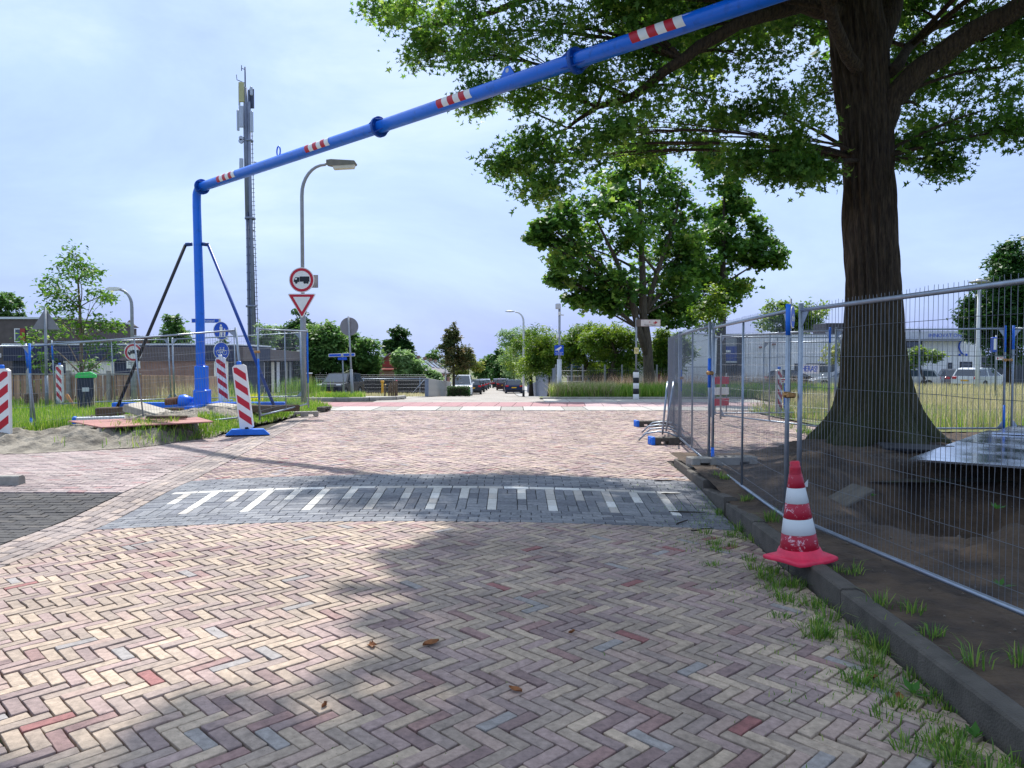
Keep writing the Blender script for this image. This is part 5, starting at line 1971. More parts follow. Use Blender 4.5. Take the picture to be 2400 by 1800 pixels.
plate("steel_plate", "wet shiny steel road plate covering the pit beside the oak", [(5.08, 9.45), (7.6, 7.7), (11.2, 11.6), (8.6, 13.35)], .36)
plate("steel_plate", "second wet steel plate lapping behind the first at the right picture edge", [(8.2, 12.6), (12.5, 9.6), (13.9, 11.6), (9.5, 14.0)], .395)
q = P(2010, 1098, 9.8)
block("wooden_plank", "grey broken plank lying on the rim of the pit", "plank", (3.55, 7.95, verge_z(3.55, 7.95) + .03), (1.0, .26, .05), (R(8), R(-10), R(38)), M("grey_plank", S(98, 92, 82), .9, var=.3, scale=6, stretch=(.5, 5, 5)))
block("black_tray", "dark plastic board lying at the oak's root", "board", (5.95, 10.75, verge_z(5.95, 10.75) + .05), (1.05, .4, .04), (R(6), R(2), R(-10)), M("dark_plastic", S(26, 28, 34), .7))
# crumbs of soil and stones
m_stone = M("pebbles", S(110, 102, 92), .9, var=.3)
sv, sf = [], []
rs = np.random.default_rng(8)
for _ in range(1100):
    x, y = rs.uniform(2.5, 8), rs.uniform(3, 11)
    if x < kx(y) + .25:
        continue
    s_ = abs(rs.normal(0, .006)) + .003
    z = verge_z(x, y) + s_ * .3
    b = len(sv)
    for v in ((1, 0, 0), (-1, 0, 0), (0, 1, 0), (0, -1, 0), (0, 0, .8), (0, 0, -.8)):
        sv.append((x + v[0] * s_ * rs.uniform(.7, 1.3), y + v[1] * s_ * rs.uniform(.7, 1.3), z + v[2] * s_))
    for f in ((0, 2, 4), (2, 1, 4), (1, 3, 4), (3, 0, 4), (2, 0, 5), (1, 2, 5), (3, 1, 5), (0, 3, 5)):
        sf.append([b + i for i in f])
tag(np_mesh("soil_crumbs", sv, sf, m_stone), "small stones and crumbs scattered over the dark soil verge", "stones", kind="stuff")

# ---------- traffic cone
cx_, cy_ = P(1875, 1310, 5.55).x, 5.55
cz_ = tz(cx_, cy_) + .162
cone = thing("traffic_cone", "scuffed red and white traffic cone standing crooked on the kerb", "traffic cone", (cx_, cy_, cz_), R(20))
cone.rotation_euler = (R(-1.5), R(-3.5), R(24))
m_cred = M("cone_red", S(206, 26, 58), 0.5, scale=9, col2=S(160, 20, 48), lo=.35, hi=.6)
m_cbase = M("cone_base_red", S(226, 44, 80), 0.55, var=.2, scale=8)


def scuffed(name, col, scuff, lo=.60, hi=.64):
    m = bpy.data.materials.new(name)
    m.use_nodes = True
    nt = m.node_tree
    bs = nt.nodes["Principled BSDF"]
    bs.inputs["Roughness"].default_value = .45
    tc = nt.nodes.new("ShaderNodeTexCoord")
    no = nt.nodes.new("ShaderNodeTexNoise")
    no.inputs["Scale"].default_value = 16
    no.inputs["Detail"].default_value = 9
    no.inputs["Roughness"].default_value = .7
    no.inputs["Distortion"].default_value = 1.4
    nt.links.new(tc.outputs["Object"], no.inputs["Vector"])
    cr = nt.nodes.new("ShaderNodeValToRGB")
    cr.color_ramp.elements[0].position, cr.color_ramp.elements[0].color = lo, (*col, 1)
    cr.color_ramp.elements[1].position, cr.color_ramp.elements[1].color = hi, (*scuff, 1)
    nt.links.new(no.outputs["Fac"], cr.inputs["Fac"])
    nt.links.new(cr.outputs["Color"], bs.inputs["Base Color"])
    return m


m_cband = scuffed("scuffed_red_sheet", S(168, 12, 46), S(214, 170, 178), .56, .60)
m_cwhite = scuffed("dirty_white_sheet", S(206, 212, 214), S(120, 118, 116), .64, .70)
mb = MB()
sq = []
for i in range(32):
    a = 2 * math.pi * i / 32
    c8, s8 = math.cos(a), math.sin(a)
    k = .195 / max(abs(c8), abs(s8))
    k = min(k, .262)
    sq.append((c8 * k, s8 * k))
vs, fs = [], []
rngc = np.random.default_rng(2)
for (sc, z) in ((1.0, .0), (1.02, .012), (1.0, .028), (.92, .034)):
    for (x, y) in sq:
        vs.append((x * sc, y * sc, z + .008 * math.sin(2 * math.atan2(y, x) + 1)))
for (rr0, z) in ((.165, .04), (.16, .065), (.155, .07), (.15, .085), (.135, .09)):
    for i in range(32):
        a = 2 * math.pi * i / 32
        vs.append((rr0 * math.cos(a), rr0 * math.sin(a), z))
for r_ in range(8):
    for i in range(32):
        j = (i + 1) % 32
        fs.append((r_ * 32 + i, r_ * 32 + j, (r_ + 1) * 32 + j, (r_ + 1) * 32 + i))
mb.add(vs, fs, True)
mb.build("base", m_cbase, cone)


def cone_r(z):
    return .138 - (z - .085) * (.138 - .036) / (.70 - .085)


def ring_part(nm, z0, z1, mat, off=0.0):
    pr = [(cone_r(z0) + off - .002, z0), (cone_r(z0) + off, z0 + .002), (cone_r((z0 + z1) / 2) + off, (z0 + z1) / 2), (cone_r(z1) + off, z1 - .002), (cone_r(z1) + off - .002, z1)]
    MB().lathe(pr, n=32).build(nm, mat, cone)


MB().lathe([(cone_r(.085), .085), (cone_r(.64), .64), (.040, .69), (.042, .70), (.036, .705), (.036, .735), (.030, .742)], n=32).build("body", m_cred, cone)
ring_part("red_sleeve", .088, .20, m_cband, .003)
ring_part("white_sleeve", .20, .315, m_cwhite, .004)
ring_part("red_sleeve", .315, .43, m_cband, .003)
ring_part("white_sleeve", .43, .545, m_cwhite, .004)
ring_part("red_sleeve", .545, .645, m_cband, .003)
MB().add([(.055, -.03, .57), (.085, -.04, .60), (.08, -.035, .54), (.06, -.03, .545)], [(0, 1, 2, 3)]).build("torn_flap", m_cwhite, cone)

# ---------- crowd barriers
def barrier(label, c, rz, tilt):
    root = thing("crowd_barrier", label, "barrier", c, rz, "stacked crowd barriers")
    root.rotation_euler = (tilt, 0, rz)
    mb = MB()
    L, h = 2.0, 1.08
    fr = [(-L / 2 + .12, 0, .18), (-L / 2, 0, .30), (-L / 2, 0, h - .14), (-L / 2 + .12, 0, h), (L / 2 - .12, 0, h), (L / 2, 0, h - .14), (L / 2, 0, .30), (L / 2 - .12, 0, .18)]
    mb.tube(fr, .019, 8, closed=True)
    mb.build("frame", m_galv, root)
    mb = MB()
    for i in range(1, 15):
        x = -L / 2 + L * i / 15
        mb.tube([(x, 0, .19), (x, 0, h - .01)], .0075, 6)
    mb.build("bars", m_galv, root)
    for x in (-L / 2 + .25, L / 2 - .25):
        MB().tube([(x, -.42, .0), (x, -.30, .14), (x, -.08, .20), (x, .08, .20), (x, .30, .14), (x, .42, 0)], .016, 8).build("foot", m_galv, root)
    return root


for i, (X, Y, t, lab) in enumerate(((2.92, 14.35, 5, "front crowd barrier with bowed feet leaning by the edge-on fence"), (3.12, 15.0, 8, "middle crowd barrier leaning in the stack behind the fence"))):
    barrier(lab, (X, Y, tz(X, Y)), math.atan2(Y, X) - R(.6), R(t))

# ---------- red-white barrier board behind the fence
X, Y = XP(1692, 20.5), 20.5
bb = thing("barrier_board", "red and white striped barrier boards seen through the fence corner", "barrier", (X, Y, tz(X, Y)), R(30))
for i in range(3):
    MB().bbox((0, 0, .35 + i * .3), (.55, .04, .2), .01).build("board", m_red if i != 1 else m_white, bb)
for s in (-.22, .22):
    MB().cyl((s, .03, 0), (s, .03, 1.15), .02).build("leg", m_galvd, bb)


# ---------- marker posts (delineators)
def marker(label, c, rz, h=1.0, w=.24, lean=(0, 0), foot_=True, back=False, footrz=0.0, bluecap=True, flip=False):
    root = thing("marker_post", label, "marker post", c, rz, "red and white marker posts")
    root.rotation_euler = (lean[0], lean[1], rz)
    z0 = .12
    pr = [(-w / 2, z0 + .03), (-w / 2 + .03, z0), (w / 2 - .03, z0), (w / 2, z0 + .03), (w / 2, h - .04), (w / 2 - .05, h), (-w / 2 + .05, h), (-w / 2, h - .04)]
    MB().prism(pr, -.03, .03).build("panel", m_white, root)
    # slanted stripes on the front, clipped to the panel
    n = 4
    for i in range(n):
        zb = z0 + .05 + i * (h - z0 - .1) / n
        hh = (h - z0 - .1) / n * .52
        a = w / 2 - .022
        s = .10
        poly = [(-a, zb + 2 * s), (a, zb), (a, zb + hh), (-a, zb + hh + 2 * s)]
        if flip:
            poly = [(-p_[0], p_[1]) for p_ in poly][::-1]
        zt = h - .05
        # clip to top
        cl = clip_poly([(p[0], p[1]) for p in poly], [(0, -1, zt), (0, 1, -z0 - .03)])
        if len(cl) > 2:
            for yy in ((-.0325, -.030),):
                MB().prism(cl, yy[0], yy[1]).build("stripe", m_red, root)
    MB().bbox((0, 0, h + .03), (.09, .05, .08), .012).build("cap", m_bluep if bluecap else m_white, root)
    if foot_:
        ft = MB()
        ft.prism([(-.42, 0), (.42, 0), (.30, .11), (-.30, .11)], -.16, .16)
        f_ = ft.build("foot", m_blueplas, root)
        f_.rotation_euler = (-lean[0], -lean[1], footrz)
        MB().bbox((0, 0, .09), (.07, .07, .12), .005).build("spigot", m_dkrub, root)
    return root


q = P(578, 1015, 15.0)
zg = tz(q.x, 15.0)
mk = marker("leaning red and white marker post on a blue foot at the brick edge", (XP(583, 15.0), 14.9, zg + .02), R(6), h=1.42, w=.27, lean=(R(-3), R(-7)), footrz=R(14))
marker("red and white marker post with blue foot cut by the left picture edge", (XP(4, 13.3), 13.3, tz(-9.2, 13.3) + .03), R(-8), h=1.35, w=.32, footrz=R(-6), flip=True)
marker("red and white marker post standing in grass behind the blue portal post", (XP(525, 20.5), 20.5, tz(XP(525, 20.5), 20.5) + .05), R(8), h=1.35, w=.27, lean=(0, R(-4)), foot_=False, bluecap=False)
marker("red and white marker post between fence and wooden fence at far left", (XP(139, 24), 24, tz(XP(139, 24), 24)), R(-20), h=1.35, w=.28, foot_=False)
marker("red and white marker post with blue back in the grass lot beyond the fence", (XP(1826, 19.5), 19.5, tz(XP(1826, 19.5), 19.5) + .02), R(40), h=1.25, w=.25, foot_=False)
X, Y = XP(1842, 19.4), 19.4
ip = thing("info_plate", "small white information plate on a blue stake in the grass lot", "sign", (X, Y, tz(X, Y)), R(-5))
MB().bbox((0, 0, .5), (.08, .04, 1.1), .005).build("stake", m_bluep, ip)
MB().bbox((-.03, -.03, .98), (.26, .01, .14), .002).build("plate", m_white, ip)
MB().bbox((-.06, -.037, 1.0), (.12, .004, .03), .001).bbox((-.09, -.037, .95), (.05, .004, .025), .001).build("mark", m_red, ip)

# ================================================================== SIGNS, LAMPS, MAST
def disc(mb, c, r, y0, y1, n=36):
    mb.prism([(c[0] + r * math.cos(2 * math.pi * i / n), c[1] + r * math.sin(2 * math.pi * i / n)) for i in range(n)], y0, y1)
    return mb


def no_truck(root, z, r, y=-.07):
    disc(MB(), (0, z), r, y, y + .02).build("sign_plate", m_white, root)
    mb = MB()
    n = 40
    vs, fs = [], []
    for i in range(n):
        a = 2 * math.pi * i / n
        for k in (.93, .72):
            vs.append((r * k * math.cos(a), y - .003, z + r * k * math.sin(a)))
    for i in range(n):
        j = (i + 1) % n
        fs.append((2 * i, 2 * j, 2 * j + 1, 2 * i + 1))
    mb.add(vs, fs)
    mb.build("red_ring", m_red, root)
    s = r / .4
    t = MB()
    yy = (y - .005, y - .002)
    t.prism([(-.06 * s, z - .055 * s), (.25 * s, z - .055 * s), (.25 * s, z + .11 * s), (-.06 * s, z + .11 * s)], *yy)
    t.prism([(-.25 * s, z - .065 * s), (-.07 * s, z - .065 * s), (-.07 * s, z + .085 * s), (-.20 * s, z + .085 * s), (-.245 * s, z - .0 * s)], *yy)
    for cx in (-.17, .10, .18):
        disc(t, (cx * s, z - .08 * s), .042 * s, y - .006, y - .002, 14)
    t.build("truck_symbol", m_black, root)
    MB().prism([(-.215 * s, z + .01 * s), (-.15 * s, z + .01 * s), (-.15 * s, z + .06 * s), (-.195 * s, z + .06 * s)], y - .008, y - .0055).build("cab_window", m_white, root)


def curve_pole(root, h, r0, r1, arm, side, head="flat", mat=None, rise=.75, thick=None):
    """lamp column with a curved arm towards side (+1 right / -1 left)"""
    pts = [(0, 0, -.1), (0, 0, h - rise - .05)]
    for i in range(1, 9):
        a = i / 8 * math.pi / 2
        pts.append((side * rise * .75 * (1 - math.cos(a)), 0, h - rise + rise * math.sin(a) * .97))
    pts.append((side * arm, 0, h + .02))
    rad = list(np.interp(np.linspace(0, 1, len(pts)), [0, 1], [r0, r1]))
    MB().tube(pts, rad, 12).build("pole", mat or m_polegrey, root)
    if thick:
        MB().tube([(0, 0, -.1), (0, 0, thick[1] - .1), (0, 0, thick[1])], [thick[0], thick[0], r0], 14).build("pole_sleeve", mat or m_polegrey, root)
    return Vector((side * arm, 0, h + .02))


# ---------- lamp post with the two big signs
d = 24.0
lp0 = Vector((XP(711, d), d, 0))
lp0.z = tz(lp0.x, d)
lamp1 = thing("lamp_post", "tall grey lamp post carrying the truck ban and yield signs", "lamp post", lp0)
H1 = ZP(384, d) - lp0.z
hd = curve_pole(lamp1, H1, .062, .04, .82, 1, rise=1.0, thick=(.092, ZP(735, d) - lp0.z))
hb = MB()
hb.prism([(0, -.06), (.18, -.10), (.92, -.06), (.95, -.02), (.9, .06), (.15, .10), (0, .08)], -.13, .13, Matrix.Translation(hd + Vector((0, 0, .0))))
hb.build("lamp_head", M("lamp_housing", S(112, 110, 98), .6, var=.2), lamp1)
MB().prism([(.22, -.20), (.86, -.165), (.90, -.06), (.20, -.10)], -.11, .11, Matrix.Translation(hd)).build("lamp_cover", m_lamp, lamp1)
zc = ZP(657, d) - lp0.z
no_truck(lamp1, zc, .405, -.12)
MB().bbox((.32, .12, zc - .02), (.30, .02, .42), .004).build("rear_sign", m_alu, lamp1)
zt = ZP(689, d) - lp0.z


def tri(cx, zt, w, h, y0, y1, rnd_=.05):
    pts = [(-w / 2, zt), (0, zt - h), (w / 2, zt)]
    out = []
    for i in range(3):
        p, a, b = Vector((pts[i][0], pts[i][1])), Vector(pts[i - 1]), Vector(pts[(i + 1) % 3])
        u, v = (a - p).normalized(), (b - p).normalized()
        for t in (0, .33, .66, 1):
            q = p + u * rnd_ * (1 - t) ** 1.5 + v * rnd_ * t ** 1.5
            out.append((cx + q.x, q.y))
    return MB().prism(out[::-1], y0, y1)


tri(0, zt, .93, .80, -.12, -.10).build("sign_plate", m_white, lamp1)
tri(0, zt - .028, .84, .72, -.123, -.1205, .035).build("red_triangle", m_red, lamp1)
tri(0, zt - .105, .56, .48, -.127, -.1235, .02).build("white_triangle", m_white, lamp1)
for z in (zc, zc + .25, zt - .15):
    MB().tube([(0, 0, z - .03), (0, 0, z + .03)], .1, 12).build("clamp", m_galvd, lamp1)
MB().bbox((-.14, -.05, ZP(822, d) - lp0.z), (.12, .01, .05), .002).build("number_tag", m_white, lamp1)

# ---------- small lamp with truck ban and text plate on the left
d = 24.6
b = onterr(311, d)
lamp2 = thing("lamp_post", "short grey lamp post with truck ban sign and text plate by the wooden fence", "lamp post", b)
H2 = ZP(678, d) - b.z
hd = curve_pole(lamp2, H2, .055, .035, .35, -1, rise=.55, thick=(.075, ZP(862, d) - b.z))
MB().prism([(0, -.03), (-.25, -.07), (-.45, -.05), (-.48, 0), (-.35, .05), (-.1, .05), (0, .03)], -.08, .08, Matrix.Translation(hd)).build("lamp_head", M("white_lamp_head", S(226, 226, 222), .35), lamp2)
sg = bpy.data.objects.new("sign_bracket", None)
z_s = ZP(826, d) - b.z
t_ = MB()
g2 = thing("traffic_sign", "round truck ban sign with white text plate on the short lamp post", "sign", b + Vector((0, -.03, 0)), R(55))
no_truck(g2, z_s, .30, -.08)
MB().bbox((0, -.07, ZP(855, d) - b.z), (.46, .012, .24), .003).build("text_plate", m_white, g2)
text_part("lettering", "uitgezonderd\nbestemmings-\nverkeer", .062, m_black, g2, (0, -.078, ZP(853, d) - b.z), FACE_CAM)

# ---------- pole with path signs and street name
d = 27.0
b = onterr(517, d)
ps = thing("sign_pole", "grey pole with blue pedestrian and cycle signs and a street name board", "sign pole", b, R(58))
hT = ZP(747, d) - b.z
MB().tube([(0, 0, -.1), (0, 0, hT)], .035, 10).build("pole", m_galvd, ps)
for (py, nm) in ((775, "pedestrian"), (823, "cycle")):
    z = ZP(py, d) - b.z
    disc(MB(), (0, z), .33, -.06, -.045).build("sign_plate", m_white, ps)
    disc(MB(), (0, z), .31, -.064, -.0605).build("blue_disc", m_sblue, ps)
    mb = MB()
    y0, y1 = -.068, -.0645
    if nm == "cycle":
        for cx in (-.13, .13):
            ringp = [(cx + .085 * math.cos(a), 0, z - .05 + .085 * math.sin(a)) for a in [i / 14 * 2 * math.pi for i in range(14)]]
            mb.tube([(p[0], -.066, p[2]) for p in ringp], .009, 4, closed=True)
        for a_, b_ in (((-.13, -.05), (-.05, .08)), ((-.05, .08), (.02, -.06)), ((.02, -.06), (.09, .08)), ((-.05, .06), (.08, .06)), ((.08, .12), (.13, -.05)), ((-.08, .12), (-.02, .12)), ((.05, .13), (.12, .13)), ((-.13, -.05), (.02, -.06))):
            mb.tube([(a_[0], -.066, z + a_[1]), (b_[0], -.066, z + b_[1])], .010, 4)
    else:
        disc(mb, (-.02, z + .19), .04, y0, y1, 12)
        mb.prism([(-.08, z + .14), (.05, z + .14), (.05, z - .02), (.03, z - .22), (-.02, z - .22), (-.02, z - .05), (-.05, z - .22), (-.09, z - .22), (-.07, z)], y0, y1)
        disc(mb, (.13, z + .05), .03, y0, y1, 12)
        mb.prism([(.09, z + .01), (.17, z + .01), (.17, z - .1), (.15, z - .22), (.1, z - .22)], y0, y1)
    mb.build(nm + "_symbol", m_white, ps)
z = ZP(752, d) - b.z
ns = thing("street_name_board", "blue street name board partly hidden by the blue portal post", "sign", b + Vector((0, 0, 0)), R(6))
MB().bbox((-.5, -.05, z), (.98, .012, .16), .003).build("board", m_white, ns)
MB().bbox((-.5, -.058, z), (.94, .003, .13), .001).build("board_face", m_sblue, ns)
text_part("lettering", "Herenhuispad", .115, m_white, ns, (-.5, -.061, z), FACE_CAM)

# ---------- triangle sign seen from behind, far left
d = 22.0
b = onterr(108, d)
ts = thing("warning_sign", "grey back of a triangular sign on a pole behind the left fence", "sign", b, R(200))
MB().tube([(0, 0, -.1), (0, 0, ZP(722, d) - b.z)], .038, 10).build("pole", m_galvd, ts)
MB().tube([(0, 0, -.1), (0, 0, ZP(880, d) - b.z)], .05, 10).build("pole_sleeve", m_galvd, ts)
zt_, zb_ = ZP(726, d) - b.z, ZP(772, d) - b.z
MB().prism([(-.36, zb_), (.36, zb_), (.03, zt_), (-.03, zt_)], -.06, -.045).build("sign_plate", m_alu, ts)
MB().prism([(-.30, zb_ + .05), (.30, zb_ + .05), (0, zt_ - .09)], -.064, -.061).build("sign_face", m_white, ts)

# ---------- round sign seen from behind, and the street name pole beside it
d = 29.5
b = onterr(826, d)
rs_ = thing("round_sign", "grey back of a round traffic sign on a leaning pole at the corner", "sign", b)
rs_.rotation_euler = (0, R(-2.6), 0)
zc = ZP(765, d) - b.z
MB().tube([(0, 0, -.1), (0, 0, zc + .40)], .036, 10).build("pole", m_polegrey, rs_)
MB().tube([(0, 0, -.1), (0, 0, ZP(865, d) - b.z)], .058, 12).build("pole_sleeve", m_polegrey, rs_)
disc(MB(), (0, zc), .365, .045, .06).build("sign_back", m_alu, rs_)
disc(MB(), (0, zc), .35, .061, .066).build("sign_face", m_white, rs_)
for z in (zc - .3, zc + .2):
    MB().bbox((0, .02, z), (.10, .1, .03), .004).build("clamp", m_galv, rs_)
d = 30.4
b = onterr(806, d)
sn = thing("street_name_sign", "pole with two blue street name boards at right angles near the corner", "sign", b)
sn.rotation_euler = (0, R(-2), 0)
MB().tube([(0, 0, -.1), (0, 0, ZP(828, d) - b.z)], .028, 10).build("pole", m_galvd, sn)
z = ZP(832, d) - b.z
for s, txt, rz in ((-1, "Marthastraat", 8), (1, "Jasonstraat", -6)):
    fr = MB()
    fr.bbox((s * .29, -.04, z), (.52, .012, .13), .003)
    o = fr.build("board", m_white, sn)
    o.rotation_euler = (0, 0, R(rz * 1))
    f2 = MB().bbox((s * .29, -.048, z), (.48, .003, .10), .001).build("board_face", m_sblue, sn)
    f2.rotation_euler = o.rotation_euler
    t2 = text_part("lettering", txt, .085, m_white, sn, (s * .29, -.051, z), FACE_CAM)
    t2.rotation_euler = (math.pi / 2, 0, R(rz))
MB().bbox((.08, -.05, z - .15), (.22, .012, .11), .003).bbox((-.1, -.05, z - .15), (.16, .012, .10), .003).build("small_board", m_sblue, sn)

# ---------- signpost with the striped base
d = 28.4
b = onterr(1491, d)
sp = thing("signpost", "signpost with black and white striped base and a red arrow board", "signpost", b)
hb_ = ZP(872, d) - b.z
n = 5
for i in range(n):
    z0, z1 = hb_ * i / n, hb_ * (i + 1) / n
    MB().lathe([(.108, z0), (.112, z0 + .004), (.112, z1 - .004), (.108, z1)], n=24).build("base_band", m_white if i % 2 == 0 else m_black, sp)
MB().lathe([(.11, 0), (.10, .03), (.05, .06)], (0, 0, hb_), 20).build("base_cap", m_black, sp)
MB().tube([(0, 0, hb_), (0, 0, ZP(745, d) - b.z)], .034, 10).build("pole", m_polegrey, sp)
z = ZP(757, d) - b.z
bz = MB().bbox((.08, 0, z), (.19, .08, .27), .006).build("board_box", M("brown_grey_box", S(104, 94, 88), .6), sp)
MB().bbox((.5, 0, z), (.84, .07, .27), .004).build("board", M("board_edge", S(150, 128, 128), .6), sp)
MB().bbox((.52, -.0375, z), (.78, .004, .235), .001).build("board_face", M("board_face_white", S(214, 206, 200), .6), sp)
MB().prism([(.65, z + .02), (.73, z + .02), (.73, z - .02), (.65, z - .02)], -.043, -.0398).prism([(.71, z + .075), (.80, z + .015), (.71, z - .045)], -.0455, -.0402).build("arrow", m_red, sp)
text_part("lettering", "Haven Tilburg", .075, m_black, sp, (.50, -.041, z - .075), FACE_CAM)
text_part("emblem", "A", .08, m_red, sp, (.5, -.041, z + .03), FACE_CAM)
z = ZP(822, d) - b.z
MB().bbox((.0, -.05, z), (.17, .012, .24), .008).build("yellow_tag", M("pale_yellow", S(222, 208, 140), .6), sp)
text_part("tag_lettering", "NO\n71", .06, m_black, sp, (0, -.059, z), FACE_CAM)

# ---------- camera pole
d = 31.0
b = onterr(1311, d)
cp = thing("camera_pole", "grey pole with surveillance camera box and blue camera notice", "camera pole", b)
MB().tube([(0, 0, -.1), (0, 0, ZP(720, d) - b.z)], .05, 10).build("pole", m_polegrey, cp)
MB().tube([(0, 0, -.1), (0, 0, ZP(842, d) - b.z)], .095, 12).build("pole_sleeve", m_polelite, cp)
z = ZP(718, d) - b.z
MB().bbox((-.06, 0, z), (.22, .2, .23), .02).build("camera_box", m_polelite, cp)
MB().bbox((0, 0, z - .3), (.12, .12, .16), .02).bbox((.12, 0, z - .36), (.14, .05, .05), .01).build("bracket", m_white, cp)
z = ZP(788, d) - b.z
MB().bbox((-.08, -.08, z), (.12, .12, .16), .03).build("lower_camera", m_white, cp)
z = ZP(800, d) - b.z
for s in (-1, 1):
    MB().tube([(0, 0, z + .15), (s * .28, 0, z - .15)], .012, 6).build("stay", m_galvd, cp)
z = ZP(821, d) - b.z
MB().bbox((-.02, -.11, z), (.38, .014, .42), .004).build("notice", m_sblue, cp)
mb = MB()
q8 = lambda L_: [(-.02 + p[0] * .82, z + p[1] * .84) for p in L_]
mb.prism(q8([(-.16, .05), (.02, .15), (.10, .20), (.14, .13), (.03, .03), (-.11, -.02)]), -.122, -.118)
mb.prism(q8([(-.18, .06), (-.13, -.03), (-.19, .0)]), -.124, -.1185)
mb.prism(q8([(-.03, .04), (.0, .06), (0, -.08), (-.03, -.08)]), -.1265, -.1205)
mb.build("camera_symbol", m_white, cp)
text_part("lettering", "camerabewaking\nin dit gebied\nter beveiliging", .05, m_white, cp, (-.02, -.12, z - .14), FACE_CAM)

# ---------- other lamp posts
def lamp(label, px, d, ytop, side, arm, headpx, mat=m_polelite, basemark=False):
    b = onterr(px, d)
    t = thing("lamp_post", label, "lamp post", b)
    hd = curve_pole(t, ZP(ytop, d) - b.z, .075, .045, arm, side, mat=mat, rise=.7)
    s = side
    L = headpx / F * d
    MB().lathe([(.02, -.05), (.13, -.03), (.17, .02), (.12, .07), (.02, .09)], n=14).build("lamp_head", m_polelite, t).matrix_local = Matrix.Translation(hd + Vector((s * L * .5, 0, 0))) @ Matrix.Diagonal((L / .34, 1, 1, 1))
    if basemark:
        MB().tube([(0, 0, -.05), (0, 0, .45)], .085, 12).build("base_sleeve", m_black, t)
    return t


lamp("white curved lamp post with dark foot on the right side of the street", 1227, 52, 731, -1, .6, 24, basemark=True)
lamp("thin pale lamp post arching right in front of the bronze street tree", 1044, 66, 792, 1, .7, 28)
d = 34
b = onterr(2291, d)
dl = thing("lamp_post", "white post with disc-shaped lamp head above the right fence rail", "lamp post", b)
MB().tube([(0, 0, -.1), (0, 0, 1.2), (0, 0, ZP(662, d) - b.z)], [.09, .085, .055], 12).build("pole", m_polelite, dl)
MB().lathe([(.06, -.02), (.40, .0), (.41, .03), (.15, .12), (.12, .15), (.03, .17)], (0, 0, ZP(662, d) - b.z), 24).build("lamp_head", M("grey_lamp_head", S(150, 152, 158), .5), dl)

# ---------- cycle sign and pole behind the fence post, blue tall notice at the right
d = 21.0
b = onterr(1852, d)
cs = thing("cycle_sign", "narrow view of a blue cycle sign on a dark pole behind the fence", "sign", b, R(60))
MB().tube([(0, 0, -.1), (0, 0, ZP(700, d) - b.z)], .03, 10).build("pole", m_galvd, cs)
z = ZP(743, d) - b.z
disc(MB(), (0, z), .32, -.06, -.045).build("sign_plate", m_white, cs)
disc(MB(), (0, z), .30, -.064, -.0605).build("blue_disc", m_sblue, cs)
mb = MB()
for cx in (-.12, .12):
    mb.tube([(cx + .07 * math.cos(a), -.067, z - .05 + .07 * math.sin(a)) for a in [i / 12 * 2 * math.pi for i in range(12)]], .009, 4, closed=True)
mb.tube([(-.12, -.067, z - .05), (-.03, -.067, z + .08), (.06, -.067, z + .08), (.12, -.067, z - .05)], .009, 4)
mb.build("cycle_symbol", m_white, cs)
d = 27
b = onterr(2334, d)
bn = thing("notice_sign", "blue and white notice box on a pole at the right picture edge", "sign", b, R(14))
MB().tube([(0, 0, -.1), (0, 0, ZP(786, d) - b.z)], .03, 8).build("pole", m_galvd, bn)
z = ZP(808, d) - b.z
MB().bbox((-.1, 0, z), (.22, .12, .55), .02).build("box", m_sblue, bn)
MB().bbox((-.12, -.065, z + .02), (.12, .006, .40), .002).build("box_face", m_white, bn)
z = ZP(840, d) - b.z
MB().bbox((.16, -.03, z), (.38, .01, .12), .003).build("small_board", m_white, bn)
MB().bbox((.05, -.038, z), (.05, .004, .07), .001).bbox((.2, -.038, z + .02), (.16, .004, .03), .001).build("board_mark", m_red, bn)

# ---------- telecom mast
d = 95.0
b = onterr(590, d)
mast = thing("telecom_mast", "tall grey telecom mast with antenna panels rising behind the office", "mast", b)
m_mast = M("mast_steel", S(122, 130, 148), .6, .3, var=.15, scale=1)
m_pan = M("antenna_panel", S(168, 176, 190), .5, var=.08)
m_pany = M("yellowed_panel", S(172, 168, 120), .5, var=.08)
m_dkst = M("mast_dark", S(74, 82, 102), .6, .3)


def mz(py):
    return ZP(py, d) - b.z


def mx(px, py):
    return XP(px, d) - b.x


K = d / F
MB().tube([(mx(592, 0), 0, -.2), (mx(588, 0), 0, mz(510))], [.50, .44], 16).build("lower_shaft", m_mast, mast)
MB().tube([(mx(586, 0), 0, mz(510)), (mx(583, 0), 0, mz(300)), (mx(582, 0), 0, mz(205))], [.40, .34, .22], 14).build("upper_shaft", m_mast, mast)
MB().tube([(mx(599, 0), -.3, -.2), (mx(593, 0), -.3, mz(510)), (mx(591, 0), -.2, mz(240))], .2, 10).build("cable_duct", m_mast, mast)
MB().tube([(mx(591, 0), -.45, -.2), (mx(587, 0), -.45, mz(500))], .12, 8).build("dark_duct", m_dkst, mast)
lad = MB()
for o in (-.12, .12):
    lad.tube([(mx(606, 0) + o, 0, 0), (mx(597, 0) + o, 0, mz(500)), (mx(594, 0) + o, 0, mz(260))], .045, 6)
zr = 1.0
while zr < mz(270):
    t = zr / mz(270)
    x = mx(606 - 12 * t, 0)
    lad.tube([(x - .22, 0, zr), (x + .22, 0, zr)], .035, 4)
    zr += .55
lad.build("ladder", m_dkst, mast)
for py in (512, 718, 330):
    MB().tube([(mx(590, 0), 0, mz(py) - .12), (mx(590, 0), 0, mz(py) + .12)], .66 if py > 400 else .5, 16).build("flange", m_mast, mast)
for py in range(540, 780, 20):
    MB().tube([(mx(590, 0), 0, mz(py)), (mx(590, 0), 0, mz(py) + .06)], .53, 14).build("band", m_dkst, mast)
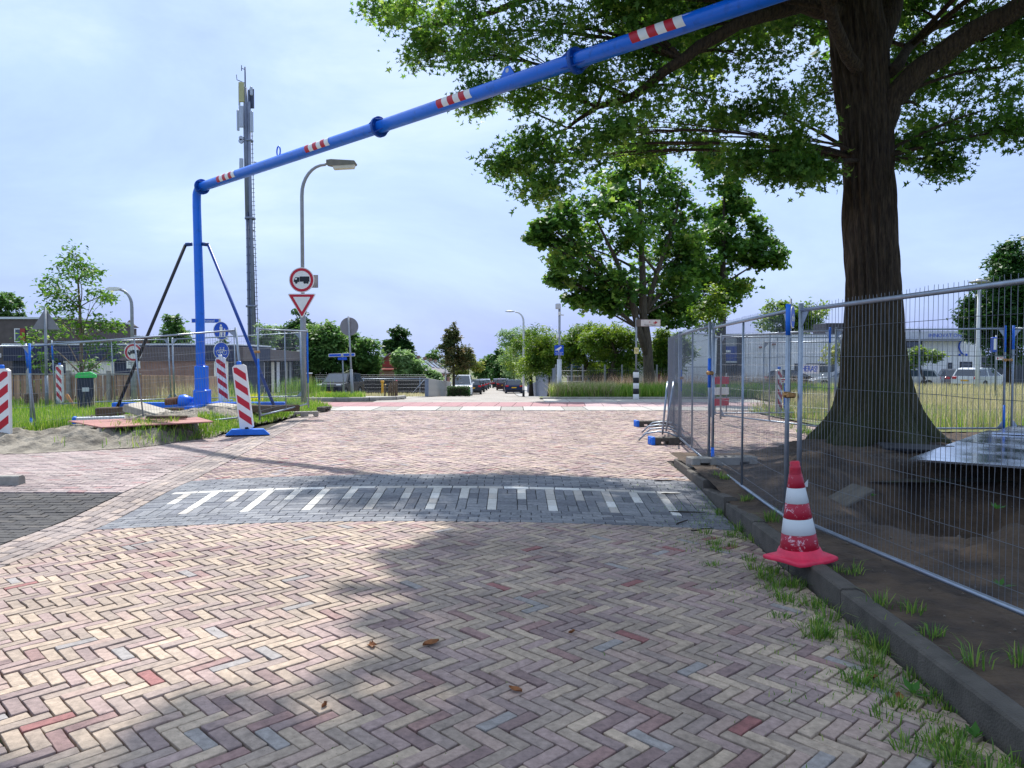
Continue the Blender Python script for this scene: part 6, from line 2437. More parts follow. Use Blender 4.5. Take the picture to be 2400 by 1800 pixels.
for (x0, x1, ya, yb, mt_, y) in ((571, 583, 197, 243, m_pany, -.6), (568, 571, 204, 250, m_pan, -.2), (590, 600, 206, 252, m_dkst, .3), (596, 601, 206, 226, m_pan, -.4), (571, 581, 252, 302, m_pan, -.6), (564, 569, 260, 308, m_pan, -.3),
                                 (595, 602, 264, 312, m_pan, -.4), (571, 579, 374, 412, m_pan, -.6), (568, 571, 380, 408, m_pan, -.2), (603, 608, 380, 404, m_pan, -.3), (588, 593, 210, 260, m_dkst, .1), (592, 596, 262, 290, m_dkst, .1)):
    MB().bbox((mx((x0 + x1) / 2, 0), y, (mz(ya) + mz(yb)) / 2), ((x1 - x0) * K, .3, abs(mz(ya) - mz(yb))), .04).build("antenna_panel", mt_, mast)
for (px, py) in ((574, 326), (573, 333)):
    MB().tube([(mx(px, 0), -.5, mz(py)), (mx(px, 0), -.2, mz(py))], .28, 14).build("dish", m_pan, mast)
MB().tube([(mx(582, 0), 0, mz(210)), (mx(582, 0), 0, mz(157))], .09, 8).build("top_pole", m_dkst, mast)
MB().tube([(mx(582, 0), 0, mz(163)), (mx(574, 0), 0, mz(160)), (mx(574, 0), 0, mz(153)), (mx(574, 0), 0, mz(166))], .05, 6).build("whip", m_dkst, mast)
MB().tube([(mx(582, 0), 0, mz(195)), (mx(563, 0), 0, mz(187)), (mx(562, 0), 0, mz(175))], .05, 6).build("whip", m_dkst, mast)

# ================================================================== BUILDINGS
m_dbrick = M("dark_grey_brick", S(92, 84, 82), .9, var=.18, scale=3, bump=.3, bscale=30)
m_rbrick = M("red_brown_brick", S(134, 88, 74), .9, var=.18, scale=4, bump=.3)
m_bbrick = M("brown_brick", S(138, 108, 90), .9, var=.16, scale=4, bump=.3)
m_fascia = M("navy_fascia", S(30, 38, 66), .6, var=.12)
m_cream = M("cream_boards", S(232, 226, 206), .8, var=.1, scale=2)
m_rooft = M("grey_roof_tiles", S(124, 120, 124), .8, var=.2, scale=5, bump=.4)
m_redroof = M("red_roof_edge", S(150, 62, 54), .8, var=.15)
m_whitew = M("white_wall_paint", S(238, 239, 242), .75, var=.06, scale=1)
m_corr = M("white_corrugated", S(236, 236, 240), .6, var=.08, scale=2)
m_blued = M("blue_door_paint", S(36, 62, 140), .55, var=.1)
m_dark = M("dark_trim_and_shade", S(34, 34, 40), .9, var=.2)
m_window = M("window_glass", S(56, 66, 80), .06, var=.15, spec=.9)
m_roofw = M("pale_roof_edge", S(198, 204, 212), .6, var=.08)


def wpart(root, name, x0, x1, y0, y1, z0, z1, mat):
    return MB().bbox(((x0 + x1) / 2, (y0 + y1) / 2, (z0 + z1) / 2), (abs(x1 - x0), abs(y1 - y0), abs(z1 - z0)), .01).build(name, mat, root)


def window(root, x0, x1, y, z0, z1, fmat=None, out=-1):
    """frame on a wall facing -y (out=-1)"""
    f = .06
    mb = MB()
    mb.box(((x0 + x1) / 2, y + out * .02, z1 - f / 2), (x1 - x0, .08, f)).box(((x0 + x1) / 2, y + out * .02, z0 + f / 2), (x1 - x0, .08, f))
    mb.box((x0 + f / 2, y + out * .02, (z0 + z1) / 2), (f, .08, z1 - z0 - 2 * f)).box((x1 - f / 2, y + out * .02, (z0 + z1) / 2), (f, .08, z1 - z0 - 2 * f))
    w = mb.build("window", fmat or m_white, root)
    MB().box(((x0 + x1) / 2, y + out * .015, (z0 + z1) / 2), (x1 - x0 - 2 * f - .002, .02, z1 - z0 - 2 * f - .002)).build("pane", m_window, w)
    return w


# ---------- dark grey brick house, far left
d = 50
bx0, bx1 = XP(-160, d), XP(168, d)
g0 = tz(bx1, d)
hs = thing("brick_house", "flat-roofed dark grey brick house at the far left", "house", ((bx0 + bx1) / 2, d, g0))
w2 = (bx1 - bx0) / 2
zt = ZP(748, d) - g0
wpart(hs, "wall", -w2, w2, 0, 8, 0, zt, m_dbrick)
wpart(hs, "roof_edge", -w2 - .12, w2 + .12, -.12, 8.12, zt, zt + .14, m_roofw)
k = d / F
for (a, c, e, f) in ((36, 60, 770, 802), (-60, -30, 772, 802)):
    window(hs, XP(a, d) - hs.location.x, XP(c, d) - hs.location.x, 0, ZP(f, d) - g0, ZP(e, d) - g0)
wpart(hs, "window_shade", XP(50, d) - hs.location.x, XP(62, d) - hs.location.x, -.10, -.06, ZP(800, d) - g0, ZP(770, d) - g0, m_redroof)
for px in (2, 40):
    wpart(hs, "wall_lamp", XP(px, d) - hs.location.x - .06, XP(px, d) - hs.location.x + .06, -.12, 0, ZP(838, d) - g0, ZP(828, d) - g0, m_white)
# second lower block behind
d = 58
bx0, bx1 = XP(168, d), XP(300, d)
g0 = tz(bx1, d)
h2 = thing("brick_house", "lower beige brick block right of the dark grey house", "house", ((bx0 + bx1) / 2, d, g0))
w2 = (bx1 - bx0) / 2
wpart(h2, "wall", -w2, w2, 0, 8, 0, ZP(788, d) - g0, m_bbrick)
wpart(h2, "wing", -w2, -w2 + 2.2, -2, -.02, 0, ZP(778, d) - g0, m_dbrick)
wpart(h2, "roof_edge", -w2 - .1, w2 + .1, -.1, 8.1, ZP(788, d) - g0, ZP(785, d) - g0, m_roofw)
wpart(h2, "chimney", w2 - .9, w2 - .2, 1, 1.8, ZP(786, d) - g0, ZP(768, d) - g0, m_dbrick)
MB().lathe([(.7, 0), (.45, .18), (.1, .5), (.05, .6)], (w2 - .55, 1.4, ZP(766, d) - g0), 10).build("chimney_cowl", m_dbrick, h2)

# ---------- low practice building with navy fascia
d = 40
cxp = XP(532, d)
bx0 = XP(20, d)
g0 = tz(cxp, d)
pr = thing("practice_building", "low flat-roofed practice with navy fascia and cream board panels", "building", (cxp, d, g0))
Lx = cxp - bx0
zt, zf = ZP(809, d) - g0, ZP(846, d) - g0
wpart(pr, "wall", -Lx, 0, .3, 6, 0, zf, M("navy_wall", S(40, 46, 66), .7))
wpart(pr, "fascia", -Lx - .3, .3, 0, 6.3, zf, zt, m_fascia)
wpart(pr, "roof_edge", -Lx - .34, .34, -.04, 6.34, zt, zt + .08, m_roofw)
for (a, c) in ((148, 262), (348, 472)):
    x0, x1 = XP(a, d) - cxp, XP(c, d) - cxp
    nb = max(4, int((x1 - x0) / .16))
    for i in range(nb):
        wpart(pr, "panel_board", x0 + (x1 - x0) * i / nb + .004, x0 + (x1 - x0) * (i + 1) / nb - .004, .2, .3, 0, zf - .02, m_cream)
for (a, c) in ((498, 530),):
    wpart(pr, "panel_board", XP(a, d) - cxp, XP(c, d) - cxp, .2, .3, 0, zf - .02, m_cream)
text_part("lettering", "de Fysiotherapeut", .26, m_red, pr, (XP(418, d) - cxp, .19, ZP(868, d) - g0), FACE_CAM)
MB().prism([(XP(374, d) - cxp + .13 * math.cos(a), ZP(858, d) - g0 + .15 * math.sin(a)) for a in [i / 12 * 2 * math.pi for i in range(12)]], .185, .199).build("logo", M("logo_orange", S(214, 104, 70), .6), pr)
MB().prism([(XP(381, d) - cxp + .11 * math.cos(a), ZP(858, d) - g0 + .11 * math.sin(a)) for a in [i / 12 * 2 * math.pi for i in range(12)]], .185, .199).build("logo", M("logo_dark", S(40, 70, 70), .6), pr)
wpart(pr, "awning_box", XP(362, d) - cxp, XP(466, d) - cxp, .02, .2, ZP(844, d) - g0, ZP(840, d) - g0, m_galvd)
wpart(pr, "name_plate", XP(145, d) - cxp, XP(170, d) - cxp, .1, .19, ZP(850, d) - g0, ZP(845, d) - g0, m_white)
# right wing receding with overhanging roof
ex, ey = XP(742, 78), 78
wing = []
L2 = math.hypot(ex - cxp, ey - d)
ang = math.atan2(ey - d, ex - cxp)
mt2 = Matrix.Rotation(ang, 4, 'Z')


def wing_box(name, u0, u1, v0, v1, z0, z1, mat):
    o = MB().bbox(((u0 + u1) / 2, (v0 + v1) / 2, (z0 + z1) / 2), (u1 - u0, v1 - v0, z1 - z0), .01).build(name, mat, pr)
    o.rotation_euler = (0, 0, ang)
    return o


sl = (tz(ex, ey) - g0)
wing_box("wing_wall", .4, L2, .5, 5, sl, zf, m_bbrick)
wing_box("wing_fascia", .2, L2 + .6, -.8, 5.5, zf, zt - .1, M("brown_fascia", S(84, 74, 72), .7))
u = 1.2
kk = 0
while u < L2 - 1.5:
    w_ = 1.6 if kk % 3 else 1.0
    mat = (m_window, m_cream, m_whitew)[kk % 3]
    wing_box("wing_panel", u, u + w_, .42, .5, g0 * 0 + .15 + sl * u / L2, zf - .1, mat)
    wing_box("wing_post", u + w_ + .1, u + w_ + .25, .3, .5, sl, zf, m_dark)
    u += w_ + .6
    kk += 1
# reeds/shrubs in front of it
for i, (px, py, d2, n, h, lab) in enumerate(((448, 0, 24.6, 700, .7, "clump of tall pale ornamental grass before the wooden fence"), (700, 0, 33, 800, .85, "clump of tall grey-green ornamental grass beside the practice wing"), (545, 0, 33, 600, .7, "tall ornamental grass clump behind the marker post"))):
    b = onterr(px, d2)
    r_ = np.random.default_rng(200 + i)
    pts = np.stack([b.x + r_.normal(0, .5, n), b.y + r_.normal(0, .35, n), np.full(n, b.z)], 1)
    o = blades("ornamental_grass", pts - np.array(b), h, .014, G2 if i == 0 else G4, lab, 200 + i, .2)
    o.location = b
# ---------- wooden board fence
m_board = M("brown_fence_board", S(176, 142, 116), .85, var=.22, scale=3, stretch=(6, 6, .6), bump=.3, objvar=.22)
d = 25.3
wf = thing("wooden_fence", "brown vertical board fence with grey concrete posts at the left", "fence", (XP(200, d), d, 0))
x = XP(-120, d)
xe = XP(332, d)
i = 0
while x < xe:
    zb = tz(x, d)
    o = MB().bbox((x - wf.location.x, (.024 if i % 2 else 0) + random.uniform(-.004, .004), (zb + ZP(879, d) + random.uniform(-.015, .012)) / 2), (.104, .02, ZP(879, d) - zb), .003).build("board", m_board, wf)
    x += .118
    i += 1
xa, ya = XP(332, d), d
xb, yb_ = XP(520, 33), 33
L = math.hypot(xb - xa, yb_ - ya)
nb = int(L / .125)
an = math.atan2(yb_ - ya, xb - xa)
for i in range(nb):
    t = (i + .5) / nb
    X, Y = xa + (xb - xa) * t, ya + (yb_ - ya) * t
    zb = tz(X, Y)
    ztop = ZP(879, d) + (ZP(882, 33) - ZP(879, d)) * t
    o = MB().bbox((0, 0, 0), (.115, .02, ztop - zb), .003).build("board", m_board, wf, (X - wf.location.x, Y - wf.location.y, (zb + ztop) / 2))
    o.rotation_euler = (0, 0, an)
for px in (-60, 20, 70, 163, 257, 318):
    X = XP(px, d)
    MB().bbox((X - wf.location.x, -.08, (tz(X, d) + ZP(868, d)) / 2), (.12, .12, ZP(868, d) - tz(X, d)), .015).build("post", m_conc, wf)
MB().bbox((XP(105, d) - wf.location.x, -.0, ZP(877, d)), (XP(330, d) - XP(-120, d), .06, .04), .004).build("cap_rail", m_conc, wf)
# ---------- litter bin with green lid
d = 21.6
b = onterr(200, d)
lb = thing("waste_container", "dark waste container with bright green lid in the grass", "container", b, R(28))
MB().bbox((0, 0, .50), (.42, .5, 1.0), .02).build("body", M("navy_container", S(40, 46, 66), .5), lb)
MB().bbox((.212, 0, .5), (.012, .48, .98), .004).build("side_panel", M("beige_side", S(186, 176, 158), .7), lb)
MB().prism([(-.26, 1.0), (.28, 1.0), (.28, 1.08), (.12, 1.17), (-.2, 1.14), (-.26, 1.06)], -.27, .27).build("lid", M("green_lid", S(60, 196, 96), .5), lb)
MB().bbox((0, -.255, .66), (.18, .01, .12), .002).build("label_plate", m_polelite, lb)
disc(MB(), (0, 0), .05, 0, .004, 12).build("sticker", M("logo_orange2", S(214, 104, 70), .6), lb).matrix_local = Matrix.Translation((.222, 0, .9)) @ Matrix.Rotation(math.pi / 2, 4, 'Z')
# tree stump, yellow bits
b = onterr(72, 23.5)
tag(MB().lathe([(.22, 0), (.20, .05), (.19, .42), (.16, .46), (.02, .47)], n=14).build("log_stump", m_timber, None, b), "short log standing in grass before the wooden fence", "log")
b = onterr(165, 22.8)
o = MB().bbox((0, 0, .22), (.10, .05, .55), .01, Euler((0, R(-32), 0))).build("leaning_stake", M("orange_stake", S(216, 150, 96), .7), None, b)
tag(o, "short orange-tipped stake leaning in the grass by the waste container", "stake")
b = onterr(592, 24)
o = blades("yellow_flowers", np.random.default_rng(3).normal(0, .12, (160, 3)) * np.array([1, 1, 0]), .42, .03, leaf_mat("yellow_bloom", [(0, S(196, 200, 70)), (1, S(232, 226, 90))], .3), "small yellow-green shrub behind the marker post", 4, .4, cat="shrub")
o.location = b

# ---------- low pale-roofed shed and houses in the middle distance
d = 72
g0 = tz(XP(730, d), d)
sh = thing("garden_shed", "low brown building with pale roof edge behind the parked dark car", "building", (XP(735, d), d, g0))
w2 = (XP(772, d) - XP(690, d)) / 2
wpart(sh, "wall", -w2, w2, 0, 5, 0, ZP(888, d) - g0, m_bbrick)
wpart(sh, "roof_edge", -w2 - .2, w2 + .2, -.2, 5.2, ZP(888, d) - g0, ZP(876, d) - g0, m_roofw)
d = 82
g0 = tz(-13, d)
xs_, xr = XP(962, d), XP(905, d)
rh = thing("row_houses", "terrace of red brick houses with grey tiled roofs along the street", "house", (xs_, d, g0))
Wd = xs_ - XP(868, d)
Ln = 52
sl = .023 * Ln
ze, zr = ZP(866, d) - g0, ZP(828, d) - g0
mb = MB()
mb.add([(0, 0, -.2), (-Wd, 0, -.2), (-Wd, 0, ze), (-Wd / 2, 0, zr), (0, 0, ze), (0, Ln, -sl - .2), (-Wd, Ln, -sl - .2), (-Wd, Ln, ze - sl), (-Wd / 2, Ln, zr - sl), (0, Ln, ze - sl)],
       [(0, 1, 2, 3, 4), (9, 8, 7, 6, 5), (0, 4, 9, 5), (1, 6, 7, 2)])
mb.build("wall", m_rbrick, rh)
mb = MB()
for (s0, s1) in (((.35, ze - .12), (-Wd / 2, zr + .08)), ((-Wd - .35, ze - .12), (-Wd / 2, zr + .08))):
    mb.add([(s0[0], -.3, s0[1]), (s1[0], -.3, s1[1]), (s1[0], Ln, s1[1] - sl), (s0[0], Ln, s0[1] - sl), (s0[0], -.3, s0[1] - .14), (s1[0], -.3, s1[1] - .14), (s1[0], Ln, s1[1] - sl - .14), (s0[0], Ln, s0[1] - sl - .14)],
           [(0, 1, 2, 3), (4, 7, 6, 5), (0, 4, 5, 1), (2, 6, 7, 3), (0, 3, 7, 4)])
mb.build("roof", m_rooft, rh)
sd = Vector((-(Wd / 2 + .35), 0, zr + .2 - ze)).normalized()
for i in range(6):
    y0 = 3 + i * 8
    u0 = Vector((.35, y0, ze - .12 - sl * y0 / Ln)) + sd * 1.2
    nn = Vector((sd.z, 0, -sd.x)) * .07
    v0, v1 = u0 + nn, u0 + sd * 2.2 + nn
    dy = Vector((0, 4.5, -sl * 4.5 / Ln))
    MB().add([v0, v1, v1 + dy, v0 + dy, v0 + nn * .6, v1 + nn * .6, v1 + dy + nn * .6, v0 + dy + nn * .6], [(0, 3, 2, 1), (4, 5, 6, 7), (0, 1, 5, 4), (1, 2, 6, 5), (2, 3, 7, 6), (3, 0, 4, 7)]).build("solar_panel", m_glassd, rh)
    wy = y0 + 1
    for zz_ in (.9, ze - 1.5):
        o = MB().box((.03, wy + 1, zz_ + .5 - sl * wy / Ln), (.06, 1.6, 1.1)).build("window", m_white, rh)
        MB().box((.045, wy + 1, zz_ + .5 - sl * wy / Ln), (.06, 1.4, .9)).build("pane", m_window, o)
    wpart(rh, "chimney", -Wd / 2 - .25, -Wd / 2 + .25, y0 + 5, y0 + 5.5, zr - sl * y0 / Ln - .3, zr + .35 - sl * y0 / Ln, m_bbrick)
wpart(rh, "gable_board", -Wd / 2 - .9, -Wd / 2 + .9, -.03, -.005, zr - 1.5, zr - .9, m_redroof)
window(rh, -1.5, -.4, 0, ze - 1.3, ze - .2)
d = 76
g0 = tz(-14, d)
xt = thing("brick_extension", "plain brown brick house end standing before the terrace", "house", (XP(915, d), d, g0))
w2 = (XP(958, d) - XP(872, d)) / 2
wpart(xt, "wall", -w2, w2 * .5, 0, 5, -.1, ZP(868, d) - g0, m_bbrick)
wpart(xt, "wall", w2 * .5 + .01, w2, .5, 5, -.1, ZP(880, d) - g0, m_rbrick)
MB().prism([(w2 * .45, ZP(880, d) - g0), (w2 * 1.15, ZP(880, d) - g0), (w2 * .8, ZP(868, d) - g0)], .2, 5).build("porch_roof", m_rooft, xt)
wpart(xt, "roof_edge", -w2 - .15, w2 * .5 + .1, -.15, 5, ZP(868, d) - g0, ZP(865, d) - g0, m_redroof)

# ---------- dark garden fence and hedge wall behind the pipe rail
d = 64
gw = thing("garden_fence", "dark timber garden fence behind the pipe rail and parked dark car", "fence", (XP(860, d), d, tz(-12, d)))
x = XP(735, d)
while x < XP(998, d):
    MB().bbox((x - gw.location.x, random.uniform(-.01, .01), .85), (.29, .03, 1.7 + random.uniform(-.02, .02)), .004).build("board", M("dark_boards", S(58, 54, 52), .9, var=.2), gw)
    x += .3
# electricity cabinet
d = 60
b = onterr(752, d)
ec = thing("utility_cabinet", "small grey utility cabinet left of the parked dark car", "cabinet", b)
MB().bbox((0, 0, .45), (.5, .35, .9), .02).build("body", m_polegrey, ec)
MB().bbox((0, -.18, .45), (.44, .012, .8), .004).build("door", m_galvd, ec)
# pipe rail fence
d = 55
pf = thing("pipe_rail_fence", "long galvanised pipe rail with wire mesh across the grass", "fence", (XP(870, d), d, tz(XP(870, d), d)))
zr_ = ZP(888, d) - pf.location.z
MB().tube([(XP(738, d) - pf.location.x, 0, zr_), (XP(998, d) - pf.location.x, 0, zr_)], .03, 8).build("rail", m_galv, pf)
for px in (742, 852, 925, 984):
    MB().tube([(XP(px, d) - pf.location.x, 0, -.1), (XP(px, d) - pf.location.x, 0, zr_ + .1)], .025, 8).build("post", m_galv, pf)
MB().tube([(XP(996, d) - pf.location.x, 0, zr_), (XP(965, d) - pf.location.x, 0, .2)], .025, 8).build("strut", m_galv, pf)
mb = MB()
for i in range(5):
    z = zr_ * (i + .5) / 5
    mb.tube([(XP(738, d) - pf.location.x, .02, z), (XP(998, d) - pf.location.x, .02, z)], .004, 3, caps=False)
for i in range(70):
    x = XP(738, d) + (XP(998, d) - XP(738, d)) * i / 69 - pf.location.x
    mb.tube([(x, .02, 0), (x, .02, zr_)], .003, 3, caps=False)
for z in (zr_ + .15, zr_ + .3):
    mb.tube([(XP(738, d) - pf.location.x, .02, z), (XP(998, d) - pf.location.x, .02, z)], .006, 3, caps=False)
mb.build("wire_mesh", m_wire, pf)
d = 50.2
b = onterr(1000, d)
gp = thing("gate_post", "square grey steel gate post at the right end of the pipe rail", "post", b)
MB().bbox((0, 0, .58), (.24, .24, 1.25), .015).build("shaft", M("blue_grey_steel", S(104, 116, 136), .5), gp)
MB().bbox((0, 0, 1.22), (.27, .27, .03), .006).build("cap", m_galvd, gp)
b = onterr(724, 44)
wp_ = thing("timber_gatepost", "brown timber post at the left end of the pipe rail", "post", b)
MB().bbox((0, 0, .65), (.28, .28, 1.5), .02).build("shaft", m_timber, wp_)
MB().bbox((0, 0, 1.42), (.34, .34, .05), .01).build("cap", m_polelite, wp_)
# plank fence along the street
pk = thing("plank_fence", "pale grey vertical plank fence running along the street", "fence", (XP(1004, 50.5), 50.5, tz(-5.7, 50.5)))
n = 44
for i in range(n):
    t = i / (n - 1)
    Y = 50.5 + 16 * t
    X = XP(1004, 50.5) + (XP(1056, 66.5) - XP(1004, 50.5)) * t
    zb = tz(X, Y)
    h = 1.25
    o = MB().bbox((0, 0, h / 2), (.33, .03, h + random.uniform(-.02, .02)), .005).build("plank", M("grey_plank_fence", S(166, 164, 158), .85, var=.15, scale=3), pk, (X - pk.location.x, Y - 50.5, zb - pk.location.z))
    o.rotation_euler = (0, 0, math.atan2(16, XP(1056, 66.5) - XP(1004, 50.5)))
# timber bollards
for i, (px, py, h, lean, lab) in enumerate(((901, 934, .62, 4, "leftmost leaning timber post with yellow top at the corner"), (911, 934, .55, 2, "second timber post from the left in the corner cluster"), (917, 937, .70, -3, "third, pale timber post of the corner cluster"),
                                           (921, 935, .75, 1, "thin timber post in the middle of the corner cluster"), (926, 935, .78, 0, "thick dark timber post in the corner cluster"), (930, 935, .80, -1, "rightmost timber post with pinkish top in the corner cluster"))):
    d = 35.5 - i * .12
    b = onterr(px, d)
    tp = thing("timber_post", lab, "post", b, 0, "timber posts at the corner")
    tp.rotation_euler = (0, R(lean), 0)
    MB().tube([(0, 0, -.1), (0, 0, h * .5), (0, 0, h)], [.042, .04, .042], 8).build("shaft", m_timber, tp)
    MB().lathe([(.04, 0), (.036, .03), (.015, .04)], (0, 0, h), 9).build("top", M("yellow_top", S(230, 190, 110), .6) if i == 0 else (M("pink_top", S(206, 110, 130), .6) if i == 5 else m_timber), tp)
b = onterr(896, 54)
yp_ = thing("gas_marker_post", "orange-yellow marker post in the grass behind the pipe rail", "post", b)
MB().bbox((0, 0, .5), (.16, .16, 1.05), .03).build("shaft", M("marker_yellow", S(226, 168, 60), .6), yp_)
MB().bbox((0, 0, 1.08), (.24, .2, .16), .03).build("head", M("marker_yellow", S(226, 168, 60), .6), yp_)
# clipped hedge box
d = 57
b = onterr(1075, d)
hx = thing("hedge_box", "low clipped dark green hedge box at the street tree foot", "hedge", b)
rb = np.random.default_rng(64)
w2, dp, hh = 26 / F * d, .7, .78
n = 9000
pts = np.stack([rb.uniform(-w2, w2, n), rb.uniform(-dp, dp, n), rb.uniform(.02, hh, n)], 1)
keep = (np.abs(pts[:, 0]) > w2 - .2) | (np.abs(pts[:, 1]) > dp - .2) | (pts[:, 2] > hh - .18)
V_, F_ = leaf_arrays(pts[keep], .085, 'oval', rb, flat=1.0)
np_mesh("foliage", V_, F_, L_dark, hx, np.repeat(rb.random(keep.sum()), 4))
MB().bbox((0, 0, hh / 2), (2 * w2 - .3, 2 * dp - .3, hh - .1), .05).build("inner_twigs", b_dark, hx)

# ---------- things behind the right verge
d = 44
sf_ = thing("slat_fence", "grey corrugated steel fence along the right side of the street", "fence", (XP(1300, d), d, tz(XP(1300, d), d)))
a0 = Vector((XP(1300, 44), 44, 0))
a1 = Vector((XP(1256, 60), 60, 0))
a2 = Vector((XP(1236, 82), 82, 0))
for (s0, s1, h, n) in ((a0, a1, 1.75, 40), (a1, a2, 1.15, 40)):
    for i in range(n):
        p = s0.lerp(s1, (i + .5) / n)
        o = MB().bbox((0, 0, h / 2), ((s1 - s0).length / n * .94, .05 if i % 2 else .03, h), .006).build("sheet_rib", M("fence_steel_grey", S(124, 132, 150), .55, .2, var=.1), sf_, (p.x - sf_.location.x, p.y - sf_.location.y, tz(p.x, p.y) - sf_.location.z))
        o.rotation_euler = (0, 0, math.atan2(s1.y - s0.y, s1.x - s0.x))
bd_ = thing("bar_fence", "wire panel fence in front of the sheds behind the grass verge", "fence", (XP(1440, 40.5), 40.5, tz(XP(1440, 40.5), 40.5)))
mb = MB()
x = XP(1302, 40.5)
while x < XP(1580, 40.5):
    mb.tube([(x - bd_.location.x, 0, 0), (x - bd_.location.x, 0, 1.55)], .004, 3, caps=False)
    x += .1
for z in (.2, .5, .8, 1.1, 1.4):
    mb.tube([(XP(1302, 40.5) - bd_.location.x, .01, z), (XP(1580, 40.5) - bd_.location.x, .01, z)], .006, 3, caps=False)
mb.build("wire_mesh", m_wire, bd_)
for px in (1303, 1340, 1366, 1418, 1458, 1540, 1578):
    MB().bbox((XP(px, 40.5) - bd_.location.x, .03, .85), (.09, .09, 1.75), .01).build("post", m_galvd, bd_)
# kiosk with blue sign
d = 47
b = onterr(1362, d)
ko = thing("kiosk", "pinkish-white kiosk with dark window behind the camera pole", "kiosk", b)
wpart(ko, "wall", -.75, .55, 0, 2, 0, ZP(866, d) - b.z, M("pink_white_wall", S(206, 194, 196), .8))
wpart(ko, "roof", -.85, .65, -.1, 2.1, ZP(866, d) - b.z, ZP(863, d) - b.z, m_dark)
window(ko, .12, .4, 0, .4, 1.2)
wpart(ko, "blue_panel", .42, .54, -.02, 0, .2, 1.2, M("sky_blue_panel", S(120, 176, 216), .5))
b2 = onterr(1346, 45)
ks = thing("blue_board", "blue advertising board on posts before the kiosk", "sign", b2)
wpart(ks, "board", -.45, .4, 0, .04, ZP(862, 45) - b2.z, ZP(850, 45) - b2.z, m_sblue)
wpart(ks, "board_text", -.3, .25, -.012, -.002, ZP(858, 45) - b2.z, ZP(855, 45) - b2.z, m_white)
for x in (-.25, .2):
    MB().tube([(x, .02, 0), (x, .02, ZP(862, 45) - b2.z)], .03, 8).build("leg", m_galvd, ks)
# sheds
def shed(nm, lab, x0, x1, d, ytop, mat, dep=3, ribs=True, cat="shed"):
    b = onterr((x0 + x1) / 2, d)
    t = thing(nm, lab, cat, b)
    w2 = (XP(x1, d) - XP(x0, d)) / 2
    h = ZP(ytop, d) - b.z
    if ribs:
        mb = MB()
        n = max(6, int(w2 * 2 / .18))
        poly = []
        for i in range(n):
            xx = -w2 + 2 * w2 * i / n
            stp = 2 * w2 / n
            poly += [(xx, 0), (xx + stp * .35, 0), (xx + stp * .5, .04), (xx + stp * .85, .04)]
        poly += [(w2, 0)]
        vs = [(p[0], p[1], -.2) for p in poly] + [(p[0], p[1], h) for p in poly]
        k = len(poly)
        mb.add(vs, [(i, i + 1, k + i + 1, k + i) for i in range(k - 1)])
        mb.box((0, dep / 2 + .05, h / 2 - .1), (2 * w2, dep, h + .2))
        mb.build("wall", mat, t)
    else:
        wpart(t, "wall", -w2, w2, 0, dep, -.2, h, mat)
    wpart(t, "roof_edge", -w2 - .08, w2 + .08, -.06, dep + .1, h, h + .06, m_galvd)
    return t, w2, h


t, w2, h = shed("shipping_container", "maroon steel container door right of the maple trunk", 1547, 1581, 44, 860, M("maroon_steel", S(116, 30, 48), .55), cat="container")
MB().bbox((-w2 * .6, -.03, h * .45), (.04, .04, .22), .008).build("handle", m_polelite, t)
shed("shipping_container", "white steel container partly hidden by the maple trunk", 1504, 1546, 45, 852, M("white_steel", S(206, 212, 222), .6), cat="container")
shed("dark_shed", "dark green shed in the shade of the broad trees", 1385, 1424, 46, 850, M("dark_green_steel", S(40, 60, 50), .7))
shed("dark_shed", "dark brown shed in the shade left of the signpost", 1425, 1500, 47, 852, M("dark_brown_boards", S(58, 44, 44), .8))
# white hall left part
t, w2, h = shed("white_hall", "plain white hall end between the maple and the fence corner", 1586, 1694, 70, 783, m_whitew, dep=12, ribs=False, cat="hall")
MB().bbox((-w2 * .35, -.05, h * .62), (.12, .08, .3), .02).build("wall_lamp", m_galvd, t)
# white bar fence
wb = thing("bar_fence", "white-posted dark bar fence right of the maroon container", "fence", onterr(1612, 43))
for i in range(22):
    x = -1.0 + 2.4 * i / 21
    MB().tube([(x, 0, 0), (x, 0, 1.45)], .012, 5).build("bar", m_dkst, wb)
for x in (-.98, -.5):
    MB().bbox((x, -.03, .7), (.1, .06, 1.4), .01).build("post", m_white, wb)
MB().bbox((-.8, -.06, 1.3), (.45, .02, .13), .004).build("red_plate", m_red, wb)
MB().tube([(-1, 0, 1.45), (1.45, 0, 1.45)], .02, 6).build("rail", m_dkst, wb)
# warehouse
d = 68
t, w2, h = shed("warehouse", "white corrugated warehouse with blue doorway behind the fences", 1694, 1990, d, 784, m_corr, dep=15, cat="warehouse")
g0 = t.location.z
xo = t.location.x


def wx(px):
    return XP(px, d) - xo


wpart(t, "door_surround", wx(1690), wx(1736), -.35, -.01, -.2, ZP(788, d) - g0, M("grey_panels", S(150, 152, 156), .7))
wpart(t, "door_blue", wx(1693), wx(1730), -.42, -.36, ZP(846, d) - g0, ZP(812, d) - g0, m_blued)
wpart(t, "doorway_shade", wx(1693), wx(1730), -.42, -.36, 0, ZP(850, d) - g0, m_dark)  # solid dark panel, coloured as the shade inside the doorway
wpart(t, "door_lintel", wx(1691), wx(1733), -.45, -.36, ZP(850, d) - g0, ZP(846.5, d) - g0, m_polelite)
wpart(t, "number_plate", wx(1680) + .5, wx(1680) + 1.15, -.46, -.43, ZP(826, d) - g0, ZP(821, d) - g0, m_white)
wpart(t, "corner_strip", wx(1724), wx(1735), -.5, -.4, 0, ZP(788, d) - g0, m_dark)
wpart(t, "plinth", wx(1740), w2, -.04, -.005, -.2, ZP(898, d) - g0, m_blued)
for (a, c, e, f) in ((1862, 1880, 852, 868), (1890, 1960, 852, 872)):
    window(t, wx(a), wx(c), -.0, ZP(f, d) - g0, ZP(e, d) - g0, m_dark)
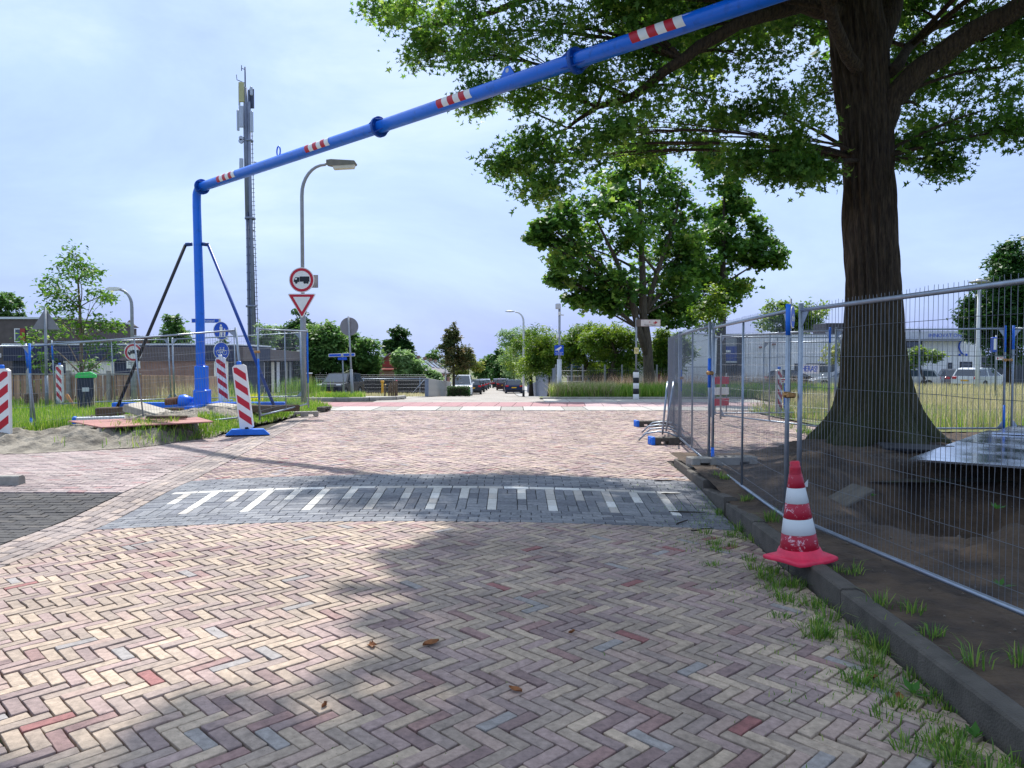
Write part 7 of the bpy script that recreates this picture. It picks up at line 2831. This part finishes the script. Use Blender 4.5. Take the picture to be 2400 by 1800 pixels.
for (px, py) in ((1781, 812), (1812, 805), (1873, 812)):
    wpart(t, "wall_lamp", wx(px) - .12, wx(px) + .12, -.3, -.01, ZP(py + 4, d) - g0, ZP(py, d) - g0, M("rusty_lamp", S(150, 96, 76), .7))
wpart(t, "roof_vent", wx(1945), wx(1990), 1, 4, h, h + 1.1, M("dark_vent", S(62, 60, 64), .7))
d = 60
t, w2, h = shed("showroom", "white showroom with blue lettering on its roof band, right of the oak", 2090, 2300, d, 800, m_corr, dep=12, cat="showroom")
g0 = t.location.z
xo = t.location.x
wpart(t, "roof_band", -w2 - .3, w2 * .55, -.6, -.05, ZP(795, d) - g0, ZP(776, d) - g0, M("band_grey", S(188, 192, 206), .6))
text_part("lettering", "INNOVATION", .42, m_sblue, t, (0.3, -.62, ZP(787, d) - g0), FACE_CAM)
wpart(t, "canopy", -w2 - .3, w2 * .55, -.9, -.05, ZP(798, d) - g0, ZP(795.5, d) - g0, m_galvd)
for (a, c, e, f) in ((2100, 2160, 800, 815), (2098, 2158, 852, 870), (2222, 2232, 850, 866), (2250, 2278, 848, 862)):
    window(t, wx(a) if False else XP(a, d) - xo, XP(c, d) - xo, 0, ZP(f, d) - g0, ZP(e, d) - g0, m_dark)
arc = [(XP(2268, d) - xo + .75 * math.cos(a), -.05, ZP(812, d) - g0 + .75 * math.sin(a)) for a in [math.pi * (.75 + .6 * i / 10) for i in range(11)]]
MB().tube(arc, .06, 6).build("blue_arc", m_sblue, t)
for px in (2246, 2262):
    wpart(t, "sign_dot", XP(px, d) - xo, XP(px + 5, d) - xo, -.04, -.01, ZP(834, d) - g0, ZP(829, d) - g0, m_sblue)
t, w2, h = shed("showroom", "dark low hall behind the white hatchback at the right edge", 2300, 2480, 64, 838, M("dark_hall", S(70, 76, 86), .7), dep=8, cat="hall")


# ================================================================== CARS
def car(name, label, loc, rz, paint, L=4.3, W=1.8, H=1.48, kind='hatch', group="parked cars"):
    """x forward. body, cabin, glass, lights, wheels"""
    root = thing(name, label, "car", loc, rz, group)
    gc = .17
    belt = H * .60
    hood = H * .54
    if kind == 'suv':
        prof = [(-.5, .28), (-.495, .52), (-.49, .62), (.24, .62), (.46, .56), (.495, .46), (.5, .26)]
        cab = [(-.475, .61), (-.42, .97), (-.25, 1.0), (.05, .985), (.24, .61)]
    elif kind == 'van':
        prof = [(-.5, .2), (-.5, .56), (.36, .56), (.48, .46), (.5, .2)]
        cab = [(-.5, .55), (-.49, .97), (-.4, 1.0), (.22, 1.0), (.40, .55)]
    elif kind == 'wagon':
        prof = [(-.5, .28), (-.495, .55), (-.485, .62), (.22, .61), (.46, .52), (.495, .40), (.5, .24)]
        cab = [(-.475, .61), (-.41, .94), (-.25, 1.0), (.02, .98), (.23, .60)]
    else:
        prof = [(-.5, .28), (-.495, .52), (-.485, .62), (.26, .62), (.45, .53), (.495, .42), (.5, .24)]
        cab = [(-.48, .61), (-.42, .93), (-.28, 1.0), (.02, .985), (.27, .61)]
    # lower body with wheel arches
    wr = .33
    fx, rx = .31 * L, -.31 * L
    pts = [(p[0] * L, p[1] * H) for p in prof]
    low = [(.5 * L - .05, gc)]
    for cxw in (fx, rx):
        for i in range(9):
            a = math.pi * i / 8
            low.append((cxw + (wr + .05) * math.cos(a), wr + (wr + .05) * math.sin(a) - .02))
    low.append((-.5 * L + .05, gc))
    poly = pts + low
    mb = MB()
    secs = [(-W / 2, .93, .02), (-W / 2 + .06, 1.0, 0), (W / 2 - .06, 1.0, 0), (W / 2, .93, .02)]
    vs, fs = [], []
    k = len(poly)
    cz = H * .42
    for (y, s, dzz) in ((-W / 2, .975, 0), (-W / 2 + .05, 1.0, 0), (W / 2 - .05, 1.0, 0), (W / 2, .975, 0)):
        for p in poly:
            vs.append((p[0] * s, y, cz + (p[1] - cz) * (s if p[1] > cz else 1)))
    for r_ in range(3):
        for i in range(k):
            j = (i + 1) % k
            fs.append((r_ * k + i, (r_ + 1) * k + i, (r_ + 1) * k + j, r_ * k + j))
    fs += [tuple(range(k)), tuple(range(4 * k - 1, 3 * k - 1, -1))]
    mb.add(vs, fs)
    mb.build("body", paint, root)
    # cabin, narrower at the roof
    cp_ = [(p[0] * L, p[1] * H) for p in cab]
    vs = []
    k = len(cp_)

    def yw(z):
        t = (z - belt) / (H - belt)
        return W / 2 - .05 - .16 * max(0, t)
    for s in (-1, 1):
        for p in cp_:
            vs.append((p[0], s * yw(p[1]), p[1]))
    fs = [tuple(range(k)), tuple(range(2 * k - 1, k - 1, -1))] + [(i, i + k, (i + 1) % k + k, (i + 1) % k) for i in range(k)]
    MB().add(vs, fs).build("cabin", paint, root)

    def glass(nm, quad):
        c = sum((Vector(q) for q in quad), Vector()) / 4
        n = (Vector(quad[1]) - Vector(quad[0])).cross(Vector(quad[3]) - Vector(quad[0])).normalized()
        ctr = Vector((0, 0, H * .75))
        if (c - ctr).dot(n) < 0:
            n = -n
        q2 = [c + (Vector(q) - c) * .88 + n * .012 for q in quad]
        MB().add(q2, [(0, 1, 2, 3)]).build(nm, m_window, root)
    p0, p1, p2, p3, p4 = cp_
    glass("rear_window", [(p0[0], -yw(p0[1]), p0[1]), (p0[0], yw(p0[1]), p0[1]), (p1[0], yw(p1[1]), p1[1]), (p1[0], -yw(p1[1]), p1[1])])
    glass("windscreen", [(p4[0], -yw(p4[1]), p4[1]), (p4[0], yw(p4[1]), p4[1]), (p3[0], yw(p3[1]), p3[1]), (p3[0], -yw(p3[1]), p3[1])])
    xm = (p1[0] + p3[0]) / 2 + .1
    zt_ = p3[1] - .03
    for s in (-1, 1):
        glass("side_window", [(p0[0] + .12, s * yw(belt + .03), belt + .03), (xm, s * yw(belt + .03), belt + .03), (xm, s * yw(zt_), zt_), (p1[0] + .05, s * yw(p1[1] - .04), p1[1] - .04)])
        glass("side_window", [(xm + .03, s * yw(belt + .03), belt + .03), (p4[0] - .1, s * yw(belt + .03), belt + .03), (p3[0], s * yw(zt_), zt_), (xm + .03, s * yw(zt_), zt_)])
        MB().bbox((p4[0] - .12, s * (W / 2 + .08), belt + .1), (.12, .18, .13), .03).build("mirror", paint, root)
        MB().bbox((prof[-3][0] * L * .985, s * (W / 2 - .26), prof[-3][1] * H - .06), (.16, .36, .12), .03).build("headlight", M("headlight_glass", S(214, 222, 230), .15), root)
        MB().bbox((-.492 * L, s * (W / 2 - .20), H * .55), (.10, .30, .16), .03).build("tail_light", M("tail_red", S(190, 20, 34), .25), root)
        for wxp in (fx, rx):
            w_ = thing("wheel", None, None, (wxp, s * (W / 2 - .11), wr))
            w_.parent = root
            MB().tube([(0, -.10, 0), (0, .10, 0)], wr, 22).build("tyre", m_dkrub, w_)
            MB().tube([(0, -.106, 0), (0, .106, 0)], wr * .62, 16).build("rim", m_galvd, w_)
    MB().bbox((.498 * L, 0, H * .36), (.03, W * .55, H * .11), .01).build("grille", m_black, root)
    MB().bbox((-.5 * L, 0, H * .44), (.03, .50, .11), .004).build("number_plate", M("plate_yellow", S(232, 180, 30), .5), root)
    MB().bbox((.505 * L, 0, H * .24), (.03, .50, .11), .004).build("number_plate", M("plate_yellow", S(232, 180, 30), .5), root)
    MB().bbox((-.497 * L, 0, H * .24), (.06, W * .92, H * .10), .02).build("bumper", m_dkrub, root)
    return root


pt = lambda n, c, m=.3: M(n, c, .22, m, var=.03, coat=.4)
pblack, pblue, pwhite, pgrey, psilver, pred = pt("paint_black", S(24, 26, 32)), pt("paint_navy", S(34, 48, 82)), pt("paint_white", S(222, 226, 230), 0), pt("paint_grey", S(92, 96, 106)), pt("paint_silver", S(170, 176, 184)), pt("paint_red", S(150, 40, 48))
car("parked_car", "black off-roader facing the camera on the gravel plot", onterr(797, 50), R(-98), pblack, 4.4, 1.85, 1.6, 'suv')
car("parked_car", "dark blue estate car parked rear-on at the right side of the street", onterr(1203, 78), R(92), pblue, 4.5, 1.82, 1.46, 'wagon')
car("parked_van", "white van parked behind the hedge box on the left of the street", onterr(1084, 68), R(-88), pwhite, 4.6, 1.85, 1.85, 'van')
car("parked_car", "black car parked just right of the white van", onterr(1108, 74), R(92), pblack, 4.3, 1.8, 1.5)
car("parked_car", "black car, second behind the white van", onterr(1118, 85), R(92), pblack, 4.3, 1.8, 1.45)
car("parked_car", "grey car, third behind the white van", onterr(1126, 96), R(92), pgrey, 4.3, 1.8, 1.45)
car("parked_car", "dark green-grey car, fourth behind the white van", onterr(1132, 107), R(92), pt("paint_green", S(64, 78, 70)), 4.3, 1.8, 1.45)
car("parked_car", "silver car, farthest of the left-hand row of the street", onterr(1138, 119), R(92), psilver, 4.3, 1.8, 1.45)
car("parked_car", "dark red car parked ahead of the dark blue estate", onterr(1179, 97), R(92), pt("paint_maroon", S(84, 36, 42)), 4.2, 1.78, 1.55)
car("parked_car", "dark car, farthest on the right side of the street", onterr(1167, 116), R(92), pblack, 4.3, 1.8, 1.5)
b = onterr(1185, 84)
wc = thing("wheelie_bin", "dark wheelie bin on the pavement beside the dark blue estate", "bin", b)
MB().box((0, 0, .55), (.58, .6, 1.0), taper=1.12).build("body", M("bin_dark", S(60, 44, 48), .6), wc)
MB().bbox((0, 0, 1.09), (.64, .7, .07), .02).build("lid", M("bin_lid", S(44, 40, 44), .6), wc)
rp2 = onterr(1150, 165)
for i in range(5):
    X = rp2.x - 2.4 + i * 1.2
    tag(MB().bbox((0, 0, .45), (1.1, .8, 1.0), .05).build("red_planter", m_redroof, None, (X, 165, tz(X, 165))), "red box in the row closing the far street end, %s" % ["leftmost", "second from left", "middle one", "second from right", "rightmost"][i], "planter", "red boxes at the street end")
car("parked_car", "black hatchback parked before the warehouse, seen through the fence", onterr(1862, 60), R(-14), pblack, 4.4, 1.8, 1.45)
car("parked_car", "white hatchback seen from behind at the right of the lot", onterr(2300, 50), R(32), pwhite, 4.2, 1.78, 1.5)
car("parked_car", "grey car parked left of the white hatchback", onterr(2232, 56), R(70), pgrey, 4.3, 1.8, 1.5)
car("parked_car", "silver car half hidden behind the oak trunk on its left", onterr(1972, 54), R(170), psilver, 4.3, 1.8, 1.4)
car("parked_car", "light car half hidden behind the oak trunk on its right", onterr(2120, 54), R(175), psilver, 4.3, 1.8, 1.45)
for o in bpy.data.objects:
    if o.name.startswith("wheel") and "category" in o:
        del o["category"]
